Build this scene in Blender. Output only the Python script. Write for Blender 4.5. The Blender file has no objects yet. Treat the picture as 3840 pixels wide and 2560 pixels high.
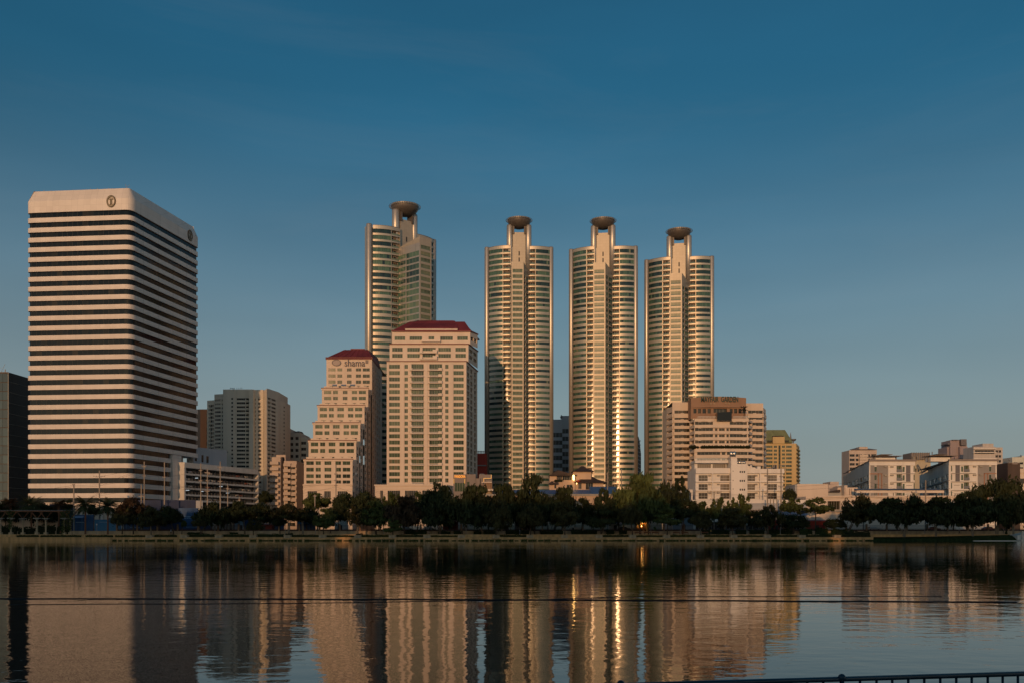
import bpy, math, random
from mathutils import Vector, Matrix
R = math.radians
random.seed(11)
sc = bpy.context.scene
col = sc.collection
# ------------------------------------------------------------------ camera numbers (32 mm lens, eye 3.2 m above the lake)
F = 3840 * 32 / 36.0
CH = 3.2
HY = 1987.0
GZ = 3.0                      # street level behind the promenade
def wx(px, Y): return (px - 1920.0) / F * Y
def wz(py, Y): return CH - (py - HY) / F * Y
def P(px, Y): return (wx(px, Y), Y)
class Fr:
    """turns the coordinates of a measured frontal elevation into metres at depth Y"""
    def __init__(s, ox, oy, k, Y): s.ox, s.oy, s.k, s.Y = ox, oy, k, Y
    def X(s, zx): return wx(s.ox + zx * s.k, s.Y)
    def Z(s, zy): return wz(s.oy + zy * s.k, s.Y)
    def px(s, zx): return s.ox + zx * s.k
    def at(s, Y): return Fr(s.ox, s.oy, s.k, Y)
# ------------------------------------------------------------------ materials
def _n(nt, t, **kw):
    n = nt.nodes.new(t)
    for k, v in kw.items(): setattr(n, k, v)
    return n
MATS = {}
def mat(name, c, rough=0.7, metal=0.0, var=0.10, scale=0.25, streak=True, bump=0.0, spec=0.5, panel=None):
    """procedural surface: base colour broken up by weathering noise and vertical run-off stains"""
    if name in MATS: return MATS[name]
    m = bpy.data.materials.new(name); m.use_nodes = True
    nt = m.node_tree; b = nt.nodes['Principled BSDF']; L = nt.links.new
    b.inputs['Roughness'].default_value = rough; b.inputs['Metallic'].default_value = metal
    b.inputs['Specular IOR Level'].default_value = spec
    tc = _n(nt, 'ShaderNodeTexCoord')
    no = _n(nt, 'ShaderNodeTexNoise'); no.inputs['Scale'].default_value = scale; no.inputs['Detail'].default_value = 5
    mp = _n(nt, 'ShaderNodeMapping')
    if streak: mp.inputs['Scale'].default_value = (1.6, 1.6, 0.22)
    L(tc.outputs['Object'], mp.inputs['Vector']); L(mp.outputs['Vector'], no.inputs['Vector'])
    mx = _n(nt, 'ShaderNodeMix', data_type='RGBA', blend_type='MIX')
    mr = _n(nt, 'ShaderNodeMapRange'); mr.inputs[1].default_value = 0.38; mr.inputs[2].default_value = 0.68
    L(no.outputs['Fac'], mr.inputs[0]); L(mr.outputs[0], mx.inputs['Factor'])
    mx.inputs['A'].default_value = (*[min(1, x * (1 + var * .4)) for x in c], 1)
    mx.inputs['B'].default_value = (*[x * (1 - var) for x in c], 1)
    out = mx.outputs['Result']
    if panel:
        br = _n(nt, 'ShaderNodeTexBrick'); br.inputs['Scale'].default_value = 1.0
        br.inputs['Brick Width'].default_value = panel[0]; br.inputs['Row Height'].default_value = panel[1]
        br.inputs['Mortar Size'].default_value = 0.03; br.offset = 0.0
        br.inputs['Color1'].default_value = (1, 1, 1, 1); br.inputs['Color2'].default_value = (.93, .93, .93, 1); br.inputs['Mortar'].default_value = (.72, .72, .72, 1)
        m2 = _n(nt, 'ShaderNodeMapping'); m2.inputs['Rotation'].default_value = (R(90), 0, 0)
        L(tc.outputs['Object'], m2.inputs['Vector']); L(m2.outputs['Vector'], br.inputs['Vector'])
        mm = _n(nt, 'ShaderNodeMix', data_type='RGBA', blend_type='MULTIPLY'); mm.inputs['Factor'].default_value = 1
        L(out, mm.inputs['A']); L(br.outputs['Color'], mm.inputs['B']); out = mm.outputs['Result']
    L(out, b.inputs['Base Color'])
    if bump:
        bp = _n(nt, 'ShaderNodeBump'); bp.inputs['Strength'].default_value = bump
        n2 = _n(nt, 'ShaderNodeTexNoise'); n2.inputs['Scale'].default_value = scale * 12
        L(tc.outputs['Object'], n2.inputs['Vector']); L(n2.outputs['Fac'], bp.inputs['Height']); L(bp.outputs['Normal'], b.inputs['Normal'])
    MATS[name] = m
    return m
def glass(name, stops, rough=0.08, spec=0.6, metal=0.0):
    """window glass; each pane carries a random number that picks bare glass, drawn curtain or blind"""
    if name in MATS: return MATS[name]
    m = bpy.data.materials.new(name); m.use_nodes = True
    nt = m.node_tree; b = nt.nodes['Principled BSDF']; L = nt.links.new
    at = _n(nt, 'ShaderNodeAttribute'); at.attribute_name = 'rnd'
    cr = _n(nt, 'ShaderNodeValToRGB'); cr.color_ramp.interpolation = 'LINEAR'
    e = cr.color_ramp.elements
    e[0].position = stops[0][0]; e[0].color = (*stops[0][1], 1); e[1].position = stops[-1][0]; e[1].color = (*stops[-1][1], 1)
    for p, c in stops[1:-1]:
        k = e.new(p); k.color = (*c, 1)
    L(at.outputs['Fac'], cr.inputs['Fac']); L(cr.outputs['Color'], b.inputs['Base Color'])
    b.inputs['Roughness'].default_value = rough; b.inputs['Specular IOR Level'].default_value = spec; b.inputs['Metallic'].default_value = metal
    MATS[name] = m
    return m
def emit(name, c, s):
    m = bpy.data.materials.new(name); m.use_nodes = True
    b = m.node_tree.nodes['Principled BSDF']
    b.inputs['Base Color'].default_value = (*c, 1); b.inputs['Emission Color'].default_value = (*c, 1); b.inputs['Emission Strength'].default_value = s
    return m
# ------------------------------------------------------------------ mesh builder
class MB:
    def __init__(s): s.v, s.f, s.m, s.r = [], [], [], []
    def face(s, pts, m=0, r=0.0):
        i = len(s.v); s.v.extend(pts); s.f.append(tuple(range(i, i + len(pts)))); s.m.append(m); s.r.append(r)
    def quad(s, a, b, c, d, m=0, r=0.0): s.face([a, b, c, d], m, r)
    def box(s, x0, x1, y0, y1, z0, z1, m=0, r=0.0, bottom=True):
        if x0 > x1: x0, x1 = x1, x0
        if y0 > y1: y0, y1 = y1, y0
        if z0 > z1: z0, z1 = z1, z0
        s.prism([(x0, y0), (x1, y0), (x1, y1), (x0, y1)], z0, z1, m, r, bottom)
    def prism(s, poly, z0, z1, m=0, r=0.0, bottom=True, top=True, z1s=None):
        n = len(poly); i = len(s.v)
        zt = z1s or [z1] * n
        s.v.extend([(x, y, z0) for x, y in poly]); s.v.extend([(p[0], p[1], z) for p, z in zip(poly, zt)])
        for k in range(n):
            j = (k + 1) % n
            s.f.append((i + k, i + j, i + n + j, i + n + k)); s.m.append(m); s.r.append(r)
        if top: s.f.append(tuple(i + n + k for k in range(n))); s.m.append(m); s.r.append(r)
        if bottom: s.f.append(tuple(i + k for k in reversed(range(n)))); s.m.append(m); s.r.append(r)
    def bar(s, a, b, w, h=None, m=0):
        """a square bar from a to b"""
        a, b = Vector(a), Vector(b); d = (b - a)
        if d.length < 1e-6: return
        d.normalize(); h = h or w
        u = d.cross(Vector((0, 0, 1)))
        if u.length < 1e-3: u = Vector((1, 0, 0))
        u.normalize(); t = u.cross(d).normalized()
        i = len(s.v)
        for p in (a, b):
            for su, st in ((-1, -1), (1, -1), (1, 1), (-1, 1)): s.v.append(tuple(p + u * su * w / 2 + t * st * h / 2))
        for q in ((0, 1, 5, 4), (1, 2, 6, 5), (2, 3, 7, 6), (3, 0, 4, 7), (3, 2, 1, 0), (4, 5, 6, 7)):
            s.f.append(tuple(i + k for k in q)); s.m.append(m); s.r.append(0.0)
    def tube(s, pts, rads, n=8, m=0, cap=True):
        pts = [Vector(p) for p in pts]
        if not isinstance(rads, (list, tuple)): rads = [rads] * len(pts)
        i0 = len(s.v); prev = None
        for k, p in enumerate(pts):
            d = (pts[min(k + 1, len(pts) - 1)] - pts[max(k - 1, 0)]).normalized()
            u = prev - d * prev.dot(d) if prev is not None else d.cross(Vector((0.13, 0.9, 0.31)))
            if u.length < 1e-4: u = d.cross(Vector((1, 0, 0)))
            u.normalize(); prev = u; t = d.cross(u)
            for a in range(n):
                an = 2 * math.pi * a / n
                s.v.append(tuple(p + (u * math.cos(an) + t * math.sin(an)) * rads[k]))
        for k in range(len(pts) - 1):
            for a in range(n):
                b = (a + 1) % n
                s.f.append((i0 + k * n + a, i0 + k * n + b, i0 + (k + 1) * n + b, i0 + (k + 1) * n + a)); s.m.append(m); s.r.append(0.0)
        if cap:
            s.f.append(tuple(i0 + a for a in reversed(range(n)))); s.m.append(m); s.r.append(0.0)
            e = i0 + (len(pts) - 1) * n
            s.f.append(tuple(e + a for a in range(n))); s.m.append(m); s.r.append(0.0)
    def lathe(s, cx, cy, prof, n=24, m=0):
        """profile [(radius, z)] turned about a vertical axis"""
        i0 = len(s.v)
        for r, z in prof:
            for a in range(n):
                an = 2 * math.pi * a / n
                s.v.append((cx + r * math.cos(an), cy + r * math.sin(an), z))
        for k in range(len(prof) - 1):
            for a in range(n):
                b = (a + 1) % n
                s.f.append((i0 + k * n + a, i0 + k * n + b, i0 + (k + 1) * n + b, i0 + (k + 1) * n + a)); s.m.append(m); s.r.append(0.0)
        s.f.append(tuple(i0 + a for a in reversed(range(n)))); s.m.append(m); s.r.append(0.0)
        e = i0 + (len(prof) - 1) * n
        s.f.append(tuple(e + a for a in range(n))); s.m.append(m); s.r.append(0.0)
    def add(s, o):
        i = len(s.v); s.v.extend(o.v); s.f.extend(tuple(i + k for k in f) for f in o.f); s.m.extend(o.m); s.r.extend(o.r)
    def data(s, name, mats, off=(0, 0, 0), smooth=False):
        me = bpy.data.meshes.new(name)
        ox, oy, oz = off
        me.from_pydata([(x - ox, y - oy, z - oz) for x, y, z in s.v], [], s.f)
        for mm in (mats if isinstance(mats, (list, tuple)) else [mats]): me.materials.append(mm)
        me.polygons.foreach_set('material_index', s.m)
        at = me.attributes.new('rnd', 'FLOAT', 'FACE'); at.data.foreach_set('value', s.r)
        if smooth: me.polygons.foreach_set('use_smooth', [True] * len(s.f))
        me.update()
        return me
    def build(s, name, mats, parent=None, smooth=False, local=False):
        if not s.f: return None
        off = (0, 0, 0)
        if parent is not None and not local: off = world_off(parent)
        o = bpy.data.objects.new(name, s.data(name, mats, off, smooth)); col.objects.link(o)
        if parent is not None: o.parent = parent
        return o
def world_off(p):
    v = Vector((0, 0, 0))
    while p is not None: v += Vector(p.location); p = p.parent
    return tuple(v)
def tag(o, label=None, cat=None, group=None, kind=None):
    if label: o['label'] = label
    if cat: o['category'] = cat
    if group: o['group'] = group
    if kind: o['kind'] = kind
    return o
def thing(name, loc, label, cat, group=None, rz=0.0):
    o = bpy.data.objects.new(name, None); col.objects.link(o); o.empty_display_size = 0.5
    o.location = loc; o.rotation_euler = (0, 0, rz)
    return tag(o, label, cat, group)
KIDS = {}
def copy_tree(o, loc, rz=None, scale=None, label=None, parent=None):
    c = o.copy(); col.objects.link(c)
    if parent is None:
        c.location = loc
        if rz is not None: c.rotation_euler = (0, 0, rz)
        if scale is not None: c.scale = scale
        if label: c['label'] = label
    else: c.parent = parent
    for ch in [x for x in o.children]: copy_tree(ch, None, parent=c)
    return c
def sheet(name, x0, x1, y0, y1, z, m, kind='structure'):
    b = MB(); b.quad((x0, y0, z), (x1, y0, z), (x1, y1, z), (x0, y1, z))
    return tag(b.build(name, m), kind=kind)
def text_part(name, body, size, loc, parent, m, rz=0.0, width=None, ext=0.08, cx=True, sy=1.0, bold=0.0):
    """real lettering standing on a wall, facing local -y turned by rz"""
    cu = bpy.data.curves.new(name, 'FONT'); cu.body = body; cu.size = size; cu.extrude = ext; cu.resolution_u = 3; cu.offset = bold
    cu.align_x = 'CENTER' if cx else 'LEFT'; cu.align_y = 'CENTER'
    t = bpy.data.objects.new(name + '_curve', cu); col.objects.link(t)
    bpy.context.view_layer.update()
    me = bpy.data.meshes.new_from_object(t.evaluated_get(bpy.context.evaluated_depsgraph_get()))
    bpy.data.objects.remove(t); bpy.data.curves.remove(cu)
    k = 1.0
    if width:
        xs = [v.co.x for v in me.vertices]; k = width / (max(xs) - min(xs))
    me.transform(Matrix.Rotation(rz, 4, 'Z') @ Matrix.Rotation(R(90), 4, 'X') @ Matrix.Diagonal((k, sy, 1, 1)))
    me.materials.clear(); me.materials.append(m)
    o = bpy.data.objects.new(name, me); col.objects.link(o); o.parent = parent
    po = world_off(parent); o.location = tuple(a - b for a, b in zip(loc, po))
    return o
# ------------------------------------------------------------------ facades
Z3 = Vector((0, 0, 1))
class Bld:
    """one building: an Empty, its walls and every window a child of its own (the hundred largest; the rest one mesh)"""
    def __init__(s, name, p, label, cat='building', group=None, z=GZ):
        s.root = thing(name, (p[0], p[1], z), label, cat, group); s.win = []; s.rail = []; s.sill = []
    def part(s, name, mb, m, parent=None, smooth=False): return mb.build(name, m, parent or s.root, smooth)
    def facade(s, mb, p0, p1, z0, z1, ops=(), depth=0.25, gm=None, fm=None, m=0, bars=0.07, reveal=None):
        """wall from p0 to p1 (outside on the right-hand side) with real openings. ops: (u0,u1,za,zb,panes[,rnd]) u in metres from p0"""
        a = Vector((p0[0], p0[1], 0)); d = Vector((p1[0] - p0[0], p1[1] - p0[1], 0)); W = d.length; d.normalize()
        N = d.cross(Z3)
        def pt(u, z, k=0.0): q = a + d * u - N * k; return (q.x, q.y, z)
        ops = [o for o in ops if o[1] - o[0] > .05 and o[3] - o[2] > .05]
        ops = [(max(.01, o[0]), min(W - .01, o[1]), max(z0 + .01, o[2]), min(z1 - .01, o[3]), *o[4:]) for o in ops]
        ops = [o for o in ops if o[1] - o[0] > .05 and o[3] - o[2] > .05]
        zs = sorted({z0, z1, *[o[2] for o in ops], *[o[3] for o in ops]})
        for za, zb in zip(zs, zs[1:]):
            if zb - za < 1e-5: continue
            zm = (za + zb) / 2
            row = sorted([(o[0], o[1]) for o in ops if o[2] < zm < o[3]])
            u = 0.0
            for u0, u1 in row:
                if u0 > u + 1e-5: mb.quad(pt(u, za), pt(u0, za), pt(u0, zb), pt(u, zb), m)
                u = max(u, u1)
            if u < W - 1e-5: mb.quad(pt(u, za), pt(W, za), pt(W, zb), pt(u, zb), m)
        for o in ops:
            u0, u1, za, zb = o[:4]; n = o[4] if len(o) > 4 else 2
            dp = o[6] if len(o) > 6 else depth
            mb.quad(pt(u0, za), pt(u1, za), pt(u1, za, dp), pt(u0, za, dp), m)
            mb.quad(pt(u0, zb, dp), pt(u1, zb, dp), pt(u1, zb), pt(u0, zb), m)
            mb.quad(pt(u0, za), pt(u0, za, dp), pt(u0, zb, dp), pt(u0, zb), m)
            mb.quad(pt(u1, za, dp), pt(u1, za), pt(u1, zb), pt(u1, zb, dp), m)
            w = MB(); base = o[5] if len(o) > 5 and o[5] is not None else None
            wr = random.random()
            for k in range(n):
                ua = u0 + (u1 - u0) * k / n; ub = u0 + (u1 - u0) * (k + 1) / n
                r = base if base is not None else min(1, max(0, wr * .6 + random.random() * .4))
                tl = dp - .045 * (zb - za); w.quad(pt(ua, za, dp), pt(ub, za, dp), pt(ub, zb, tl), pt(ua, zb, tl), 0, r)
                if k: w.quad(pt(ua - bars / 2, za, dp - .04), pt(ua + bars / 2, za, dp - .04), pt(ua + bars / 2, zb, tl - .04), pt(ua - bars / 2, zb, tl - .04), 1)
            s.win.append(((u1 - u0) * (zb - za) * max(0.15, -N.y), w, gm or G['green'], fm or M['frame']))
    def finish(s, limit=100, name='window'):
        s.win.sort(key=lambda t: -t[0])
        for _, w, g, f in s.win[:limit]: w.build(name, [g, f], s.root)
        rest = s.win[limit:]
        if rest:
            mats = []; b = MB()
            for _, w, g, f in rest:
                for q in (g, f):
                    if q not in mats: mats.append(q)
                k = MB(); k.add(w); k.m = [mats.index((g, f)[i]) for i in w.m]; b.add(k)
            tag(b.build(name, mats, s.root), kind='stuff')
        return s.root
def rounded(poly, rads, n=6):
    out = []
    L = len(poly)
    for i in range(L):
        p, a, b = Vector(poly[i]), Vector(poly[i - 1]), Vector(poly[(i + 1) % L]); rad = rads[i] if isinstance(rads, (list, tuple)) else rads
        da, db = (a - p).normalized(), (b - p).normalized()
        ang = da.angle(db); t = rad / math.tan(ang / 2); t = min(t, (a - p).length * .45, (b - p).length * .45)
        A, B = p + da * t, p + db * t
        for k in range(n + 1):
            u = k / n
            out.append(tuple(A * (1 - u) ** 2 + p * 2 * u * (1 - u) + B * u ** 2))
    return out
def inset(poly, d):
    """shrinks a convex counter-clockwise outline by d metres"""
    L = len(poly); out = []
    for i in range(L):
        p, a, b = Vector(poly[i]), Vector(poly[i - 1]), Vector(poly[(i + 1) % L])
        e1, e2 = (p - a), (b - p)
        if e1.length < 1e-6: e1 = e2
        if e2.length < 1e-6: e2 = e1
        n1 = Vector((-e1.y, e1.x)).normalized(); n2 = Vector((-e2.y, e2.x)).normalized()
        n = (n1 + n2); k = n.length_squared
        out.append(tuple(p + n * (2 * d / k)))
    return out
def grid(us, zs, n=2): return [(a, b, c, d, n) for a, b in us for c, d in zs]
# ------------------------------------------------------------------ camera, sky, sun
SUN_AZ, SUN_EL = -13.5, 5.6          # degrees left of straight behind the viewer, above the horizon
w = bpy.data.worlds.new('World'); sc.world = w; w.use_nodes = True
nt = w.node_tree; bg = nt.nodes['Background']
sk = nt.nodes.new('ShaderNodeTexSky'); sk.sky_type = 'NISHITA'; sk.sun_disc = False
sk.sun_elevation = R(SUN_EL); sk.sun_rotation = R(180 - SUN_AZ)
sk.air_density = 1.0; sk.dust_density = 0.35; sk.ozone_density = 4.0; sk.altitude = 5
# evening haze: towards the horizon the sky pales to a grey mauve
tcw = nt.nodes.new('ShaderNodeTexCoord'); sx = nt.nodes.new('ShaderNodeSeparateXYZ'); nt.links.new(tcw.outputs['Generated'], sx.inputs[0])
mrw = nt.nodes.new('ShaderNodeMapRange'); mrw.interpolation_type = 'SMOOTHSTEP'
mrw.inputs[1].default_value = -.02; mrw.inputs[2].default_value = .45; mrw.inputs[3].default_value = .92; mrw.inputs[4].default_value = 0.0
nt.links.new(sx.outputs['Z'], mrw.inputs[0])
tint = nt.nodes.new('ShaderNodeMix'); tint.data_type = 'RGBA'; tint.blend_type = 'MULTIPLY'; tint.inputs['Factor'].default_value = 1
tint.inputs['B'].default_value = (.58, 1.14, .95, 1); nt.links.new(sk.outputs[0], tint.inputs['A'])
# faint uneven veils of high haze
nz = nt.nodes.new('ShaderNodeTexNoise'); nz.inputs['Scale'].default_value = 1.6; nz.inputs['Detail'].default_value = 3
mpw = nt.nodes.new('ShaderNodeMapping'); mpw.inputs['Scale'].default_value = (1, 1, 4.5); nt.links.new(tcw.outputs['Generated'], mpw.inputs[0]); nt.links.new(mpw.outputs[0], nz.inputs['Vector'])
hz = nt.nodes.new('ShaderNodeMix'); hz.data_type = 'RGBA'; nt.links.new(mrw.outputs[0], hz.inputs['Factor']); nt.links.new(tint.outputs['Result'], hz.inputs['A'])
# the haze glows towards the setting sun behind the viewer
dp = nt.nodes.new('ShaderNodeVectorMath'); dp.operation = 'DOT_PRODUCT'; nt.links.new(tcw.outputs['Generated'], dp.inputs[0]); dp.inputs[1].default_value = (math.sin(R(SUN_AZ)), -math.cos(R(SUN_AZ)), .1)
gw_ = nt.nodes.new('ShaderNodeMapRange'); gw_.inputs[1].default_value = -.6; gw_.inputs[2].default_value = 1.0; gw_.interpolation_type = 'SMOOTHSTEP'; nt.links.new(dp.outputs['Value'], gw_.inputs[0])
hc = nt.nodes.new('ShaderNodeMix'); hc.data_type = 'RGBA'; nt.links.new(gw_.outputs[0], hc.inputs['Factor'])
hc.inputs['A'].default_value = (2.78, 2.88, 2.90, 1); hc.inputs['B'].default_value = (8.0, 7.2, 6.3, 1); 
g2 = nt.nodes.new('ShaderNodeMapRange'); g2.inputs[1].default_value = .80; g2.inputs[2].default_value = 1.0; g2.interpolation_type = 'SMOOTHSTEP'; nt.links.new(dp.outputs['Value'], g2.inputs[0])
h2 = nt.nodes.new('ShaderNodeMix'); h2.data_type = 'RGBA'; nt.links.new(g2.outputs[0], h2.inputs['Factor']); nt.links.new(hc.outputs['Result'], h2.inputs['A']); h2.inputs['B'].default_value = (17.0, 12.5, 7.8, 1)
nt.links.new(h2.outputs['Result'], hz.inputs['B'])
vl = nt.nodes.new('ShaderNodeMapRange'); vl.inputs[1].default_value = .3; vl.inputs[2].default_value = .7; vl.inputs[3].default_value = .90; vl.inputs[4].default_value = 1.09
nt.links.new(nz.outputs['Fac'], vl.inputs[0])
vm = nt.nodes.new('ShaderNodeVectorMath'); vm.operation = 'SCALE'; nt.links.new(hz.outputs['Result'], vm.inputs[0]); nt.links.new(vl.outputs[0], vm.inputs['Scale'])
# thin wisps of cloud low in the sky
nc = nt.nodes.new('ShaderNodeTexNoise'); nc.inputs['Scale'].default_value = 2.3; nc.inputs['Detail'].default_value = 6; nc.inputs['Roughness'].default_value = .62; nc.inputs['Distortion'].default_value = .6
mpc = nt.nodes.new('ShaderNodeMapping'); mpc.inputs['Scale'].default_value = (1, 1, 6.5); mpc.inputs['Location'].default_value = (3.1, 0.4, 0); mpc.inputs['Rotation'].default_value = (0, R(5), 0); nt.links.new(tcw.outputs['Generated'], mpc.inputs[0]); nt.links.new(mpc.outputs[0], nc.inputs['Vector'])
cm = nt.nodes.new('ShaderNodeMapRange'); cm.inputs[1].default_value = .50; cm.inputs[2].default_value = .78; cm.inputs[3].default_value = 0; cm.inputs[4].default_value = .06; nt.links.new(nc.outputs['Fac'], cm.inputs[0])
cx_ = nt.nodes.new('ShaderNodeMix'); cx_.data_type = 'RGBA'; nt.links.new(cm.outputs[0], cx_.inputs['Factor']); nt.links.new(vm.outputs[0], cx_.inputs['A']); cx_.inputs['B'].default_value = (2.9, 3.1, 3.2, 1)
nt.links.new(cx_.outputs['Result'], bg.inputs[0]); bg.inputs[1].default_value = 0.094
sl = bpy.data.lights.new('sun', 'SUN'); sl.energy = 1.75; sl.angle = R(0.53); sl.color = (1.0, 0.53, 0.24)
so = bpy.data.objects.new('sun', sl); col.objects.link(so)
tos = Vector((math.sin(R(SUN_AZ)) * math.cos(R(SUN_EL)), -math.cos(R(SUN_AZ)) * math.cos(R(SUN_EL)), math.sin(R(SUN_EL))))
so.rotation_euler = (-tos).to_track_quat('-Z', 'Y').to_euler(); so.location = (-60, -150, 120)
cd = bpy.data.cameras.new('camera'); co = bpy.data.objects.new('camera', cd); col.objects.link(co); sc.camera = co
co.location = (0, 0, CH); co.rotation_euler = (R(90), 0, 0)
cd.sensor_width = 36; cd.lens = 32; cd.shift_y = (HY - 1280) / 3840; cd.clip_start = 0.3; cd.clip_end = 30000
vs = sc.view_settings; vs.view_transform = 'Standard'; vs.look = 'None'; vs.exposure = 0.0; vs.gamma = 1.0
sc.render.engine = 'CYCLES'; sc.cycles.use_denoising = True
sc.cycles.max_bounces = 5; sc.cycles.diffuse_bounces = 2; sc.cycles.glossy_bounces = 3; sc.cycles.caustics_reflective = False; sc.cycles.caustics_refractive = False
# ------------------------------------------------------------------ palette
M = dict(
    frame=mat('window_frame_paint', (.42, .40, .36), .5, var=.03),
    white=mat('white_panel', (.75, .675, .61), .55, var=.07, scale=.12, panel=(1.9, 1.8)),
    capw=mat('white_cap_panel', (.75, .675, .61), .55, var=.08, scale=.1, panel=(2.4, 4.1)),
    dark=mat('dark_metal', (.02, .02, .022), .5, var=.05),
    cream=mat('cream_render', (.72, .60, .495), .8, var=.07, scale=.15, bump=.05),
    cream2=mat('cream_trim', (.74, .63, .53), .75, var=.06, scale=.2),
    brownline=mat('brown_coping', (.20, .07, .05), .7),
    redroof=mat('red_metal_roof', (.19, .034, .040), .6, var=.25, scale=.12),
    clad=mat('aluminium_cladding', (.50, .455, .40), .38, metal=.6, var=.05, scale=.1, panel=(1.5, 2.96)),
    clad2=mat('fin_cladding', (.46, .40, .315), .46, metal=.3, var=.05, scale=.1, panel=(1.6, 1.5)),
    band=mat('floor_band_paint', (.47, .415, .335), .44, metal=.62, var=.06, scale=.15),
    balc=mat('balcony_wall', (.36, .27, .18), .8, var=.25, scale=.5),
    bowl=mat('helipad_shell', (.12, .10, .085), .5, metal=.2, var=.15, scale=.4),
    steel=mat('grey_steel', (.20, .20, .21), .5, metal=.4),
    concrete=mat('raw_concrete', (.36, .33, .29), .85, var=.2, scale=.3, bump=.1),
    pole=mat('concrete_pole', (.30, .26, .22), .85, var=.15, scale=.6),
    beige=mat('beige_render', (.66, .60, .50), .85, var=.08, scale=.15),
    terra=mat('pink_render', (.57, .48, .42), .85, var=.1, scale=.2),
    greygreen=mat('grey_green_render', (.60, .61, .55), .85, var=.1, scale=.2),
    greyblue=mat('grey_blue_sheet', (.40, .42, .45), .6, var=.08, scale=.2),
    garage=mat('garage_white', (.66, .63, .58), .75, var=.12, scale=.25),
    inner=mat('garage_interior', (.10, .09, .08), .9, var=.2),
    brown=mat('brown_tile', (.07, .042, .03), .8, var=.12),
    mayb=mat('brown_stucco', (.31, .19, .125), .85, var=.08, scale=.2),
    mayc=mat('mayfair_cream', (.68, .56, .45), .8, var=.08, scale=.2),
    yellow=mat('yellow_render', (.62, .46, .23), .85, var=.07, scale=.2),
    greenroof=mat('green_copper_roof', (.21, .24, .125), .6, var=.2, scale=.3),
    whitewall=mat('white_render', (.78, .73, .67), .8, var=.08, scale=.25, bump=.04),
    greypanel=mat('grey_panel', (.30, .28, .27), .75, var=.06),
    darkpanel=mat('dark_grey_panel', (.16, .15, .16), .75, var=.06),
    orangeline=mat('terracotta_trim', (.42, .19, .11), .8),
    shop=mat('grey_brown_shop', (.26, .22, .20), .8, var=.08),
    thai=mat('peach_render', (.58, .42, .30), .85, var=.1),
    shingle=mat('dark_shingle', (.060, .042, .036), .85, var=.3, scale=.8, streak=False, bump=.3),
    bluesheet=mat('blue_roof_sheet', (.06, .17, .36), .5, var=.1, scale=.3),
    bluehoard=mat('blue_hoarding', (.010, .026, .085), .7, var=.2, scale=.3),
    bluebanner=mat('blue_banner', (.012, .075, .20), .6, var=.25, scale=.5),
    skyblue=mat('light_blue_awning', (.05, .22, .42), .6, var=.1),
    red=mat('red_paint', (.36, .035, .02), .7, var=.15),
    fence=mat('brick_fence_pillar', (.36, .21, .12), .9, var=.2, scale=1.5),
    rail=mat('dark_rail', (.05, .02, .02), .6),
    stone=mat('sun_tinted_stone', (.62, .365, .155), .9, var=.30, scale=.6, bump=.2),  # extra orange in the base colour stands in for warm sun on shaded walls
    stone2=mat('pale_sandstone', (.52, .38, .24), .9, var=.3, scale=.5, bump=.2),
    paving=mat('promenade_paving', (.36, .28, .20), .9, var=.2, scale=.4, streak=False),
    asphalt=mat('asphalt', (.05, .05, .05), .9, var=.2, scale=.5, streak=False),
    soil=mat('ground_earth', (.10, .085, .06), .95, var=.3, scale=.2, streak=False),
    trunk=mat('bark', (.11, .075, .05), .95, var=.3, scale=2, bump=.3),
    palebark=mat('pale_bark', (.24, .19, .14), .95, var=.3, scale=2, bump=.3),
    wood=mat('brown_timber', (.24, .10, .05), .7, var=.25, scale=1.5),
    railpaint=mat('blue_green_rail_paint', (.012, .035, .055), .32, var=.3, scale=6, streak=False, bump=.03),
    rope=mat('dark_rope', (.008, .010, .016), .6, streak=False),
    glassrail=mat('green_glass_rail', (.14, .19, .14), .12, spec=.6, var=.05),
    copper=mat('sign_green_letters', (.016, .055, .045), .6),
    navy=mat('sign_navy_letters', (.05, .05, .09), .5),
    logo=mat('sign_bronze', (.24, .195, .12), .5, metal=.1),
    logodark=mat('sign_dark_rim', (.075, .06, .042), .6),
    chrome=mat('steel_tank', (.66, .62, .55), .30, metal=1.0, var=.03),
    skin=mat('skin', (.42, .24, .15), .6),
)
G = dict(
    black=glass('black_glass', [(0, (.004, .006, .008)), (.7, (.008, .011, .014)), (.93, (.014, .014, .012)), (1, (.035, .03, .022))], .10, .30),
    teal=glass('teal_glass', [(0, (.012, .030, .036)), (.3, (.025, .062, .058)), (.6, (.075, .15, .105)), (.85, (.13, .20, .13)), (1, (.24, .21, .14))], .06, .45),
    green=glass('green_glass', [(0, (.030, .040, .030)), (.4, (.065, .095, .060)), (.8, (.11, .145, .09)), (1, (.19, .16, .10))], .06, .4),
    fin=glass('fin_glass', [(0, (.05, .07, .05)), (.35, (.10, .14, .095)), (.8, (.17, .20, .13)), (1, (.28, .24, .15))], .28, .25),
    blue=glass('blue_glass', [(0, (.006, .018, .03)), (.6, (.012, .04, .06)), (1, (.03, .07, .09))], .1, .7),
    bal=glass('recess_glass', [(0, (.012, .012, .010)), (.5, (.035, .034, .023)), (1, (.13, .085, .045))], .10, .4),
    grey=glass('grey_glass', [(0, (.015, .018, .02)), (.6, (.04, .045, .05)), (1, (.11, .09, .07))], .1, .6),
    curtain=glass('curtained_glass', [(0, (.05, .04, .03)), (.4, (.13, .11, .08)), (1, (.27, .22, .165))], .12, .5),
)
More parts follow.
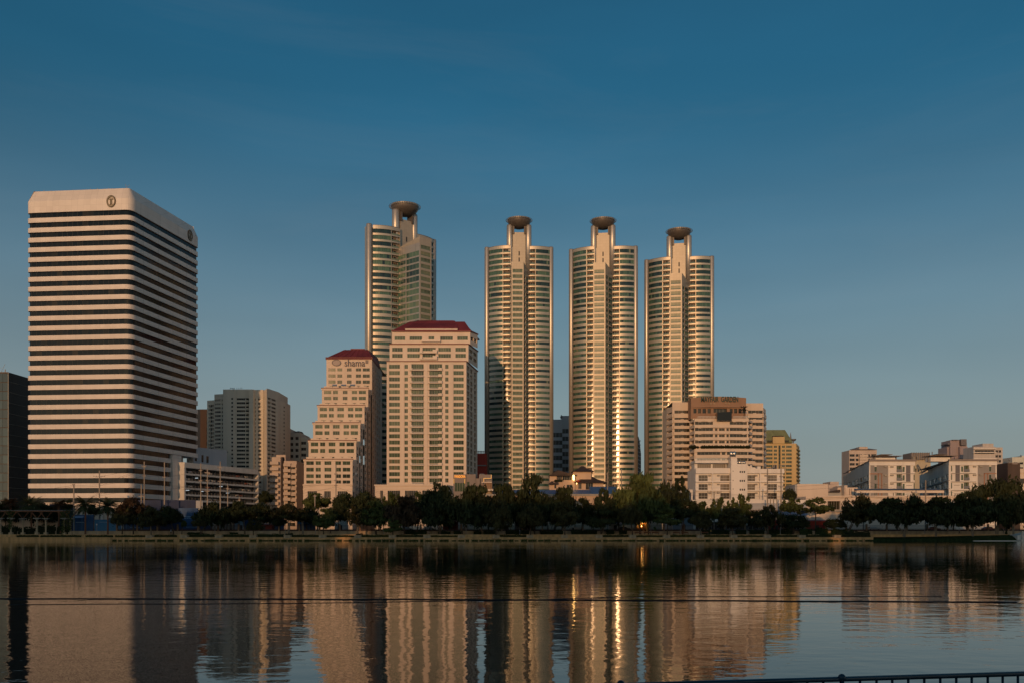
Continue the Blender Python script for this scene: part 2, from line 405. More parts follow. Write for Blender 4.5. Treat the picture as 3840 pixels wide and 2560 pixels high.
# ------------------------------------------------------------------ ground, lake, promenade
SH = 280.0                     # far shore
def water_mat():
    m = bpy.data.materials.new('lake_water'); m.use_nodes = True
    nt = m.node_tree; b = nt.nodes['Principled BSDF']; L = nt.links.new
    b.inputs['Base Color'].default_value = (.010, .013, .010, 1); b.inputs['Roughness'].default_value = .015
    b.inputs['IOR'].default_value = 1.333
    tc = _n(nt, 'ShaderNodeTexCoord')
    def noise(sx, sy, detail, rough=.5):
        mp = _n(nt, 'ShaderNodeMapping'); mp.inputs['Scale'].default_value = (sx, sy, 1)
        no = _n(nt, 'ShaderNodeTexNoise'); no.inputs['Scale'].default_value = 1; no.inputs['Detail'].default_value = detail; no.inputs['Roughness'].default_value = rough
        L(tc.outputs['Object'], mp.inputs['Vector']); L(mp.outputs['Vector'], no.inputs['Vector']); return no.outputs['Fac']
    a = noise(.55, .75, 2); c = noise(2.1, 2.6, 3, .55); big = noise(.018, .03, 2)
    # choppier where the breeze touches the surface
    mr = _n(nt, 'ShaderNodeMapRange'); mr.inputs[1].default_value = .36; mr.inputs[2].default_value = .66; mr.inputs[3].default_value = .30; mr.inputs[4].default_value = 1.0
    L(big, mr.inputs[0])
    # a light breeze ruffles the near water on the left
    sp = _n(nt, 'ShaderNodeSeparateXYZ'); L(tc.outputs['Object'], sp.inputs[0])
    gx = _n(nt, 'ShaderNodeMapRange'); gx.inputs[1].default_value = -1.5; gx.inputs[2].default_value = -9; gx.inputs[3].default_value = 0; gx.inputs[4].default_value = .25; L(sp.outputs['X'], gx.inputs[0])
    gy = _n(nt, 'ShaderNodeMapRange'); gy.inputs[1].default_value = 45; gy.inputs[2].default_value = 110; gy.inputs[3].default_value = 1; gy.inputs[4].default_value = 0; L(sp.outputs['Y'], gy.inputs[0])
    gg = _n(nt, 'ShaderNodeMath', operation='MULTIPLY'); L(gx.outputs[0], gg.inputs[0]); L(gy.outputs[0], gg.inputs[1])
    amp = _n(nt, 'ShaderNodeMath', operation='ADD'); L(mr.outputs[0], amp.inputs[0]); L(gg.outputs[0], amp.inputs[1])
    s1 = _n(nt, 'ShaderNodeMath', operation='MULTIPLY'); L(a, s1.inputs[0]); s1.inputs[1].default_value = WAVE_A
    s2 = _n(nt, 'ShaderNodeMath', operation='MULTIPLY'); L(c, s2.inputs[0]); s2.inputs[1].default_value = WAVE_B
    ad = _n(nt, 'ShaderNodeMath', operation='ADD'); L(s1.outputs[0], ad.inputs[0]); L(s2.outputs[0], ad.inputs[1])
    ml = _n(nt, 'ShaderNodeMath', operation='MULTIPLY'); L(ad.outputs[0], ml.inputs[0]); L(amp.outputs[0], ml.inputs[1])
    bp = _n(nt, 'ShaderNodeBump'); bp.inputs['Strength'].default_value = 1.0; bp.inputs['Distance'].default_value = 1.0
    L(ml.outputs[0], bp.inputs['Height']); L(bp.outputs['Normal'], b.inputs['Normal'])
    return m
WAVE_A, WAVE_B = .026, .0070
sheet('lake_water', -900, 900, -20, SH + .6, 0.0, water_mat())
def leaf_mat(name, c, var=.5):
    m = bpy.data.materials.new(name); m.use_nodes = True
    nt = m.node_tree; b = nt.nodes['Principled BSDF']; L = nt.links.new
    at = _n(nt, 'ShaderNodeAttribute'); at.attribute_name = 'rnd'
    mx = _n(nt, 'ShaderNodeMix', data_type='RGBA')
    mx.inputs['A'].default_value = (*[x * (1 - var) for x in c], 1); mx.inputs['B'].default_value = (*[min(1, x * (1 + var)) for x in c], 1)
    L(at.outputs['Fac'], mx.inputs['Factor']); L(mx.outputs['Result'], b.inputs['Base Color'])
    b.inputs['Roughness'].default_value = .75; b.inputs['Specular IOR Level'].default_value = .2
    return m
LEAF = dict(dark=leaf_mat('dark_leaves', (.030, .038, .014)), mid=leaf_mat('green_leaves', (.070, .088, .026)), olive=leaf_mat('olive_leaves', (.055, .050, .018)),
            brown=leaf_mat('brownish_leaves', (.055, .034, .018)), lime=leaf_mat('light_green_leaves', (.060, .075, .015)), palm=leaf_mat('palm_leaves', (.045, .055, .020)), hedge=leaf_mat('hedge_leaves', (.032, .05, .013)))
XL, XR = -420, 420
g = MB()   # earth with the terraces of the embankment: lower wall, walk, step, upper walk, street level
prof = [(SH, -1.5), (SH, 1.15), (SH + 5, 1.15), (SH + 5, 1.95), (SH + 15, 1.95), (SH + 15, 3.0), (SH + 25, 3.0)]
tag(sheet('ground', -1500, 1500, SH + 25, 1400, 2.99, M['soil']), kind='structure')
g = MB(); g.quad((XL, SH + 1.2, 1.152), (XR, SH + 1.2, 1.152), (XR, SH + 5.5, 1.152), (XL, SH + 5.5, 1.152)); tag(g.build('lower_promenade', M['paving']), kind='structure')
g = MB(); g.quad((XL, SH + 5.8, 1.953), (XR, SH + 5.8, 1.953), (XR, SH + 15.2, 1.953), (XL, SH + 15.2, 1.953)); tag(g.build('upper_promenade', M['paving']), kind='structure')
g = MB(); g.quad((XL, SH + 24, 3.0), (XR, SH + 24, 3.0), (XR, SH + 37, 3.0), (XL, SH + 37, 3.0)); tag(g.build('road', M['asphalt']), kind='structure')
g = MB(); g.quad((XL, SH + 15.4, 2.994), (XR, SH + 15.4, 2.994), (XR, SH + 24.2, 2.994), (XL, SH + 24.2, 2.994)); tag(g.build('pavement', M['paving']), kind='structure')
XB = wx(3275, SH)             # the stone embankment ends here; a grass bank goes on to the right
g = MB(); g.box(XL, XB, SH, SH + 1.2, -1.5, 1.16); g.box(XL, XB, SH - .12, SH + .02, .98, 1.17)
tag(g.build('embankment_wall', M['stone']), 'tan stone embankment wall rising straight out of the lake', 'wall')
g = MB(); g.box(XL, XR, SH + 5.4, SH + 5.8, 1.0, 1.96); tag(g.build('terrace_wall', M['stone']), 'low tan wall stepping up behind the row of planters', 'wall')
g = MB(); g.box(XL, XR, SH + 15, SH + 15.45, 1.9, 3.05); tag(g.build('street_wall', M['stone2']), 'pale stained wall carrying the street fence above the promenade', 'wall')
# near bank under the viewer
g = MB(); g.box(-300, 300, -60, 6.35, -2, 1.2); tag(g.build('near_bank', M['paving']), kind='structure')
# grass bank at the right end of the far shore
g = MB(); n = 44
xs = [XB - 2 + (XR - XB + 2) * k / n for k in range(n + 1)]
for a, b_ in zip(xs, xs[1:]):
    ha, hb = (min(1.9, .98 + .02 * max(0, q - XB - 8)) for q in (a, b_))
    rows = [(SH - 1.6, -.4, -.4), (SH - .4, .25, .25), (SH + 2.4, ha, hb), (SH + 5.45, ha + .12, hb + .12)]
    for (y0, za, zb), (y1, zc, zd) in zip(rows, rows[1:]): g.quad((a, y0, za), (b_, y0, zb), (b_, y1, zd), (a, y1, zc))
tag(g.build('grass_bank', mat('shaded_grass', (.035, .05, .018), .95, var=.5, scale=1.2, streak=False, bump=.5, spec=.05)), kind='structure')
# ropes floating on the lake
def rope(pts, rad, label):
    b = MB(); out = []
    for (p0, y0), (p1, y1) in zip(pts, pts[1:]):
        for k in range(16):
            t = k / 16; px = p0 + (p1 - p0) * t; py = y0 + (y1 - y0) * t + .5 * math.sin(px * .011)
            Y = F * CH / (py - HY); out.append((wx(px, Y), Y, rad * .2))
    b.tube(out, rad, 6)
    tag(b.build('floating_rope', M['rope'], smooth=True), label, 'rope', 'ropes floating across the lake')
rope([(-60, 2243), (1500, 2246), (2500, 2250), (3900, 2257)], .034, 'thick dark rope floating across the whole width of the lake')
rope([(40, 2265), (1000, 2261.5), (2000, 2248), (2300, 2237), (3100, 2234), (3560, 2235)], .017, 'thin dark line floating beside the thick rope on the lake')
# foreground railing
rl = thing('railing', (wx(2330, 5.6), 5.6, 1.2), 'dark blue green metal railing in the near right corner', 'railing')
A = Vector((wx(2280, 5.5), 5.5, wz(2570, 5.5))); B_ = Vector((wx(3990, 6.05), 6.05, wz(2519.5, 6.05)))
A2 = Vector((wx(1500, 5.2), 5.2, wz(2579, 5.2)))
b = MB(); b.tube([A2, A, B_], .0165, 14); b.build('handrail', M['railpaint'], rl, True)
dv = (B_ - A)
def along(px):
    lo, hi = 0.0, 1.0
    for _ in range(40):
        t = (lo + hi) / 2; q = A + dv * t
        if 1920 + F * q.x / q.y < px: lo = t
        else: hi = t
    return A + dv * lo
for px in (2335, 2470, 2540, 2603, 2663, 2725, 2785, 2846, 2906, 2966, 3027, 3087, 3225, 3287, 3346, 3406, 3466, 3526, 3586, 3644, 3704, 3760, 3817, 3874):
    q = along(px) - Vector((0, 0, .012)); b = MB(); b.tube([q, (q.x, q.y, 1.28)], .0085, 8); b.build('baluster', M['railpaint'], rl, True)
for px in (2328, 3157):
    q = along(px); b = MB(); b.tube([(q.x, q.y, q.z + .012), (q.x, q.y, 1.2)], .015, 12)
    po = b.build('post', M['railpaint'], rl, True)
    b = MB(); pr = [(.025 * math.sin(math.pi * k / 10) + 1e-4, q.z + .008 - .0255 * math.cos(math.pi * k / 10)) for k in range(11)]
    b.lathe(q.x, q.y, pr, 18); b.build('ball_joint', M['railpaint'], po, True)
q0, q1 = along(2280), along(3990)
b = MB(); b.tube([(q0.x, q0.y, 1.3), (q1.x, q1.y, 1.3)], .014, 8); b.build('bottom_rail', M['railpaint'], rl, True)
# ------------------------------------------------------------------ the white banded office tower
OA, OB, OC = P(98, 335), P(492, 331), P(748, 377)
OD = (OA[0] + OC[0] - OB[0], OA[1] + OC[1] - OB[1])
t_ = .57; OC2 = (OB[0] + (OC[0] - OB[0]) * t_, OB[1] + (OC[1] - OB[1]) * t_); OD2 = (OA[0] + OC2[0] - OB[0], OA[1] + OC2[1] - OB[1])
full = rounded([OA, OB, OC, OD], [1.6, 3.2, 1.8, 1.6]); cut = rounded([OA, OB, OC2, OD2], 1.2)
cut = rounded([OA, OB, OC2, OD2], [1.6, 3.2, 1.2, 1.2])
ot = Bld('office_tower', ((OA[0] + OC[0]) / 2, (OA[1] + OC[1]) / 2), 'tall white office tower striped with dark ribbon windows, round emblems on its blank top', 'office tower')
PX0 = 331 / F
zt = wz(786, 331); fl = 3.605
zcut = 33.5
b = MB(); ri = inset(full, .0)
b.prism(full, zt, wz(742, 331), 0, top=False, bottom=True)
n = len(full); ins = inset(full, 1.9); za, zb = wz(742, 331), wz(698, 331)
for k in range(n):
    j = (k + 1) % n; b.quad((*full[k], za), (*full[j], za), (*ins[j], zb), (*ins[k], zb))
b.face([(*p, zb) for p in ins]); crown = ot.part('crown', b, [M['capw']])
k = 0; z = zt
gl_full, gl_cut = inset(full, .55), inset(cut, .55)
def ribbon(poly, z0, z1):
    q = MB(); L = len(poly)
    for i in range(L):
        a, c = poly[i], poly[(i + 1) % L]; ln = math.dist(a, c); m = max(1, int(ln / 1.9)); ux, uy = (c[0] - a[0]) / ln, (c[1] - a[1]) / ln
        for t in range(m):
            p0 = (a[0] + (c[0] - a[0]) * t / m, a[1] + (c[1] - a[1]) * t / m); p1 = (a[0] + (c[0] - a[0]) * (t + 1) / m, a[1] + (c[1] - a[1]) * (t + 1) / m)
            r = random.random() ** 1.5
            q.quad((*p0, z0), (*p1, z0), (*p1, z1), (*p0, z1), 0, r)
            if m > 1:
                w_ = .05; nx, ny = uy * .03, -ux * .03
                q.quad((p0[0] - ux * w_ + nx, p0[1] - uy * w_ + ny, z0), (p0[0] + ux * w_ + nx, p0[1] + uy * w_ + ny, z0), (p0[0] + ux * w_ + nx, p0[1] + uy * w_ + ny, z1), (p0[0] - ux * w_ + nx, p0[1] - uy * w_ + ny, z1), 1)
    return q
while z > GZ + 2:
    low = z - 1.9 < zcut
    ot.part('window_band', ribbon(gl_cut if low else gl_full, max(GZ, z - 1.95), z + .02), [G['black'], M['dark']])
    z0 = z - 1.9; z1 = max(GZ, z - fl)
    if z0 > GZ + .5:
        b = MB(); b.prism(cut if low else full, z1, z0); ot.part('floor_band', b, [M['white']])
    z -= fl
# the corner pier, the underside columns
b = MB(); c0 = Vector(OC2); d0 = (Vector(OC) - Vector(OB)).normalized(); n0 = Vector((d0.y, -d0.x))
p0 = c0 - d0 * .2; q = [tuple(p0 + n0 * .35), tuple(p0 + d0 * 6.2 + n0 * .35), tuple(p0 + d0 * 6.2 - n0 * 14), tuple(p0 - n0 * 14)]
b.prism(q, GZ, zcut - .6); ot.part('stair_pier', b, [M['white']])
for t in (.80, .97):
    b = MB(); c = Vector(OB) + (Vector(OC) - Vector(OB)) * t - n0 * 3; b.prism([(c.x - .8, c.y - .8), (c.x + .8, c.y - .8), (c.x + .8, c.y + .8), (c.x - .8, c.y + .8)], GZ, zcut); ot.part('column', b, [M['concrete']])
def emblem(center, dirv, rad):
    """round bronze emblem: a thick ring with a T whose stem crosses it"""
    d = Vector(dirv).normalized(); N = Vector((d.y, -d.x)); c = Vector((center[0], center[1])) + N * .06
    def pt(u, z, k=0): return (c.x + d.x * u + N.x * k, c.y + d.y * u + N.y * k, center[2] + z)
    b = MB(); S = 28
    for k in range(S):
        a0, a1 = 2 * math.pi * k / S, 2 * math.pi * (k + 1) / S
        for (ra, rb, off, m) in ((1.0, .80, .26, 0), (1.12, 1.0, .14, 1)):
            A_, B2 = [(ra * rad * .86 * math.cos(a), ra * rad * 1.08 * math.sin(a)) for a in (a0, a1)]
            C_, D_ = [(rb * rad * .86 * math.cos(a), rb * rad * 1.08 * math.sin(a)) for a in (a1, a0)]
            b.quad(pt(*A_, off), pt(*B2, off), pt(*C_, off), pt(*D_, off), m)
            b.quad(pt(*A_, -.1), pt(*B2, -.1), pt(*B2, off), pt(*A_, off), 1); b.quad(pt(*D_, off), pt(*C_, off), pt(*C_, -.1), pt(*D_, -.1), 1)
    for u0, u1, z0, z1 in ((-.42, .42, .34, .52), (-.20, -.06, -.72, .36), (.06, .20, -.72, .36), (-.36, -.20, -.86, -.66), (.2, .36, -.86, -.66)):
        u0, u1, z0, z1 = u0 * rad, u1 * rad, z0 * rad, z1 * rad
        b.quad(pt(u0, z0, .24), pt(u1, z0, .24), pt(u1, z1, .24), pt(u0, z1, .24), 0)
        for (ua, za_), (ub, zb_) in (((u0, z0), (u1, z0)), ((u1, z0), (u1, z1)), ((u1, z1), (u0, z1)), ((u0, z1), (u0, z0))):
            b.quad(pt(ua, za_, 0), pt(ub, zb_, 0), pt(ub, zb_, .24), pt(ua, za_, .24), 1)
    return b
s_ = (418 - 98) / (492 - 98)
ec = (OA[0] + (OB[0] - OA[0]) * s_, OA[1] + (OB[1] - OA[1]) * s_, wz(757, 332))
emblem(ec, (OB[0] - OA[0], OB[1] - OA[1]), 1.85).build('emblem', [M['logo'], M['logodark']], crown)
s_ = .845
ec = (OB[0] + (OC[0] - OB[0]) * s_, OB[1] + (OC[1] - OB[1]) * s_, wz(893, 373))
emblem(ec, (OC[0] - OB[0], OC[1] - OB[1]), 1.9).build('emblem', [M['logo'], M['logodark']], crown)
b = MB(); dl = (Vector(OB) - Vector(OA)).normalized(); nl = Vector((dl.y, -dl.x)); rgl = random.Random(4)
for px_l in range(345, 458, 7):
    if rgl.random() < .35: continue
    t = (px_l - 98) / (492 - 98); q = Vector(OA) + (Vector(OB) - Vector(OA)) * t - nl * .75; z = wz(734, 332)
    b.bar((*(q + nl * .02), z - .45), (*(q + nl * .02 + dl * .2), z + .25), .16)
    if rgl.random() < .5: b.bar((*(q + nl * .02), z + .25), (*(q + nl * .02 + dl * .5), z + .3), .12)
ot.part('worn_lettering', b, [M['logodark']], crown)
b = MB()
for k in range(26):
    t = k / 25; e0, e1 = (ins[6], ins[7]) if 0 else (Vector(ins[3]), Vector(ins[10])); q = Vector(OA) + (Vector(OB) - Vector(OA)) * (.06 + .86 * t) + Vector((0, 3.2))
    if random.random() < .45: b.bar((q.x, q.y, zb), (q.x, q.y, zb + random.uniform(.4, 1.0)), .12)
    q = Vector(OB) + (Vector(OC) - Vector(OB)) * (.1 + .8 * t) - n0 * 3.0
    if random.random() < .6: b.bar((q.x, q.y, zb), (q.x, q.y, zb + random.uniform(.3, .8)), .12)
q = Vector(OB) + Vector((-3.2, 4)); b.bar((q.x, q.y, zb), (q.x - .6, q.y, zb + 2.2), .1); b.bar((q.x, q.y, zb + 1.1), (q.x + 1.0, q.y, zb + 1.9), .08)
ot.part('roof_masts', b, [M['steel']])
ot.finish()
# ------------------------------------------------------------------ the four towers with saucer helipads
def helipad_tower(px, Y, rot, ztop, label, s=1.0, sx=1.0, fdx=0.0, lift=0.0, zfd=11.2, fy=-13.5):
    H = (ztop - GZ) / s
    root = Bld('residential_tower', (wx(px, Y), Y), label, 'residential tower', 'four tall round-sided towers with saucer helipads')
    rt = root.root; rt.rotation_euler = (0, 0, R(rot)); rt.scale = (1, 1, 1)
    fl = 2.96; R_, HW = 34.0, 18.3
    def T(x, y, z): return (x * s * sx, y * s * sx, z * s)
    def part(name, b, m, parent=None, smooth=False):
        b.v = [T(*v) for v in b.v]; return b.build(name, m, parent or rt, smooth, local=True)
    RW = 18.0
    yb_ = lambda x: math.sqrt(R_ * R_ - x * x) - math.sqrt(R_ * R_ - HW * HW)
    def wing(x):
        """point and outward normal of the convex wing facade at plan position x"""
        sd = 1 if x > 0 else -1; be = R(7) if sd > 0 else R(-21); u = x - sd * 10.9; yl = RW - math.sqrt(RW * RW - u * u)
        ca, sa = math.cos(be), math.sin(be); px_, py_ = sd * 10.9 + u * ca - yl * sa, -4.3 + u * sa + yl * ca
        nx, ny = u / RW, -math.sqrt(1 - (u / RW) ** 2)
        return px_, py_, nx * ca - ny * sa, nx * sa + ny * ca
    yc = lambda x: wing(x)[1]
    def pts(x0, x1, n, off=0.0):
        out = []
        for k in range(n + 1):
            a, c, nx, ny = wing(x0 + (x1 - x0) * k / n); out.append((a + nx * off, c + ny * off))
        return out
    def strip(b, line, z0, z1, m=0, rnd=None, th=0.0, bars=False):
        for k in range(len(line) - 1):
            p, q = line[k], line[k + 1]; r = rnd[k] if rnd else 0.0
            b.quad((*p, z0), (*q, z0), (*q, z1), (*p, z1), m, r)
            if th:
                pi, qi = (p[0], p[1] + th), (q[0], q[1] + th)
                b.quad((*p, z1), (*q, z1), (*qi, z1), (*pi, z1), m); b.quad((*pi, z0), (*qi, z0), (*q, z0), (*p, z0), m)
            if bars:
                dx, dy = q[0] - p[0], q[1] - p[1]; ln = math.hypot(dx, dy); dx, dy = dx / ln * .045, dy / ln * .045; ox, oy = dy * .9, -dx * .9
                b.quad((p[0] - dx + ox, p[1] - dy + oy, z0), (p[0] + dx + ox, p[1] + dy + oy, z0), (p[0] + dx + ox, p[1] + dy + oy, z1), (p[0] - dx + ox, p[1] - dy + oy, z1), 1)
    # core behind the facade, with its plain back
    b = MB(); fr = pts(-17.2, -4.6, 8, -1.45) + pts(4.6, 17.2, 8, -1.45); bk = [(-x, yb_(x) + 1.4) for x, _ in [(q, 0) for q in [(-17.6 + 35.2 * k / 14) for k in range(15)]]]
    b.prism(fr + bk, 0, H - .5); part('core', b, [M['band']])
    # end columns
    for sd in (-1, 1):
        b = MB(); S = 18; cx, cy = sd * 17.55, wing(sd * 17.2)[1] + 1.25
        b.lathe(cx, cy, [(1.35, 0), (1.35, H + .1), (1.2, H + .55)], S); part('end_column', b, [M['clad']], smooth=True)
        b = MB(); a_ = sd * 17.6; b.box(a_ - .3, a_ + .3, cy + .2, cy + 3, 0, H - .2); part('end_wall', b, [M['clad']])
    nf = int((H - 1.2) / fl)
    bands, wins, balcs = [], [], []
    for i in range(nf):
        zt_ = H - 1.65 - i * fl            # top of this storey's glass
        gh = 1.98 if i < 10 else 1.42
        zg = zt_ - gh; zl = zt_ - fl       # bottom of glass; top of next glass
        for sd in (-1, 1):
            b = MB()
            x0, x1 = (-17.2, -8.9) if sd < 0 else (8.9, 17.2)
            strip(b, pts(x0, x1, 8), zl, zg, 0, th=.7)
            x0, x1 = (-8.9, -4.6) if sd < 0 else (4.6, 8.9)
            strip(b, pts(x0, x1, 4), zl + .12, zl + .75, 0, th=1.5)
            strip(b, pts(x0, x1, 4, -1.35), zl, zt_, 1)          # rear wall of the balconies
            for xx in (x0, x1): b.box(xx - .14, xx + .14, yc(xx) + .05, yc(xx) + 1.5, zl, zt_, 0)
            bands.append(b)
            x0, x1 = (-17.2, -8.9) if sd < 0 else (8.9, 17.2)
            b = MB(); c0 = random.random(); dk = random.random() < .28; rn = []
            for k in range(8):
                v = random.random() * .25 if dk else .25 + c0 * .3 + random.random() * .25
                if random.random() < .06: v = random.random()
                rn.append(min(1, v))
            strip(b, pts(x0, x1, 8, -.3), zg - .03, zt_ + .03, 0, rn, bars=True); wins.append(b)
            x0, x1 = (-8.6, -4.8) if sd < 0 else (4.8, 8.6)
            b = MB(); strip(b, pts(x0, x1, 3, -1.3), zl + .8, zt_ - .25, 0, [random.random() for _ in range(3)], bars=True)
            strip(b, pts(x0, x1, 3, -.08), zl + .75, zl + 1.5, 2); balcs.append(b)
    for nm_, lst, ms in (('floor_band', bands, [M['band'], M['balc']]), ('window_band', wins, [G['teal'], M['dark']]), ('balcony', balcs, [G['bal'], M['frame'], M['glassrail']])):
        for b in lst[:98]: part(nm_, b, ms, None, nm_ != 'balcony' and False)
        rest = MB()
        for b in lst[98:]: rest.add(b)
        if rest.f: tag(part(nm_, rest, ms), kind='stuff')
    # parapet with a dark lip
    for sd in (-1, 1):
        b = MB(); x0, x1 = (-17.2, -4.6) if sd < 0 else (4.6, 17.2)
        strip(b, pts(x0, x1, 12), H - 1.65, H, 0, th=1.2)
        strip(b, pts(x0, x1, 12, .1), H - .02, H + .16, 1, th=.3)
        part('parapet', b, [M['band'], M['steel']])
    # the fin
    fw, bw, by = 3.25, 5.4, -3.6
    zf = H - zfd; zb_ = zf - 3.0
    L0, L1, R1, R0 = (-bw, by), (-fw + fdx, fy), (fw + fdx, fy), (bw, by)
    b = MB()
    ops = []
    W = 2 * fw; nn = 0
    z = zf - 3.9
    wn = []
    while z > 3:
        ops.append((.62, W - .62, z - 1.9, z, 3)); z -= fl
    class Shim: pass
    sub = Bld.__new__(Bld); sub.win = []; sub.root = rt
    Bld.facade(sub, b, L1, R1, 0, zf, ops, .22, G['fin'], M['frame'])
    for side, (a, c) in (('l', (L0, L1)), ('r', (R1, R0)))[:0] or ((0, (L0, L1)), (1, (R0, R1))):
        p, q = (a, c) if side == 0 else (c, a)
        W2 = math.dist(p, q); o2 = []; z = zf - 6.6
        while z > 3:
            o2.append((.9, W2 * .40, z - 1.9, z, 3)); o2.append((W2 * .43, W2 - .5, z - 2.25, z, 4)); z -= fl
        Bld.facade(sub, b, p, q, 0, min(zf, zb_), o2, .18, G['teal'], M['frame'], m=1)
        zs = (zb_, zf) if side == 0 else (zf, zb_)
        b.face([(*p, zb_), (*q, zb_), (*q, zs[1])] if side == 0 else [(*p, zb_), (*q, zb_), (*p, zs[0])])
    b.quad((*L1, zf), (*R1, zf), (*R0, zb_) if 0 else (bw, by, zb_), (-bw, by, zb_))
    part('fin', b, [M['clad2'], M['clad']])
    for k, (_, w_, g_, f_) in enumerate(sorted([t for t in sub.win if t[2] is G['fin']], key=lambda t: -max(v[2] for v in t[1].v))):
        part('fin_window', w_, [g_, f_])
    side_w = [t for t in sub.win if t[2] is not G['fin']]
    side_w.sort(key=lambda t: -t[0])
    for _, w_, g_, f_ in side_w[:100]: part('side_window', w_, [g_, f_])
    rest = MB()
    for _, w_, g_, f_ in side_w[100:]: rest.add(w_)
    if rest.f: tag(part('side_window', rest, [G['teal'], M['frame']]), kind='stuff')
    for i in range(int((zf - 8) / fl)):
        z = zf - 3.9 - i * fl - 1.85
        b = MB(); b.box(-fw + .64 + fdx, fw - .64 + fdx, fy + .06, fy + .12, z + .02, z + .5); part('glass_rail', b, [M['glassrail']])
    HL = H + lift
    # two columns carrying the saucer, the slab wall between them
    for sd in (-1, 1):
        b = MB(); b.lathe(sd * 5.05, -2.6, [(1.75, H - 16), (1.75, HL + 11.3), (1.55, HL + 11.9)], 28); cl = part('column', b, [M['clad']], smooth=True)
        b = MB(); x = sd * 3.1; b.prism([(x - .45, -4.6), (x + .45, -4.6), (x + .45, -.6), (x - .45, -.6)], HL + 6.5, HL + 12.0); part('bracket', b, [M['bowl']])
    b = MB(); b.box(-3.45, 3.45, -4.0, -.8, H - 16, HL + 7.6)
    b.box(-6.5, 6.5, -1.2, 2.6, H - 14, H - .6)
    for zz in (H - 2.7, H - 6.2): b.box(-.35, .35, -4.03, -3.9, zz - 2.4, zz, 1)
    part('slab_wall', b, [M['clad2'], M['dark']])
    b = MB(); pr = [(.3, HL + 9.7)] + [(6.3 * math.sin(R(a)), HL + 14.4 - 4.5 * math.cos(R(a))) for a in range(20, 91, 7)] + [(6.35, HL + 14.9), (5.9, HL + 15.0), (5.7, HL + 14.4)]
    b.lathe(0, -2.6, pr, 40); hp = part('helipad', b, [M['bowl']], smooth=True)
    b = MB()
    for k in range(40):
        a0, a1 = 2 * math.pi * k / 40, 2 * math.pi * (k + 1) / 40
        q = lambda r, a: (r * math.cos(a), -2.6 + r * math.sin(a))
        b.bar((*q(6.3, a0), HL + 13.8), (*q(7.25, a0), HL + 14.5), .12); b.bar((*q(7.25, a0), HL + 14.5), (*q(7.25, a1), HL + 14.5), .12); b.bar((*q(6.8, a0), HL + 14.15), (*q(6.8, a1), HL + 14.15), .09)
    part('safety_net_frame', b, [M['steel']], hp)
    b = MB()
    for k in range(40):
        a0, a1 = 2 * math.pi * k / 40, 2 * math.pi * (k + .82) / 40
        q = lambda r, a: (r * math.cos(a), -2.6 + r * math.sin(a))
        b.quad((*q(6.38, a0), HL + 14.05), (*q(6.38, a1), HL + 14.05), (*q(6.42, a1), HL + 14.85), (*q(6.42, a0), HL + 14.85))
    part('rim_panel', b, [M['clad2']], hp)
    return rt
helipad_tower(1506, 522, 42, wz(872, 520), 'tower with saucer helipad turned side-on behind the red-roofed block, leftmost of its kind', 1.18, 1.05, lift=-2.3, zfd=6.6, fy=-18.6)
helipad_tower(1946, 500, 1.5, wz(922, 495), 'round-sided tower with saucer helipad nearest the big red-roofed block', fdx=-1.2)
helipad_tower(2262, 500, -7, wz(924, 495), 'middle of the three front-facing helipad towers, right of the grey hotel', fdx=-1.8)
helipad_tower(2546, 500, -9, wz(963, 495), 'lowest helipad tower, its foot hidden by the brown-topped apartment block', fdx=-2.0)
# ------------------------------------------------------------------ left: dark glass block, car park, condos
f2 = Fr(0, 1300, .4846, 300)
bd = Bld('glass_office', P(10, 362), 'dark office block cut by the left edge, blue glass front and brown side', 'office building')
b = MB(); y = 352; zt = wz(1394, y); x0, x1 = wx(-260, y), wx(31, y); bx = wx(112, 365)
bd.facade(b, (x0, y), (x1, y), GZ, zt, [], 0)
bd.facade(b, (x1, y), (bx, 386), GZ, zt, [], 0)
b.face([(x0, y, zt), (x1, y, zt), (bx, 386, zt), (x0, 386, zt)]); bd.part('wall', b, [mat('dark_brown_cladding', (.050, .036, .027), .6, var=.15, scale=.3, panel=(1.2, 3.6))])
z = zt - .6; W = x1 - x0; q = MB()
while z > GZ + 3:
    q = MB()
    for k in range(14):
        u0 = x0 + W * k / 14; u1 = x0 + W * (k + 1) / 14
        q.quad((u0 + .04, y - .15, z - 3.2), (u1 - .04, y - .15, z - 3.2), (u1 - .04, y - .15, z), (u0 + .04, y - .15, z), 0, random.random())
    bd.part('window_band', q, [G['blue']]); z -= 3.5
b = MB()
d = Vector((bx - x1, 34)).normalized(); z = zt - 3.6
while z > GZ + 3:
    b.bar((x1 + .06, y, z), (bx + .06, 386, z), .10, .16); z -= 4.1
b.bar((x1 + .1, y - .1, GZ), (x1 + .1, y - .1, zt), .25); bd.part('joint_trim', b, [M['concrete']])
b = MB(); xm = wx(18, 356); b.box(xm - 3, xm + 1, 356, 360, zt, zt + .8); b.bar((xm - .4, 357, zt), (xm - .4, 357, zt + 2.0), .25); b.bar((xm - 2.2, 357, zt + .5), (xm - .4, 357, zt + 4.1), .09); b.bar((xm - 1.8, 357, zt + 2.4), (xm - 3, 357, zt + 2.9), .09)
b.bar((wx(44, 362), 362, zt), (wx(44, 362), 362, zt + 1.2), .1); bd.part('antenna', b, [M['steel']]); bd.finish()

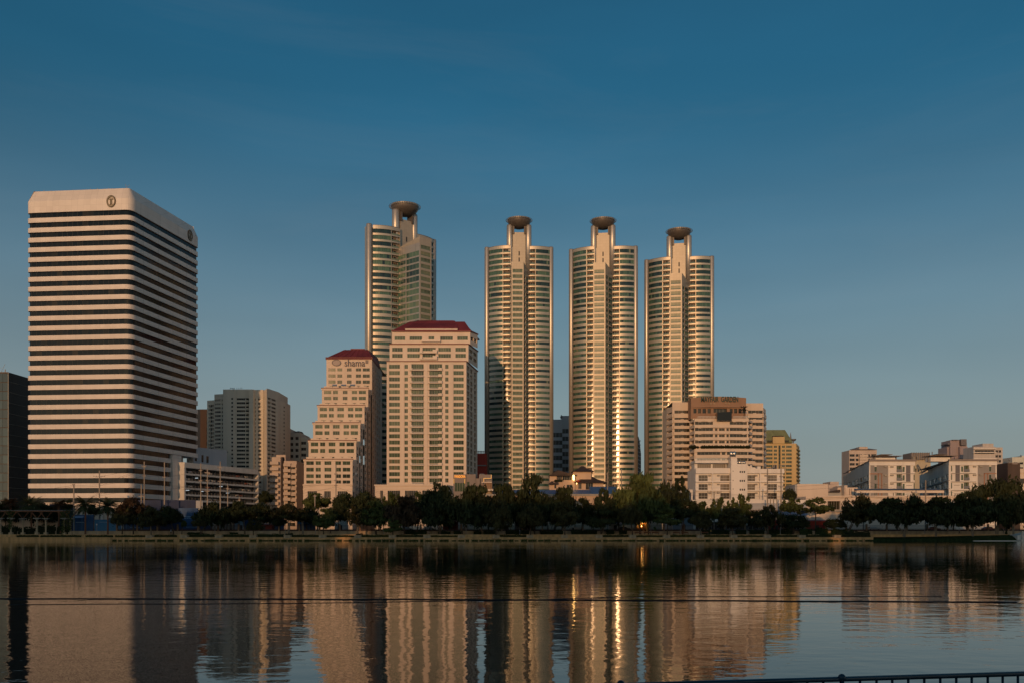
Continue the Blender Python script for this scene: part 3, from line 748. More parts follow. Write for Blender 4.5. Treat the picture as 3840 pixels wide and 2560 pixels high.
# car park
G0, G1, GE = P(691, 360), P(968, 405), P(655, 361.2)
f3 = Fr(640, 1300, .4847, 360)
cp = Bld('car_park', (-122, 380), 'open-sided white car park of five decks beside the striped office tower', 'car park')
ztop = wz(1731, 360); dv_ = Vector((G1[0] - G0[0], G1[1] - G0[1])); LN = dv_.length; dv_.normalize(); nv = Vector((dv_.y, -dv_.x))
back = Vector((-dv_.y, dv_.x)) * 0 + (-nv) * 17
b = MB(); pl = [GE, G0, (G0[0] + 1.0 * dv_.x, G0[1] + 1.0 * dv_.y), (GE[0] + 1 * dv_.x, GE[1] + dv_.y + 6)]
b.prism([GE, G0, (G0[0] + dv_.x * .9, G0[1] + dv_.y * .9), (GE[0] + dv_.x * .9, GE[1] + dv_.y * .9)], GZ, ztop); cp.part('end_wall', b, [M['garage']])
def gslab(z0, z1, name, out=.0, m=0):
    b = MB(); a = Vector(G0) + nv * out; c = Vector(G1) + nv * out; e = c - nv * 17; g_ = a - nv * 17
    b.prism([tuple(a), tuple(c), tuple(e), tuple(g_)], z0, z1); cp.part(name, b, [M['garage']])
gslab(wz(1751, 360), ztop, 'parapet', .1)
levels = [wz(1300 + .4847 * q, 360) for q in (972, 1029, 1084, 1134, 1178)]
for z in levels: gslab(z - .75, z, 'deck', .05)
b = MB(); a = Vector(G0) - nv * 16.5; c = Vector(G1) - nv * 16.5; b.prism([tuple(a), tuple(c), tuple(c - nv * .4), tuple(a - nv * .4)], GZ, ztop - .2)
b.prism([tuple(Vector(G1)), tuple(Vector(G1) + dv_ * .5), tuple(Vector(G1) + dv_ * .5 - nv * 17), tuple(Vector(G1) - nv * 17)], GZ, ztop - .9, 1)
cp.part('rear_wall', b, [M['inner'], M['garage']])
for k in range(8):
    for dd in (2.2, 9):
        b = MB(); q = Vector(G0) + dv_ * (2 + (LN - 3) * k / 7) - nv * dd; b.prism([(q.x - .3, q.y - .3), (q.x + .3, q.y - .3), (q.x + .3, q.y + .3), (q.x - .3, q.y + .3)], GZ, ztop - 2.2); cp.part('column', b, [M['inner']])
for z in levels:
    b = MB(); 
    for h in (.45, .9): b.bar((*(Vector(G0) + dv_ * .3), z + h), (*(Vector(G1)), z + h), .07)
    for k in range(24): q = Vector(G0) + dv_ * (LN * k / 24 + .5); b.bar((*q, z), (*q, z + .9), .06)
    cp.part('guard_rail', b, [M['steel']])
lampm = emit('fluorescent_tube', (.85, .95, 1), 1.0)
for z, t, dd in ((levels[0], .04, 5), (levels[3], .14, 4), (levels[3], .17, 7), (levels[4], .16, 5), (levels[3], .36, 5), (levels[4], .4, 5), (levels[1], .3, 6), (levels[2], .6, 5), (levels[3], .72, 6)):
    q = Vector(G0) + dv_ * LN * t - nv * dd; b = MB(); b.bar((q.x - .7, q.y, z + 1.72), (q.x + .7, q.y, z + 1.78), .14); cp.part('ceiling_lamp', b, [lampm])
cp.finish()
# parked cars on the decks
def car_proto(colr, nm):
    r = thing('parked_car', (0, 0, 0), 'x', 'car', 'cars parked on the open decks of the car park')
    b = MB(); prof = [(-2.1, .35), (2.1, .35), (2.15, .75), (1.9, .9), (1.1, .95), (.55, 1.4), (-1.1, 1.42), (-1.7, .98), (-2.15, .92)]
    i0 = 0
    for sgn in (-1, 1):
        b.v += [(x, sgn * (.85 if z < 1 else .68), z) for x, z in prof]
    n = len(prof); b.f.append(tuple(range(n))); b.m.append(0); b.r.append(0); b.f.append(tuple(reversed(range(n, 2 * n)))); b.m.append(0); b.r.append(0)
    for k in range(n):
        j = (k + 1) % n; b.f.append((k, k + n, j + n, j)); b.m.append(1 if k in (4, 6) else 0); b.r.append(0)
    b.build('body', [mat('car_paint_' + nm, colr, .3, metal=.2, streak=False), G['black']], r, local=True)
    for x in (-1.35, 1.35):
        for sgn in (-1, 1):
            b = MB(); b.tube([(x, sgn * .7, .33), (x, sgn * .88, .33)], .33, 12); b.build('wheel', [M['dark']], r, local=True)
    return r
protos = [car_proto((.55, .55, .55), 'silver'), car_proto((.60, .56, .5), 'white'), car_proto((.30, .07, .04), 'red'), car_proto((.04, .045, .055), 'grey')]
names = ['silver', 'white', 'dark red', 'dark grey']
DK = ['uppermost', 'second', 'third', 'fourth', 'lowest']
used_p = set()
for lv, t, c in ((0, .10, 0), (0, .36, 1), (0, .74, 2), (0, .86, 1), (1, .05, 0), (1, .08, 1), (1, .33, 1), (1, .40, 0), (1, .86, 2), (1, .92, 1), (2, .03, 1), (2, .1, 0), (2, .33, 2), (2, .55, 3), (2, .62, 1), (2, .82, 1), (2, .9, 0), (3, .3, 3), (3, .72, 1), (3, .78, 2), (4, .34, 1), (4, .42, 0), (4, .74, 1)):
    q = Vector(G0) + dv_ * LN * t - nv * 3.1; z = levels[lv]
    lb = f'{names[c]} car on the {DK[lv]} deck of the white car park, ' + ('near its left end' if t < .2 else 'left of its middle' if t < .5 else 'right of its middle' if t < .8 else 'near its right end')
    if c in used_p: copy_tree(protos[c], (q.x, q.y, z), math.atan2(dv_.y, dv_.x) + R(90), label=lb)
    else:
        used_p.add(c); protos[c].location = (q.x, q.y, z); protos[c].rotation_euler = (0, 0, math.atan2(dv_.y, dv_.x) + R(90)); protos[c]['label'] = lb
# grey plant box on the car park roof
pb = Bld('plant_house', P(760, 388), 'grey blue windowless block with dark doors rising behind the car park', 'building')
b = MB(); A_, B2 = P(716, 385), P(851, 402); z1 = wz(1674, 386)
pb.facade(b, A_, B2, GZ, z1, [(2.0, 3.2, wz(1726, 386), wz(1699, 386), 1, 0), (5.6, 6.7, wz(1730, 388), wz(1703, 388), 1, 0), (8.2, 9.5, wz(1732, 390), wz(1707, 390), 1, 0)], .15, G['grey'])
b.face([(*A_, z1), (*B2, z1), (B2[0] - 3, B2[1] + 12, z1), (A_[0] - 3, A_[1] + 12, z1)]); pb.part('wall', b, [M['greyblue']]); pb.finish(name='door')
# dark brown tower slice
bt = Bld('brown_tower', P(760, 470), 'dark brown tiled tower glimpsed between the striped tower and the beige condo', 'tower block')
b = MB(); z1 = wz(1533, 470); A_, B2, C_ = P(700, 474), P(751, 470), P(800, 470)
bt.facade(b, A_, B2, GZ, z1, [], 0, m=1); z = z1 - 2
o = []
while z > 20: o.append((3.2, 6.8, z - 2.0, z, 2)); z -= 3.7
bt.facade(b, B2, C_, GZ, z1, o, .2, G['black']); b.face([(*A_, z1), (*B2, z1), (*C_, z1), (C_[0], 490, z1), (A_[0], 490, z1)]); bt.part('wall', b, [M['brown'], M['dark']]); bt.finish(60)
# beige faceted condominium
S3 = lambda zx: 640 + zx * .4847
bc = Bld('beige_condo', P(925, 440), 'beige many-faceted condominium with small square windows behind the car park', 'apartment building')
segs = [(282, 338, 431.0, 429.5, 412, 'a'), (338, 405, 426.0, 424.5, 364, 'b'), (405, 488, 420.5, 420.0, 327, 'c'), (488, 507, 420.0, 421.2, 327, 'n'), (507, 606, 421.2, 421.0, 327, 'w'), (606, 640, 419.5, 419.5, 327, 'n'), (640, 716, 422.0, 422.0, 330, 'd'), (716, 744, 422.5, 417.5, 330, 'n'), (744, 833, 417.5, 429.0, 333, 'e'), (833, 836, 431.0, 430.5, 418, 'n'), (836, 887, 430.5, 437.0, 420, 'f')]
b = MB(); prev = None; fl = 14.8 * 421 / F
for x0, x1, Y0, Y1, zy, k in segs:
    A_, B2 = P(S3(x0), Y0), P(S3(x1), Y1); z1 = wz(1300 + zy * .4847, (Y0 + Y1) / 2); W = math.dist(A_, B2); ops = []
    z = wz(1300 + 395 * .4847, 421); z = z if zy < 400 else z - fl * 1.0
    if k == 'b': z += fl * 0.05
    while z > GZ + 8:
        t, u = z, z - fl * .52
        if k == 'a': ops += [(W * .2, W * .38, u - .1, t, 1, .15), (W * .42, W * .97, u - .2, t, 2, .2, .7)]
        if k == 'b': ops += [(W * .05, W * .72, u + .05, t, 3, None), (W * .86, W * .98, u, t - .1, 1, .1)]
        if k == 'c': ops += [(W * .76, W * .93, u + .1, t, 1, .1)]
        if k == 'w': ops += [(W * .04, W * .70, u + .05, t, 4, None), (W * .74, W * .99, u - .25, t, 2, .1, .8)]
        if k == 'd': ops += [(W * .04, W * .22, u - .1, t, 1, 0), (W * .48, W * .80, u + .02, t, 2, 0.05, .5)]
        if k == 'e': ops += [(W * .10, W * .34, u - .2, t, 2, .15, .8), (W * .40, W * .78, u + .05, t, 3, None)]
        if k == 'f': ops += [(W * .12, W * .26, u + .1, t, 1, .05), (W * .75, W * .92, u + .1, t, 1, .05)]
        z -= fl
    bc.facade(b, A_, B2, GZ, z1, ops, .25, G['grey'])
    b.face([(*A_, z1), (*B2, z1), (B2[0], 447, z1), (A_[0], 447, z1)])
    for q, nx in ((A_, 0), (B2, 1)): b.quad((*q, GZ), (q[0], 447, GZ), (q[0], 447, z1), (*q, z1))
bc.part('wall', b, [M['beige']])
for k in ('a', 'w', 'e'):
    sg = [q for q in segs if q[5] == k][0]; A_, B2 = Vector(P(S3(sg[0]), sg[2])), Vector(P(S3(sg[1]), sg[3])); z = wz(1300 + 395 * .4847, 421) - (fl if sg[4] > 400 else 0)
    a_, c_ = (.2, .38) if k == 'a' else (.74, .99) if k == 'w' else (.1, .34)
    while z > GZ + 10:
        r = MB(); r.bar((*(A_ + (B2 - A_) * a_ + Vector((0, -.2))), z - fl * .62), (*(A_ + (B2 - A_) * c_ + Vector((0, -.2))), z - fl * .62), .18, .42); bc.part('balcony_rail', r, [M['beige']]); z -= fl
b = MB()
for k in range(7): x = S3(460 + k * 15 + random.random() * 8); b.bar((wx(x, 425), 425, wz(1458, 425)), (wx(x, 425), 425, wz(1452, 425)), .15)
b.bar((wx(S3(462), 425), 425, wz(1453, 425)), (wx(S3(490), 425), 425, wz(1456, 425)), .2); bc.part('roof_masts', b, [M['steel']])
bc.finish()
# grey-green tower and the terraced pink apartments in front
gt = Bld('grey_apartment_tower', P(1110, 460), 'grey green apartment tower with a rounded top beside the stepped block', 'apartment building')
b = MB()
for x0, x1, zy, Yf in ((885, 918, 628, 456), (918, 1000, 660, 458), (1000, 1066, 697, 460)):
    A_, B2 = P(S3(x0), Yf), P(S3(x1), Yf); z1 = wz(1300 + zy * .4847, Yf); W = B2[0] - A_[0]; ops = []; z = z1 - 2.2
    while z > 12:
        nw = 1 if x0 != 918 else 2
        for j in range(nw): ops.append((W * (j + .14) / nw, W * (j + .72) / nw, z - 1.5, z, 2, None, .5))
        z -= 3.0
    gt.facade(b, A_, B2, GZ, z1, ops, .3, G['grey']); b.quad((*B2, GZ), (B2[0], 480, GZ), (B2[0], 480, z1), (*B2, z1)); b.quad((A_[0], 480, GZ), (*A_, GZ), (*A_, z1), (A_[0], 480, z1)); b.face([(*A_, z1), (*B2, z1), (B2[0], 480, z1), (A_[0], 480, z1)])
gt.part('wall', b, [M['greygreen']])
b = MB(); cxx, Y_ = wx(S3(975), 462), 466; b.lathe(cxx, Y_, [(2.6, wz(1300 + 662 * .4847, 460)), (2.5, wz(1300 + 660 * .4847, 460) + .2), (1.9, wz(1300 + 658 * .4847, 460) + .8), (.2, wz(1300 + 655 * .4847, 460) + 1)], 16); gt.part('roof_dome', b, [M['brown']]); gt.finish(80)
ta = Bld('terraced_apartments', P(1015, 428), 'low pink apartment block with stacked wide balconies beside the car park', 'apartment building')
b = MB(); fl = 44 * .4847 * 425 / F
def slabset(x0, x1, Yf, ztop_, n, proud):
    for i in range(n):
        z = ztop_ - i * fl
        q = MB(); q.box(wx(S3(x0), Yf), wx(S3(x1), Yf), Yf - proud, Yf + 1, z - fl * .52, z); ta.part('balcony', q, [M['terra']])
core = [(550, 780, 424, 925, 1), (770, 850, 422, 850, 0), (850, 880, 426, 850, 2), (876, 975, 424, 880, 0)]
for x0, x1, Yf, zy, m_ in core:
    A_, B2 = P(S3(x0), Yf), P(S3(x1), Yf); z1 = wz(1300 + zy * .4847, Yf); W = B2[0] - A_[0]; ops = []; z = z1 - 2.2
    while z > 6 and m_ != 2:
        ops += [(W * .3, W * .88, z - fl * .6, z, 2, .2, 1.2)]; z -= fl
    ta.facade(b, A_, B2, GZ, z1, ops, .8, G['bal']); b.face([(*A_, z1), (*B2, z1), (B2[0], 445, z1), (A_[0], 445, z1)]); b.quad((*B2, GZ), (B2[0], 445, GZ), (B2[0], 445, z1), (*B2, z1)); b.quad((A_[0], 445, GZ), (*A_, GZ), (*A_, z1), (A_[0], 445, z1))
ta.part('wall', b, [M['terra']])
for x0, x1, Yf, n, zy in ((636, 738, 423.4, 6, 925), (770, 838, 421.4, 8, 886), (876, 932, 423.4, 7, 900)): slabset(x0, x1, Yf, wz(1300 + zy * .4847, Yf), n, 1.3)
slabset(932, 974, 423.6, wz(1300 + 905 * .4847, 423), 7, .8)
b = MB(); Yf = 424; b.box(wx(S3(605), Yf), wx(S3(775), Yf), Yf - .6, Yf + 12, wz(1300 + 877 * .4847, Yf), wz(1300 + 858 * .4847, Yf)); b.box(wx(S3(628), Yf), wx(S3(700), Yf), Yf + 1, Yf + 9, wz(1300 + 925 * .4847, Yf), wz(1300 + 877 * .4847, Yf)); b.box(wx(S3(740), Yf), wx(S3(800), Yf), Yf + .5, Yf + 9, wz(1300 + 925 * .4847, Yf), wz(1300 + 812 * .4847, Yf)); b.box(wx(S3(800), Yf), wx(S3(880), Yf), Yf + 2, Yf + 9, wz(1300 + 925 * .4847, Yf), wz(1300 + 830 * .4847, Yf)); ta.part('penthouse', b, [M['terra']]); ta.finish(60)
# ------------------------------------------------------------------ the stepped block with the oval sign
f4 = Fr(1100, 1150, .5101, 395)
sb = Bld('stepped_apartment_block', P(1270, 430), 'cream stepped apartment block with a small dark red roof and an oval sign', 'apartment building')
steps = [(243, 578, 375, 598, 432), (210, 550, 598, 725, 424.6), (178, 523, 725, 852, 417), (145, 492, 852, 982, 410), (112, 462, 982, 1120, 402.5), (78, 435, 1120, 1305, 395)]
XR_ = wx(f4.px(560), 395)
rowY = [[(452, 471), (497, 517), (541, 562)], [(617, 637), (661, 682)], [(742, 763), (787, 809)], [(868, 890), (914, 937)], [(997, 1020), (1044, 1069)], [(1135, 1157), (1182, 1206), (1230, 1253), (1275, 1294)]]
cols = [(.06, .19, 2), (.255, .335, 2), (.435, .55, 3), (.66, .75, 2), (.81, .94, 2)]
for i, (x0, x1, zt_, zb_, Yf) in enumerate(steps):
    A_, B2 = (wx(f4.px(x0), Yf), Yf), (wx(f4.px(x1), Yf), Yf); f = f4.at(Yf); W = B2[0] - A_[0]
    z1 = f.Z(zt_); z0 = f.Z(zb_) - 3 if i < 5 else GZ
    ops = []
    for (ya, yb) in rowY[i]:
        for ci, (u0, u1, n) in enumerate(cols):
            uu0, uu1, rn = W * u0, W * u1, None
            if i < 2 and ci == 2: uu0, uu1, rn = W * .465, W * .54, .05
            if i == 0 and ci > 2: rn = .05
            if i == 5 and (ya > 1229) and ci == 3: rn = .02
            if i == 5 and (ya > 1229) and ci == 4: rn = .0
            ops.append((uu0 - .25, uu1 + .25, f.Z(yb + 1.5), f.Z(ya - 2), n, rn))
    if i < 5:
        for u0, u1, n in cols: ops.append((W * u0 + .2, W * u1 - .2, f.Z(zb_ - 12), f.Z(zb_ - 20), 1, .03))
    b = MB(); sb.facade(b, A_, B2, z0, z1, ops, .35, G['green'])
    b.face([(*A_, z1), (*B2, z1), (B2[0], 484, z1), (A_[0], 484, z1)]); b.quad((A_[0], 484, z0), (*A_, z0), (*A_, z1), (A_[0], 484, z1))
    # side wall returning to the block behind
    nY = steps[i - 1][4] if i else 484
    E = (wx(f4.px(x1), Yf) + (0.15 if i else 5.0), nY) if i else P(f4.px(652), 470)
    W2 = math.dist(B2, E); o2 = []
    if i == 0:
        for k in range(22):
            z = z1 - 3.5 - k * 3.02
            if z < 9: break
            for u in (.10, .30, .52, .72): o2.append((W2 * u, W2 * u + 2.6, z - 1.7, z, 2, .12 if u > .2 else .25, .7))
        z0s = GZ
    else:
        z = z1 - 2.4
        while z > GZ + 9: o2.append((W2 * .2, W2 * .62, z - 1.5, z, 2, .2)); z -= 3.02
        z0s = GZ
    sb.facade(b, B2, E, z0s, z1, o2, .35, G['bal'])
    b.box(A_[0] - .25, B2[0] + .25, Yf - .30, Yf, z1 - .75, z1 + .02)
    q = MB(); q.box(A_[0] - .35, B2[0] + .35, Yf - .42, Yf + .5, z1 + .02, z1 + .34)
    st_ = sb.part('step', b, [M['cream']]); sb.part('coping', q, [M['brownline']], st_)
    if i:
        q = MB()
        for u0, u1, n in cols: q.box(A_[0] + W * u0 - .5, A_[0] + W * u1 + .5, Yf + .8, Yf + 1.3, z1 + .34, z1 + 1.15)
        sb.part('terrace_parapet', q, [M['cream2']], st_)
# base storeys, wider
Yf = 393.6; f = f4.at(Yf); A_, B2 = (f.X(72), Yf), (f.X(434), Yf); W = B2[0] - A_[0]; b = MB()
sb.facade(b, A_, B2, GZ, f.Z(1300), [(W * .09, W * .28, f.Z(1400), f.Z(1352), 5), (W * .43, W * .56, f.Z(1400), f.Z(1352), 4), (W * .70, W * .89, f.Z(1400), f.Z(1352), 5)], .4, G['grey'])
b.box(A_[0] - .2, B2[0] + .2, Yf - .35, Yf + .2, f.Z(1310), f.Z(1302)); b.box(A_[0] - .15, B2[0] + .15, Yf - .25, Yf + .2, f.Z(1340), f.Z(1335))
b.face([(*A_, f.Z(1300)), (*B2, f.Z(1300)), (B2[0], 400, f.Z(1300)), (A_[0], 400, f.Z(1300))])
E = P(f4.px(600), 470); sb.facade(b, B2, E, GZ, f.Z(1300), [(2, 4, 6, f.Z(1355), 2, 0), (7, 16, 6, f.Z(1362), 4, .05, 1.0), (19, 26, 6, f.Z(1362), 3, .05, 1.0), (30, 40, 6, f.Z(1362), 3, .05)], .4, G['grey']); b.box(B2[0], B2[0] + .3, Yf, Yf + 1, f.Z(1310), f.Z(1302))
sb.part('base', b, [M['cream']])
# tall side shaft with lit porch near the bottom right
b = MB(); A_, B2 = P(f4.px(470), 413), P(f4.px(590), 455); z1 = wz(1750, 413)
sb.facade(b, A_, B2, f.Z(1300), z1, [(.6, 16, f.Z(1292), f.Z(1212), 3, .9, 2.0), (19, 26, f.Z(1292), f.Z(1212), 3, .4, 1.0), (30, 37, f.Z(1292), f.Z(1212), 2, .2, 1.0)], .4, G['bal'])
b.face([(*A_, z1), (*B2, z1), (B2[0] - 8, 455, z1), (A_[0] - 8, 413, z1)])
sb.part('porch_wing', b, [M['cream']])
# roof and sign
f = f4.at(432); b = MB(); x0, x1 = f.X(238), f.X(584); z0, z1 = f.Z(378), f4.at(443).Z(324); y0, y1 = 431.4, 486
e = [(x0, y0), (wx(f4.px(583), 432), y0), (wx(f4.px(650), 470), 470), (x0, y1)]
t = [(f.X(350), 440), (f.X(530), 440), (f.X(555), 462), (f.X(350), 462)]
for k in range(4):
    j = (k + 1) % 4; b.quad((*e[k], z0), (*e[j], z0), (*t[j], z1), (*t[k], z1))
b.face([(*p, z1) for p in t]); b.prism(e, z0 - .5, z0 - .02, bottom=True); b.box(f.X(396), f.X(500), 441, 456, z1 - .2, z1 + .75)
for k in range(7):
    p = Vector((*e[0], z0)).lerp(Vector((*e[1], z0)), (k + .5) / 7); q_ = Vector((*t[0], z1)).lerp(Vector((*t[1], z1)), (k + .5) / 7); b.bar(p + Vector((0, -.05, .05)), q_ + Vector((0, -.05, .05)), .16)
rf = sb.part('roof', b, [M['redroof']])
sg = bpy.data.objects.new('sign', None); col.objects.link(sg); sg.parent = sb.root; sg.location = (0, 0, 0)
b = MB(); S = 32; cx_, cz_ = f.X(318), f.Z(411); rx, rz_ = (f.X(352) - f.X(285)) / 2, (f.Z(387) - f.Z(434)) / 2
for (ka, kb, o, m) in ((1.0, .86, .55, 0), (.86, .0, .40, 1)):
    for k in range(S):
        a0, a1 = 2 * math.pi * k / S, 2 * math.pi * (k + 1) / S; p = lambda r, a, yy: (cx_ + rx * r * math.cos(a), 432 - yy, cz_ + rz_ * r * math.sin(a))
        b.quad(p(ka, a0, o), p(ka, a1, o), p(kb, a1, o), p(kb, a0, o), m)
        if not m: b.quad(p(1, a0, -.1), p(1, a1, -.1), p(1, a1, o), p(1, a0, o), 0)
b.build('oval_emblem', [M['navy'], mat('sign_oval_face', (.40, .33, .30), .6, streak=False)], sg)
text_part('lettering', 'shama', 4.0, (f.X(452), 431.7, f.Z(415)), sg, M['navy'], width=f.X(527) - f.X(377), ext=.18, sy=1.18)
b = MB(); b.box(f.X(531), f.X(550), 431.7, 431.95, f.Z(416), f.Z(391)); b.build('sign_square', M['shop'], sg)
for x0_, x1_ in ((295, 328), (358, 396), (424, 462)):
    b = MB(); b.prism([(f4.at(430).X(x0_), 427), (f4.at(430).X(x1_), 427), (f4.at(430).X(x1_ - 8), 430.5), (f4.at(430).X(x0_ + 8), 430.5)], f.Z(588), f.Z(580)); sb.part('terrace_awning', b, [M['bluesheet']])
sb.finish()
# ------------------------------------------------------------------ the big pink-cream block with red roof
pb = Bld('red_roofed_apartment_block', P(1605, 425), 'broad cream apartment block under a big dark red hipped roof, rows of curved balconies', 'apartment building')
Yf = 415; f = f4.at(Yf); A_, B2 = (f.X(687), Yf), (f.X(1272), Yf); pit = 46.35; rows = 19
wcols = [(705, 783, 4), (818, 842, 2), (1117, 1140, 2), (1178, 1252, 4)]; bcols = [(868, 958), (1000, 1094)]
ops = []
X0 = A_[0]
for k in range(rows):
    y = 424 + k * pit
    for a, c, n in wcols: ops.append((f.X(a) - X0, f.X(c) - X0, f.Z(y + 29), f.Z(y), n))
    for a, c in bcols: ops.append((f.X(a) - X0, f.X(c) - X0, f.Z(y + 29), f.Z(y - 4), 5, None, .5))
b = MB(); pb.facade(b, A_, B2, GZ, f.Z(403), ops, .3, G['green'])
E = P(1790, 441); W2 = math.dist(B2, E)
o2 = []
for k in range(rows):
    z = f.Z(424 + k * pit)
    for u in (.08, .36, .70): o2.append((W2 * u, W2 * (u + .2), z - 2.2, z, 2, .55, .5))
pb.facade(b, B2, E, GZ, f.Z(403), o2, .4, G['bal'])
b.face([(*A_, f.Z(403)), (*B2, f.Z(403)), (*E, f.Z(403)), (A_[0], 441, f.Z(403))]); b.quad((A_[0], 441, GZ), (*A_, GZ), (*A_, f.Z(403)), (A_[0], 441, f.Z(403)))
for a, c in ((687, 704), (785, 816), (961, 987), (1143, 1176), (1254, 1272)): b.box(f.X(a), f.X(c), Yf - .22, Yf, GZ, f.Z(405))
mainw = pb.part('main_wall', b, [M['cream']])
q = MB(); q.box(f.X(684), f.X(1275), Yf - .5, Yf + .6, f.Z(403), f.Z(398)); q.bar((f.X(1274), Yf, f.Z(401)), (E[0] + .2, E[1], f.Z(401)), .5); pb.part('coping', q, [M['brownline']], mainw)
for k in range(rows):
    y = 424 + k * pit
    for side, (a, c) in enumerate(bcols):
        b = MB(); lft = side == 0; 
        b.box(f.X(a - 12), f.X(c + 2), Yf - .9, Yf + .1, f.Z(y + 46), f.Z(y + 42))
        b.box(f.X(a + 4), f.X(c - 2), Yf - .85, Yf - .75, f.Z(y + 42), f.Z(y + 32), 0 if k < 0 else 1)
        xa, xc = (a - 12, a + 10) if lft else (c - 28, c + 2)
        cxm, hw = (f.X(xa) + f.X(xc)) / 2, (f.X(xc) - f.X(xa)) / 2
        poly = [(cxm + hw * math.cos(t), Yf - .8 + .35 * math.sin(t)) for t in [math.pi + math.pi * j / 8 for j in range(9)]] + [(cxm + hw, Yf + .05), (cxm - hw, Yf + .05)]
        b.prism(poly, f.Z(y + 42), f.Z(y + 26)); pb.part('balcony', b, [M['cream2'], M['steel']])
for (x0, x1, zt_, zb_, Yk, rr, wc) in ((708, 1287, 277, 405, 424, ((300, 328), (345, 373)), [(727, 803, 4), (838, 930, 5), (1066, 1158, 5), (1192, 1268, 4)]), (725, 1300, 180, 280, 433, ((218, 245),), [(745, 822, 4), (855, 946, 5), (994, 1035, 2), (1080, 1172, 5), (1206, 1282, 4)])):
    f = f4.at(Yk); A_, B2 = (f.X(x0), Yk), (f.X(x1), Yk); ops = []
    for ya, yb in rr:
        for a, c, n in wc: ops.append((f.X(a) - A_[0], f.X(c) - A_[0], f.Z(yb), f.Z(ya), n))
        if Yk == 424: ops.append((f.X(950) - A_[0], f.X(1046) - A_[0], f.Z(yb - 4), f.Z(ya), 5, None, 1.0))
    b = MB(); pb.facade(b, A_, B2, f.Z(zb_), f.Z(zt_), ops, .3, G['green']); E = P(1791, 441); W2 = math.dist(B2, E); o2 = [(W2 * .1, W2 * .45, f.Z(yb), f.Z(ya), 2, .5, .4) for ya, yb in rr] + [(W2 * .55, W2 * .9, f.Z(yb), f.Z(ya), 2, .5, .4) for ya, yb in rr]
    pb.facade(b, B2, E, f.Z(zb_), f.Z(zt_), o2, .3, G['bal']); b.face([(*A_, f.Z(zt_)), (*B2, f.Z(zt_)), (*E, f.Z(zt_)), (A_[0], 444, f.Z(zt_))]); b.quad((A_[0], 444, f.Z(zb_)), (*A_, f.Z(zb_)), (*A_, f.Z(zt_)), (A_[0], 444, f.Z(zt_)))
    st_ = pb.part('upper_storey', b, [M['cream']])
    q = MB(); q.box(f.X(x0 - 4), f.X(x1 + 3), Yk - .5, Yk + .6, f.Z(zt_ + 1), f.Z(zt_ - 5)); q.bar((f.X(x1 + 2), Yk, f.Z(zt_ - 2)), (E[0] + .2, E[1], f.Z(zt_ - 2)), .5); pb.part('coping', q, [M['brownline']], st_)
    if Yk == 424:
        for ya, yb in rr:
            b = MB(); b.box(f.X(930), f.X(1058), Yk - 1.4, Yk, f.Z(yb + 16), f.Z(yb + 10)); cxm, hw = (f.X(1026) + f.X(1058)) / 2, (f.X(1058) - f.X(1026)) / 2; b.box(f.X(1026), f.X(1058), Yk - 1.5, Yk, f.Z(yb + 10), f.Z(yb - 10)); b.box(f.X(930), f.X(950), Yk - 1.4, Yk, f.Z(yb + 10), f.Z(yb - 2)); pb.part('balcony', b, [M['cream2']])
    else:
        b = MB(); b.box(f.X(945), f.X(1082), Yk - 1.6, Yk, f.Z(262), f.Z(246)); pb.part('balcony', b, [M['cream2']])
f = f4.at(433); b = MB(); z0, z1 = f.Z(178), f4.at(439.5).Z(112); E = P(1796, 444)
e = [(f.X(728), 432.2), (f.X(1306), 432.2), (E[0], 452), (f.X(728), 452)]; t = [(f.X(848), 439), (f.X(1255), 439), (f.X(1262), 446), (f.X(848), 446)]
for k in range(4):
    j = (k + 1) % 4; b.quad((*e[k], z0), (*e[j], z0), (*t[j], z1), (*t[k], z1))
b.face([(*p, z1) for p in t]); b.prism(e, z0 - .55, z0 - .02)
zq = f4.at(441).Z(102); b.box(f.X(908), f.X(1168), 441, 445.5, z1 - .3, zq); b.prism([(f.X(820), 432.0), (f.X(1212), 432.0), (f.X(1180), 441), (f.X(895), 441)], f.Z(168), f.Z(160), z1s=[f.Z(160), f.Z(160), zq - .1, zq - .1])
for k in range(22):
    x = 840 + k * 17; b.bar((f.X(x), 431.9, f.Z(159)), (f.X(905 + (x - 840) * .72), 440.9, zq - .02), .10)
rf = pb.part('roof', b, [M['redroof']])
q = MB(); q.box(f.X(824), f.X(1208), 431.7, 432.6, f.Z(176), f.Z(167)); pb.part('eaves_fascia', q, [M['cream2']], rf)
pb.finish(100)
# podium in front of it
pd = Bld('podium', P(1580, 405), 'long low cream podium with gridded windows and a planted roof edge below the red-roofed block', 'building')
Yf = 402; f = f4.at(Yf); A_, B2, E = (f.X(600), Yf), (f.X(1132), Yf), (f.X(1180), Yf + 12); ops = [(f.X(a) - A_[0], f.X(c) - A_[0], 6, f.Z(1348), n) for a, c, n in ((640, 658, 2), (694, 784, 6), (821, 912, 6), (948, 1040, 6), (1060, 1110, 4))]
b = MB(); z1 = f.Z(1306); pd.facade(b, A_, B2, GZ, z1, ops, .4, G['grey']); pd.facade(b, B2, E, GZ, z1, [], .3); b.face([(*A_, z1), (*B2, z1), (*E, z1), (A_[0], Yf + 12, z1)])
b.box(A_[0] - .3, B2[0] + .3, Yf - .4, Yf + .1, z1 - .5, z1 + .15); b.box(A_[0], B2[0], Yf - .2, Yf + .1, f.Z(1337), f.Z(1333)); pd.part('wall', b, [M['cream']]); pd.finish()
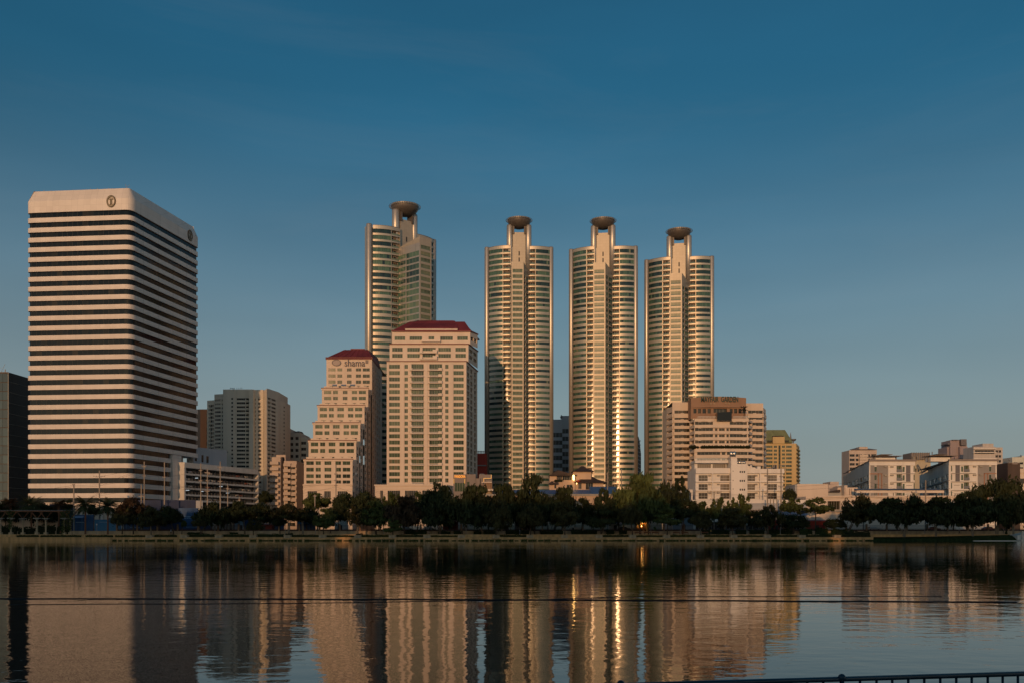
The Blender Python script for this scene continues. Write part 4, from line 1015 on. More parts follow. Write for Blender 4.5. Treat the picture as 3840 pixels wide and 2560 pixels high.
# ------------------------------------------------------------------ small blocks between the towers
def simple(name, label, cat, Yf, rects, wallm, opsf, depth=16, gm=None, limit=80, zbase=GZ, dp=.3, wn='window'):
    """a block of frontal bays. rects: (frame, x0, x1, ytop, Y); opsf(i, W, ztop) -> openings"""
    bl = Bld(name, P(rects[0][0].px((rects[0][1] + rects[0][2]) / 2), Yf), label, cat); b = MB()
    for i, (f, x0, x1, yt, Y) in enumerate(rects):
        g_ = f.at(Y); A_, B2 = (g_.X(x0), Y), (g_.X(x1), Y); z1 = g_.Z(yt); W = B2[0] - A_[0]
        bl.facade(b, A_, B2, zbase, z1, opsf(i, W, z1), dp, gm or G['grey']); b.face([(*A_, z1), (*B2, z1), (B2[0], Y + depth, z1), (A_[0], Y + depth, z1)])
        b.quad((*B2, zbase), (B2[0], Y + depth, zbase), (B2[0], Y + depth, z1), (*B2, z1)); b.quad((A_[0], Y + depth, zbase), (*A_, zbase), (*A_, z1), (A_[0], Y + depth, z1))
        b.quad((B2[0], Y + depth, zbase), (A_[0], Y + depth, zbase), (A_[0], Y + depth, z1), (B2[0], Y + depth, z1))
    bl.part('wall', b, [wallm]); return bl
def rowsf(us, fl, h, first=1.6, n=2, zmin=6, rnd=None, dp=None):
    def fn(i, W, z1):
        o = []; z = z1 - first
        while z - h > zmin:
            for a, c in us: o.append((W * a, W * c, z - h, z, n, rnd) if dp is None else (W * a, W * c, z - h, z, n, rnd, dp))
            z -= fl
        return o
    return fn
f7 = Fr(1780, 1450, .389, 600)
h = simple('grey_hotel', 'distant grey hotel slab seen in the gap between two helipad towers', 'hotel', 620, [(f7, 752, 846, 312, 620), (f7, 840, 940, 276, 622)], M['greyblue'], rowsf([(.02, .31), (.34, .64), (.67, .98)], 5.2, 3.0, 9, 3, 10), gm=G['grey'], limit=100)
b = MB(); b.box(f7.at(619).X(905), f7.at(619).X(940), 616, 619, GZ, f7.at(619).Z(610)); b.box(f7.at(618).X(912), f7.at(618).X(928), 613, 616, f7.at(619).Z(612), f7.at(619).Z(460)); h.part('stair_tower', b, [M['cream']])
b = MB(); g_ = f7.at(622); b.bar((g_.X(836), 622, g_.Z(300)), (g_.X(836), 622, g_.Z(270)), .8); b.bar((g_.X(825), 622, g_.Z(292)), (g_.X(846), 622, g_.Z(288)), 1.2); h.part('roof_plant', b, [M['steel']]); h.finish()
h = Bld('round_topped_tower', P(2404, 640), 'narrow dark tower with curved top beside the middle helipad tower', 'tower block'); b = MB(); g_ = f7.at(640)
pl = [(1540, 850), (1604, 850), (1604, 640), (1598, 600), (1592, 520), (1580, 480), (1566, 466), (1540, 460)]
i0 = len(b.v); fr_ = [(g_.X(x), 640, max(GZ, g_.Z(y)) if k > 1 else GZ) for k, (x, y) in enumerate(pl)]; bk_ = [(x, 660, z) for x, _, z in fr_]
b.face(fr_); 
for k in range(len(fr_)): j = (k + 1) % len(fr_); b.quad(fr_[j], fr_[k], bk_[k], bk_[j])
h.part('wall', b, [mat('dark_curtain_wall', (.09, .085, .085), .4, var=.3, scale=.5, panel=(2.2, 3.4))])
b = MB()
for k in range(9): b.bar((g_.X(1560), 639.8, g_.Z(500 + k * 38)), (g_.X(1600), 639.8, g_.Z(520 + k * 38)), .5)
h.part('floor_line', b, [M['greyblue']]); h.finish()
h = simple('red_block', 'red painted block with a scaffolded top between cream block and helipad tower', 'building', 470, [(f4, 1340, 1420, 1075, 470)], M['red'], rowsf([(.5, .8)], 12, 3, 14, 2, 20, .1))
b = MB(); g_ = f4.at(470); b.box(g_.X(1338), g_.X(1420), 469, 471, g_.Z(1168), g_.Z(1160))
for k in range(6): b.bar((g_.X(1352 + k * 11), 470, g_.Z(1075)), (g_.X(1352 + k * 11), 470, g_.Z(1055)), .35)
b.bar((g_.X(1352), 470, g_.Z(1062)), (g_.X(1410), 470, g_.Z(1062)), .3); h.part('scaffold', b, [M['steel']]); h.finish()
# restaurant with lit letters
rs = simple('restaurant', 'grey modern restaurant with small orange letters and lit window frames', 'restaurant', 352, [(f4, 1176, 1268, 1228, 352), (f4, 1262, 1340, 1228, 352.6), (f4, 1330, 1372, 1258, 353), (f4, 1365, 1460, 1230, 354)], M['shop'],
    lambda i, W, z: [(W * .12, W * .92, z - 6.6, z - 3.3, 4, .4)] if i == 0 else [(W * .2, W * .42, z - 5.2, z - 2.9, 1, .4)] if i == 1 else [(W * .4, W * .9, z - 5.2, z - 3.4, 3, .4)] if i == 3 else [], depth=10, gm=G['green'])
g_ = f4.at(352); orange = emit('lit_orange_letters', (1.0, .40, .06), .55); strip_ = emit('lit_yellow_edging', (1.0, .55, .12), .40)
text_part('lettering', 'PANDORA', 1.5, (g_.X(1225), 351.85, g_.Z(1245)), rs.root, orange, width=g_.X(1266) - g_.X(1186), ext=.06, bold=.03)
for (xa, ya, xb, yb) in ((1181, 1262, 1181, 1296), (1261, 1262, 1261, 1296), (1455, 1232, 1455, 1258), (1400, 1258, 1455, 1258), (1400, 1258, 1400, 1290)):
    b = MB(); b.bar((g_.X(xa), 351.7, g_.Z(ya)), (g_.X(xb), 351.7, g_.Z(yb)), .16); rs.part('lit_edging', b, [strip_])
b = MB(); b.box(g_.X(1385), g_.X(1460), 349.5, 352, g_.Z(1292), g_.Z(1286)); b.box(g_.X(1405), g_.X(1462), 350, 352, GZ, g_.Z(1292), 1); b.box(g_.X(1374), g_.X(1470), 348, 353, g_.Z(1352), g_.Z(1340)); rs.part('canopy', b, [M['cream2'], M['balc']])
b = MB()
for k in range(8): b.bar((g_.X(1408 + 7 * k), 349.8, g_.Z(1335)), (g_.X(1408 + 7 * k), 349.8, g_.Z(1293)), .12)
rs.part('glazing_bar', b, [M['wood']])
for x in (1378, 1392): b = MB(); b.lathe(g_.X(x), 356, [(.7, g_.Z(1230)), (.75, g_.Z(1222)), (.3, g_.Z(1218))], 14); rs.part('water_tank', b, [M['steel']])
rs.finish()
# peach house with hipped dark roofs
th = Bld('hipped_roof_house', P(2160, 350), 'peach house with dark tiered hipped roofs standing between two helipad towers', 'house'); g_ = f7.at(350); b = MB()
def hbox(x0, x1, yt, Y, D, ops=()): A_, B2 = (g_.X(x0), Y), (g_.X(x1), Y); z1 = g_.Z(yt); th.facade(b, A_, B2, GZ, z1, [(g_.X(p) - A_[0], g_.X(q) - A_[0], g_.Z(s_), g_.Z(r_), n) for p, q, r_, s_, n in ops], .25, G['grey']); b.quad((*B2, GZ), (B2[0], Y + D, GZ), (B2[0], Y + D, z1), (*B2, z1)); b.quad((A_[0], Y + D, GZ), (*A_, GZ), (*A_, z1), (A_[0], Y + D, z1)); b.face([(*A_, z1), (*B2, z1), (B2[0], Y + D, z1), (A_[0], Y + D, z1)])
hbox(726, 792, 846, 352, 8); hbox(792, 960, 846, 353, 6, [(800, 845, 850, 885, 3), (850, 940, 850, 890, 4)]); hbox(845, 966, 900, 349, 5, [(886, 912, 940, 972, 2), (914, 940, 940, 972, 2)]); hbox(760, 846, 912, 349.6, 4, [(768, 786, 930, 975, 1)]); hbox(720, 764, 930, 350, 6)
hbox(966, 1240, 915, 350, 10, [(1000, 1030, 920, 980, 2), (1072, 1140, 922, 985, 3)]); hbox(952, 1128, 806, 352, 8)
th.part('wall', b, [M['thai']])
def hip(x0, x1, ye, xr0, xr1, yr, Y0, D, nm='roof'):
    b = MB(); z0, z1 = g_.Z(ye), g_.Z(yr); e = [(g_.X(x0), Y0 - 1.2), (g_.X(x1), Y0 - 1.2), (g_.X(x1), Y0 + D), (g_.X(x0), Y0 + D)]; ym = Y0 + D / 2; t = [(g_.X(xr0), ym - .3), (g_.X(xr1), ym - .3), (g_.X(xr1), ym + .3), (g_.X(xr0), ym + .3)]
    mid = [tuple(Vector(p).lerp(Vector(q), .55)) for p, q in zip(e, t)]; zm = z0 + (z1 - z0) * .42
    for lo, hi, za, zb2 in ((e, mid, z0, zm), (mid, t, zm, z1)):
        for k in range(4): j = (k + 1) % 4; b.quad((*lo[k], za), (*lo[j], za), (*hi[j], zb2), (*hi[k], zb2))
    b.face([(*p, z1) for p in t]); b.prism(e, z0 - .25, z0 - .02); th.part(nm, b, [M['shingle']])
hip(945, 1152, 806, 1038, 1062, 750, 352, 8); hip(955, 1275, 918, 1080, 1115, 836, 350, 10)
b = MB(); b.prism([(g_.X(722), 350.5), (g_.X(800), 350.5), (g_.X(985), 350.5), (g_.X(985), 360), (g_.X(722), 360)], g_.Z(852), 0, z1s=[g_.Z(846), g_.Z(797), g_.Z(846), g_.Z(840), g_.Z(840)]); th.part('roof', b, [M['shingle']])
b = MB(); b.prism([(g_.X(705), 348), (g_.X(800), 348), (g_.X(800), 351), (g_.X(740), 351)], g_.Z(938), 0, z1s=[g_.Z(936), g_.Z(915), g_.Z(905), g_.Z(905)]); th.part('roof', b, [M['shingle']])
b = MB()
for k in range(14): x = 775 + 6 * k; b.lathe(g_.X(x), 349.4, [(.1, g_.Z(914)), (.5, g_.Z(908)), (.3, g_.Z(898 - random.random() * 8)), (.05, g_.Z(890))], 6)
th.part('planter_shrub', b, [LEAF['dark']])
lampg = emit('warm_lamp', (1.0, .55, .16), 9.0)
for x, y, r in ((950, 862, .42), (951, 885, .40), (980, 930, .16)):
    b = MB(); b.lathe(g_.X(x), 348.2, [(.05, g_.Z(y) - r * 1.5), (r * .8, g_.Z(y) - r), (r * .8, g_.Z(y) + r), (.05, g_.Z(y) + r * 1.4)], 10); th.part('lamp', b, [lampg])
b = MB(); b.bar((g_.X(998), 348.5, g_.Z(918)), (g_.X(998), 348.5, g_.Z(895)), .1); b.lathe(g_.X(998), 348.5, [(.05, g_.Z(915)), (.9, g_.Z(908)), (.7, g_.Z(902)), (.05, g_.Z(896))], 10); th.part('parasol', b, [M['red']])
th.finish()
# blue sheet roofs and their pale wall
bs = Bld('blue_roofed_shed', P(2140, 330), 'long pale shed with blue sheet-metal roofs behind the lakeside trees', 'shed'); g_ = f7.at(330); b = MB()
for x0, x1, yt, yb in ((250, 1140, 977, 1026), (1128, 1390, 946, 1026)):
    q = MB(); q.prism([(g_.X(x0), 329), (g_.X(x1), 329), (g_.X(x1), 340), (g_.X(x0), 340)], g_.Z(yb + 2), 0, z1s=[g_.Z(yb), g_.Z(yb), g_.Z(yt), g_.Z(yt)])
    for k in range(int((x1 - x0) / 26)): x = x0 + 26 * k + 8; q.bar((g_.X(x), 329, g_.Z(yb) + .06), (g_.X(x), 339.8, g_.Z(yt) + .06), .12)
    bs.part('roof', q, [M['bluesheet']])
bs.facade(b, (g_.X(-60), 329.6), (g_.X(1400), 329.6), GZ, g_.Z(1030), [(g_.X(x) - g_.X(-60), g_.X(x + 26) - g_.X(-60), g_.Z(1125), g_.Z(1085), 2) for x in (40, 260, 560, 700, 1020, 1320, 1352)], .2, G['grey'])
b.box(g_.X(-60), g_.X(1400), 329.0, 329.6, g_.Z(1048), g_.Z(1030), 1); b.face([(g_.X(-60), 329.6, g_.Z(1030)), (g_.X(1400), 329.6, g_.Z(1030)), (g_.X(1400), 342, g_.Z(1030)), (g_.X(-60), 342, g_.Z(1030))]); bs.part('wall', b, [M['thai'], M['concrete']]); bs.finish()
f8 = Fr(2400, 1400, .4209, 410)
pw = simple('pale_outbuilding', 'pale blank-sided outbuilding tucked behind the tall dark lakeside tree', 'building', 322, [(f8, 96, 196, 1098, 322)], M['thai'], lambda i, W, z: []); pw.finish()
gp = simple('gate_house', 'small cream gate house with columns and a blue panel by the white apartment block', 'building', 336, [(f8, 284, 402, 1002, 336), (f8, 398, 470, 1030, 336.5)], M['whitewall'], lambda i, W, z: [(W * .3, W * .8, z - 7, z - 2.2, 3, None)] if i == 0 else [(W * (.1 + .2 * k), W * (.2 + .2 * k), z - 8, z - 1, 1, .1) for k in range(4)], gm=G['grey'])
b = MB(); g_ = f8.at(335.6); b.box(g_.X(282), g_.X(404), 335, 335.95, g_.Z(1006), g_.Z(1001)); b.box(g_.X(290), g_.X(338), 335.3, 335.9, g_.Z(1015), g_.Z(1010)); gp.part('cornice', b, [M['cream2']]); gp.finish()
# ------------------------------------------------------------------ cream block with the brown top and green lettering
my = Bld('brown_topped_apartment_block', P(2700, 425), 'cream apartment block of wavy balconies under a brown crown with green lettering', 'apartment building')
Yc, Yw = 405, 416
f = f8.at(Yc); gw = f8.at(Yw); b = MB(); pit = 54.6
# wings
for x0, x1, zt_ in ((288, 452, 254), (945, 1098, 263)):
    b = MB()
    A_, B2 = (gw.X(x0), Yw), (gw.X(x1), Yw); W = B2[0] - A_[0]; ops = []
    for k in range(12): y = 328 + k * pit; ops.append((W * .12, W * .97, gw.Z(y + 27), gw.Z(y - 1), 4, None, .35))
    my.facade(b, A_, B2, GZ, gw.Z(zt_), ops, .8, G['bal']); b.face([(*A_, gw.Z(zt_)), (*B2, gw.Z(zt_)), (B2[0], 434, gw.Z(zt_)), (A_[0], 434, gw.Z(zt_))]); my.part('wing_wall', b, [M['mayc']])
for xa, Ya, xb, Yb, zt_ in ((238, 424, 288, Yw, 292), (1098, Yw, 1121, 424, 300)):
    b = MB()
    A_, B2 = P(f8.px(xa), Ya), P(f8.px(xb), Yb); W = math.dist(A_, B2); ops = []
    for k in range(12): y = 340 + k * pit; ops.append((W * .08, W * .94, gw.Z(y + 24), gw.Z(y), 2, .12, 1.2))
    my.facade(b, A_, B2, GZ, gw.Z(zt_), ops, .8, G['bal']); b.face([(*A_, gw.Z(zt_)), (*B2, gw.Z(zt_)), (B2[0], 436, gw.Z(zt_)), (A_[0], 436, gw.Z(zt_))]); sx_ = A_ if xa < 500 else B2; b.quad((sx_[0], 436, GZ), (*sx_, GZ), (*sx_, gw.Z(zt_)), (sx_[0], 436, gw.Z(zt_))); my.part('corner_wall', b, [M['mayc']])
for k in range(12):
    y = 355 + k * pit
    for x0, x1, drop in ((300, 452, 355), (955, 1085, 1000)):
        q = MB(); q.box(gw.X(x0), gw.X(x1), Yw - .6, Yw, gw.Z(y + 26 if k else y + 38), gw.Z(y)); xm = (x0 + x1) / 2; q.box(gw.X(xm - 16), gw.X(xm + 12), Yw - .68, Yw - .5, gw.Z(y + 4), gw.Z(y - 4)); my.part('balcony', q, [M['mayc']])
    q = MB(); p0, p1 = Vector(P(f8.px(236), 423.2)), Vector(P(f8.px(292), Yw - .7)); q.bar((*p0, gw.Z(y + 17)), (*p1, gw.Z(y + 15)), .5, 1.7); my.part('balcony', q, [M['mayc']])
    q = MB(); p0, p1 = Vector(P(f8.px(1096), Yw - .7)), Vector(P(f8.px(1122), 423.2)); q.bar((*p0, gw.Z(y + 15)), (*p1, gw.Z(y + 17)), .5, 1.7); my.part('balcony', q, [M['mayc']])
# middle
b = MB(); A_, B2 = (f.X(484), Yc), (f.X(962), Yc); W = B2[0] - A_[0]; U = lambda x: f.X(x) - A_[0]; ops = []
for k in range(4):
    y = 430 + k * 55; o = [(U(490), U(650), f.Z(y + 28), f.Z(y - 2), 5, None, .35), (U(800), U(952), f.Z(y + 28), f.Z(y - 2), 5, None, .35)]
    if k: o += [(U(704), U(755), f.Z(y + 32), f.Z(y), 2, .6), (U(668), U(690), f.Z(y + 26), f.Z(y), 1), (U(770), U(792), f.Z(y + 26), f.Z(y), 1)]
    ops += o
for k in range(6):
    y = 697 + k * 55; ops += [(U(510), U(715), f.Z(y + 28), f.Z(y - 2), 6, None, .35), (U(728), U(762), f.Z(y + 32), f.Z(y), 1, .6), (U(775), U(958), f.Z(y + 28), f.Z(y - 2), 6, None, .35)]
my.facade(b, A_, B2, GZ, f.Z(400), ops, .6, G['bal'])
for xa, xb, Yd in ((440, 484, 412), ):
    p0, p1 = P(f8.px(440), 413), A_; W_ = math.dist(p0, p1); my.facade(b, p0, p1, GZ, f.Z(405), [(W_ * .1, W_ * .92, f.Z(412 + k * 55 + 40), f.Z(412 + k * 55 + 12), 2, .1, 1.2) for k in range(10)], .8, G['bal'])
p0, p1 = B2, P(f8.px(1002), 413); W_ = math.dist(p0, p1); my.facade(b, p0, p1, GZ, f.Z(405), [(W_ * .1, W_ * .92, f.Z(412 + k * 55 + 40), f.Z(412 + k * 55 + 12), 2, .1, 1.2) for k in range(10)], .8, G['bal'])
b.face([(*A_, f.Z(400)), (*B2, f.Z(400)), (B2[0], 430, f.Z(400)), (A_[0], 430, f.Z(400))]); my.part('middle_wall', b, [M['mayc']])
for k in range(5):
    y = 400 + k * 55 if k < 4 else 620
    for x0, x1 in (((484, 662), (790, 968)) if k == 0 else ((484, 968),)):
        q = MB(); N_ = 12; pf = []
        for j in range(N_ + 1): t = j / N_; x = x0 + (x1 - x0) * t; pf.append((f.X(x), Yc - .4 - .5 * math.sin(math.pi * t) * (x1 - x0) / 484))
        q.prism(pf + [(f.X(x1), Yc + .1), (f.X(x0), Yc + .1)], f.Z(y + 26), f.Z(y)); q.box(f.X(x0 + 30), f.X(x0 + 58), Yc - 1.0, Yc - .4, f.Z(y + 32), f.Z(y + 20)); q.box(f.X(x1 - 62), f.X(x1 - 34), Yc - 1.0, Yc - .4, f.Z(y + 32), f.Z(y + 20)); my.part('balcony', q, [M['mayc']])
for k in range(6):
    y = 668 + k * 55; q = MB(); x0, x1 = 490, 1022; pf = [(f.X(x0 + (x1 - x0) * j / 12), Yc - .6 - .7 * math.sin(math.pi * j / 12)) for j in range(13)]; q.prism(pf + [(f.X(x1), Yc + .1), (f.X(x0), Yc + .1)], f.Z(y + 28), f.Z(y)); my.part('balcony', q, [M['mayc']])
q = MB()
for k in range(150):
    x = random.uniform(500, 970) if k < 110 else random.uniform(440, 490); q.lathe(f.X(x), Yc - .6 - .6 * random.random(), [(.1, f.Z(668)), (.7, f.Z(655)), (.55, f.Z(645)), (.05, f.Z(634) - random.random() * .8)], 5)
tag(my.part('planting', q, [LEAF['dark']]), kind='stuff')
# crown
Yt = 409; f = f8.at(Yt); b = MB(); A_, B2 = (f.X(453), Yt), (f.X(944), Yt); U = lambda x: f.X(x) - A_[0]
ops = [(U(a), U(c), f.Z(352), f.Z(312), 1, r) for a, c, r in ((476, 503, .2), (516, 544, .6), (557, 588, 0), (602, 630, .55), (800, 826, .05), (838, 866, .5), (878, 905, .1), (918, 940, .3))] + [(U(655), U(775), f.Z(346), f.Z(310), 4, .35, 1.2)]
my.facade(b, A_, B2, f.Z(400), f.Z(218), ops, .7, G['bal'])
N_ = 14; arc_ = [(f.X(453 + 491 * j / N_), Yt - .35 - 1.0 * math.sin(math.pi * j / N_)) for j in range(N_ + 1)]; b.prism(arc_ + [(B2[0], Yt + .2), (A_[0], Yt + .2)], f.Z(302), f.Z(214), z1s=[f.Z(216 - 10 * math.sin(math.pi * j / N_)) for j in range(N_ + 1)] + [f.Z(216)] * 2)
b.quad((*B2, f.Z(400)), (B2[0], Yt + 18, f.Z(400)), (B2[0], Yt + 18, f.Z(218)), (*B2, f.Z(218))); b.quad((A_[0], Yt + 18, f.Z(400)), (*A_, f.Z(400)), (*A_, f.Z(218)), (A_[0], Yt + 18, f.Z(218))); b.face([(*A_, f.Z(218)), (*B2, f.Z(218)), (B2[0], Yt + 18, f.Z(218)), (A_[0], Yt + 18, f.Z(218))])
cr = my.part('crown', b, [M['mayb']])
text_part('lettering', 'MAYFAIR  GARDEN', 3.0, (f.X(703), Yt - 1.55, f.Z(234)), cr, M['copper'], width=f.X(868) - f.X(539), ext=.12, sy=1.15, bold=.05)
for x in (624, 655, 757, 785):
    q = MB(); q.box(f.X(x - 8), f.X(x + 8), Yt - 1.55, Yt - .9, f.Z(277), f.Z(262)); q.build('louvre', M['balc'], cr)
q = MB(); q.prism([(f.X(660), Yc - 2.2), (f.X(788), Yc - 2.2), (f.X(776), Yt), (f.X(670), Yt)], f.Z(432), 0, z1s=[f.Z(360), f.Z(352), f.Z(352), f.Z(358)]); my.part('glass_bay', q, [G['black']])
for x0, x1 in ((495, 655), (806, 946)):
    q = MB()
    for k in range(14): x = x0 + (x1 - x0) * k / 13; q.bar((f.X(x), Yc - 1.2, f8.at(Yc).Z(400)), (f.X(x), Yc - 1.2, f8.at(Yc).Z(384)), .09)
    q.bar((f.X(x0), Yc - 1.2, f8.at(Yc).Z(384)), (f.X(x1), Yc - 1.2, f8.at(Yc).Z(384)), .1); my.part('roof_rail', q, [M['chrome']])
q = MB(); q.lathe(f.X(905), Yc - .5, [(.15, f.Z(395)), (.15, f.Z(330))], 6)
for k in range(16): a = 2 * math.pi * k / 16; q.bar((f.X(905), Yc - .5, f.Z(322)), (f.X(905) + 1.7 * math.cos(a), Yc - .5 + 1.7 * math.sin(a), f.Z(322) + (.9 if k % 2 else -.9)), .35, .12)
my.part('terrace_palm', q, [LEAF['dark']])
q = MB(); q.lathe(gw.X(984), 425, [(.6, gw.Z(263)), (.7, gw.Z(256)), (.1, gw.Z(250))], 10); my.part('roof_beacon', q, [M['red']])
my.finish(100)
# ------------------------------------------------------------------ low white apartments in front
Yf = 350; f = f8.at(Yf); wa = Bld('white_apartment_block', P(2770, 356), 'low white apartment block with a central stair tower and shiny roof tanks', 'apartment building'); b = MB(); A_, B2 = (f.X(495), Yf), (f.X(1275), Yf); U = lambda x: f.X(x) - A_[0]; ops = []
for k in range(3):
    y = 896 + k * 79
    for x, n in ((523, 2), (716, 2), (945, 2), (1140, 2)): ops.append((U(x), U(x + 80), f.Z(y + 58), f.Z(y + 6), 3, None if k < 2 else .1, .4))
wa.facade(b, A_, B2, GZ, f.Z(846), ops, 1.0, G['curtain']); 
b.face([(*A_, f.Z(846)), (*B2, f.Z(846)), (B2[0], 366, f.Z(846)), (A_[0], 366, f.Z(846))]); b.quad((*B2, GZ), (B2[0], 366, GZ), (B2[0], 366, f.Z(846)), (*B2, f.Z(846))); b.quad((A_[0], 366, GZ), (*A_, GZ), (*A_, f.Z(846)), (A_[0], 366, f.Z(846)))
wa.part('wall', b, [M['whitewall']])
q = MB(); q.box(f.X(492), f.X(800), Yf - 1.2, Yf + .1, f.Z(888), f.Z(840)); q.box(f.X(942), f.X(1278), Yf - 1.2, Yf + .1, f.Z(886), f.Z(848)); wa.part('parapet', q, [M['whitewall']])
for k in range(3):
    y = 958 + k * 78
    for x0, x1 in ((495, 797), (942, 1278)):
        q = MB(); q.box(f.X(x0), f.X(x1), Yf - 1.2, Yf + .05, f.Z(y + 8), f.Z(y)); q.bar((f.X(x0), Yf - 1.1, f.Z(y - 24)), (f.X(x1), Yf - 1.1, f.Z(y - 24)), .08, .08, 1); wa.part('balcony', q, [M['whitewall'], M['whitewall']])
    for x in (618, 696, 1032, 1118): q = MB(); q.box(f.X(x - 10), f.X(x + 10), Yf - .9, Yf - .1, f.Z(y - 46), f.Z(y - 58)); wa.part('air_conditioner', q, [M['concrete']])
    q = MB(); q.box(f.X(638), f.X(646), Yf - 1.15, Yf, f.Z(y), f.Z(y - 72)); wa.part('party_wall', q, [M['whitewall']]); q = MB(); q.box(f.X(1060), f.X(1068), Yf - 1.15, Yf, f.Z(y), f.Z(y - 72)); wa.part('party_wall', q, [M['whitewall']])
b = MB(); p0, p1 = (f.X(797), Yf - 2.6), (f.X(942), Yf - 2.6); wa.facade(b, p0, p1, GZ, f.Z(806), [(f.X(x) - p0[0], f.X(x + 12) - p0[0], f.Z(y + 17), f.Z(y), 1, .05) for y in (868, 947, 1025) for x in (873, 891, 909)] + [(f.X(812) - p0[0], f.X(819) - p0[0], f.Z(y + 7), f.Z(y), 1, 0) for y in (866, 947, 1024)], .2, G['grey'])
for q_ in (p0, p1): b.quad((q_[0], Yf - 2.6, GZ), (q_[0], Yf + 8, GZ), (q_[0], Yf + 8, f.Z(806)), (q_[0], Yf - 2.6, f.Z(806)))
b.face([(*p0, f.Z(806)), (*p1, f.Z(806)), (p1[0], Yf + 8, f.Z(806)), (p0[0], Yf + 8, f.Z(806))]); b.box(f.X(797), f.X(852), Yf - 2.4, Yf + 5, f.Z(806), f.Z(758)); wa.part('stair_tower', b, [M['whitewall']])
b = MB(); p0, p1 = (f.X(500), Yf + 3), (f.X(786), Yf + 3); wa.facade(b, p0, p1, f.Z(850), f.Z(792), [(f.X(a) - p0[0], f.X(c) - p0[0], f.Z(835), f.Z(797), n, .8) for a, c, n in ((526, 648, 6), (662, 780, 6))], .3, G['curtain']); b.box(f.X(494), f.X(792), Yf + .8, Yf + 9, f.Z(792), f.Z(768)); b.face([(*p0, f.Z(850)), (p0[0], Yf + 9, f.Z(850)), (p0[0], Yf + 9, f.Z(792)), (*p0, f.Z(792))]); wa.part('penthouse', b, [M['whitewall']])
q = MB()
for k in range(24): x = 497 + 288 * k / 23; q.bar((f.X(x), Yf + 1, f.Z(768)), (f.X(x), Yf + 1, f.Z(752)), .12)
for y in (752, 760): q.bar((f.X(497), Yf + 1, f.Z(y)), (f.X(785), Yf + 1, f.Z(y)), .12)
wa.part('roof_rail', q, [M['chrome']])
for x, y0, y1, r in ((810, 740, 692, .62), (836, 740, 692, .62), (862, 800, 778, .5), (884, 802, 776, .5), (906, 802, 780, .5), (926, 802, 778, .5)):
    q = MB(); zb, zt_ = f.Z(y0 if r > .6 else 806), f.Z(y1); q.lathe(f.X(x), Yf - .5, [(r, zb), (r, zt_ - .3), (r * .6, zt_), (.05, zt_ + .05)], 20); wa.part('water_tank', q, [M['chrome']], smooth=True)
q = MB(); q.box(f.X(796), f.X(852), Yf - 2.2, Yf + 2, f.Z(758), f.Z(742)); wa.part('tank_stand', q, [M['cream2']])
q = MB(); q.prism([(f.X(945), Yf + 1), (f.X(1060), Yf + 1), (f.X(1060), Yf + 6), (f.X(945), Yf + 6)], f.Z(850), 0, z1s=[f.Z(808), f.Z(846), f.Z(846), f.Z(808)]); q.box(f.X(985), f.X(1000), Yf + .6, Yf + 1.2, f.Z(848), f.Z(812)); q.box(f.X(1050), f.X(1080), Yf + .8, Yf + 3, f.Z(848), f.Z(822)); wa.part('stair_head', q, [M['whitewall']])
q = MB()
for x, y in ((1130, 838), (1160, 836), (1190, 838), (1210, 810), (1200, 812), (1184, 828)): q.box(f.X(x - 9), f.X(x + 9), Yf - .4, Yf + .8, f.Z(848), f.Z(y))
for x in (1240, 1262, 1284, 1300): q.bar((f.X(x), Yf, f.Z(880)), (f.X(x), Yf, f.Z(812)), .14)
q.bar((f.X(1240), Yf, f.Z(814)), (f.X(1302), Yf, f.Z(814)), .16); q.bar((f.X(1240), Yf, f.Z(846)), (f.X(1302), Yf, f.Z(846)), .16); wa.part('roof_equipment', q, [M['steel']])
wa.finish()
# long white boundary building below it
lb = simple('white_shop_row', 'long low white shop row below the white apartment block, blue awnings along its foot', 'shop row', 325, [(f8, 466, 1480, 1122, 325)], M['whitewall'], lambda i, W, z: [(W * .03 + W * .09 * k, W * .03 + W * .09 * k + 4.2, 3.6, 6.2, 4, .1) for k in range(10)], depth=14)
g_ = f8.at(325); b = MB(); b.box(g_.X(466), g_.X(1480), 324, 324.95, g_.Z(1222), g_.Z(1214)); b.box(g_.X(960), g_.X(1480), 324.2, 324.97, g_.Z(1210), g_.Z(1152), 1); lb.part('fascia', b, [M['darkpanel'], M['greyblue']])
for x0, x1 in ((955, 1045), (1150, 1262), (1250, 1360), (1360, 1470)): q = MB(); q.prism([(g_.X(x0), 321.5), (g_.X(x1), 321.5), (g_.X(x1), 324.6), (g_.X(x0), 324.6)], g_.Z(1262), 0, z1s=[g_.Z(1258)] * 2 + [g_.Z(1226)] * 2); lb.part('awning', q, [mat('grey_blue_awning', (.20, .26, .36), .6)])
lb.finish()
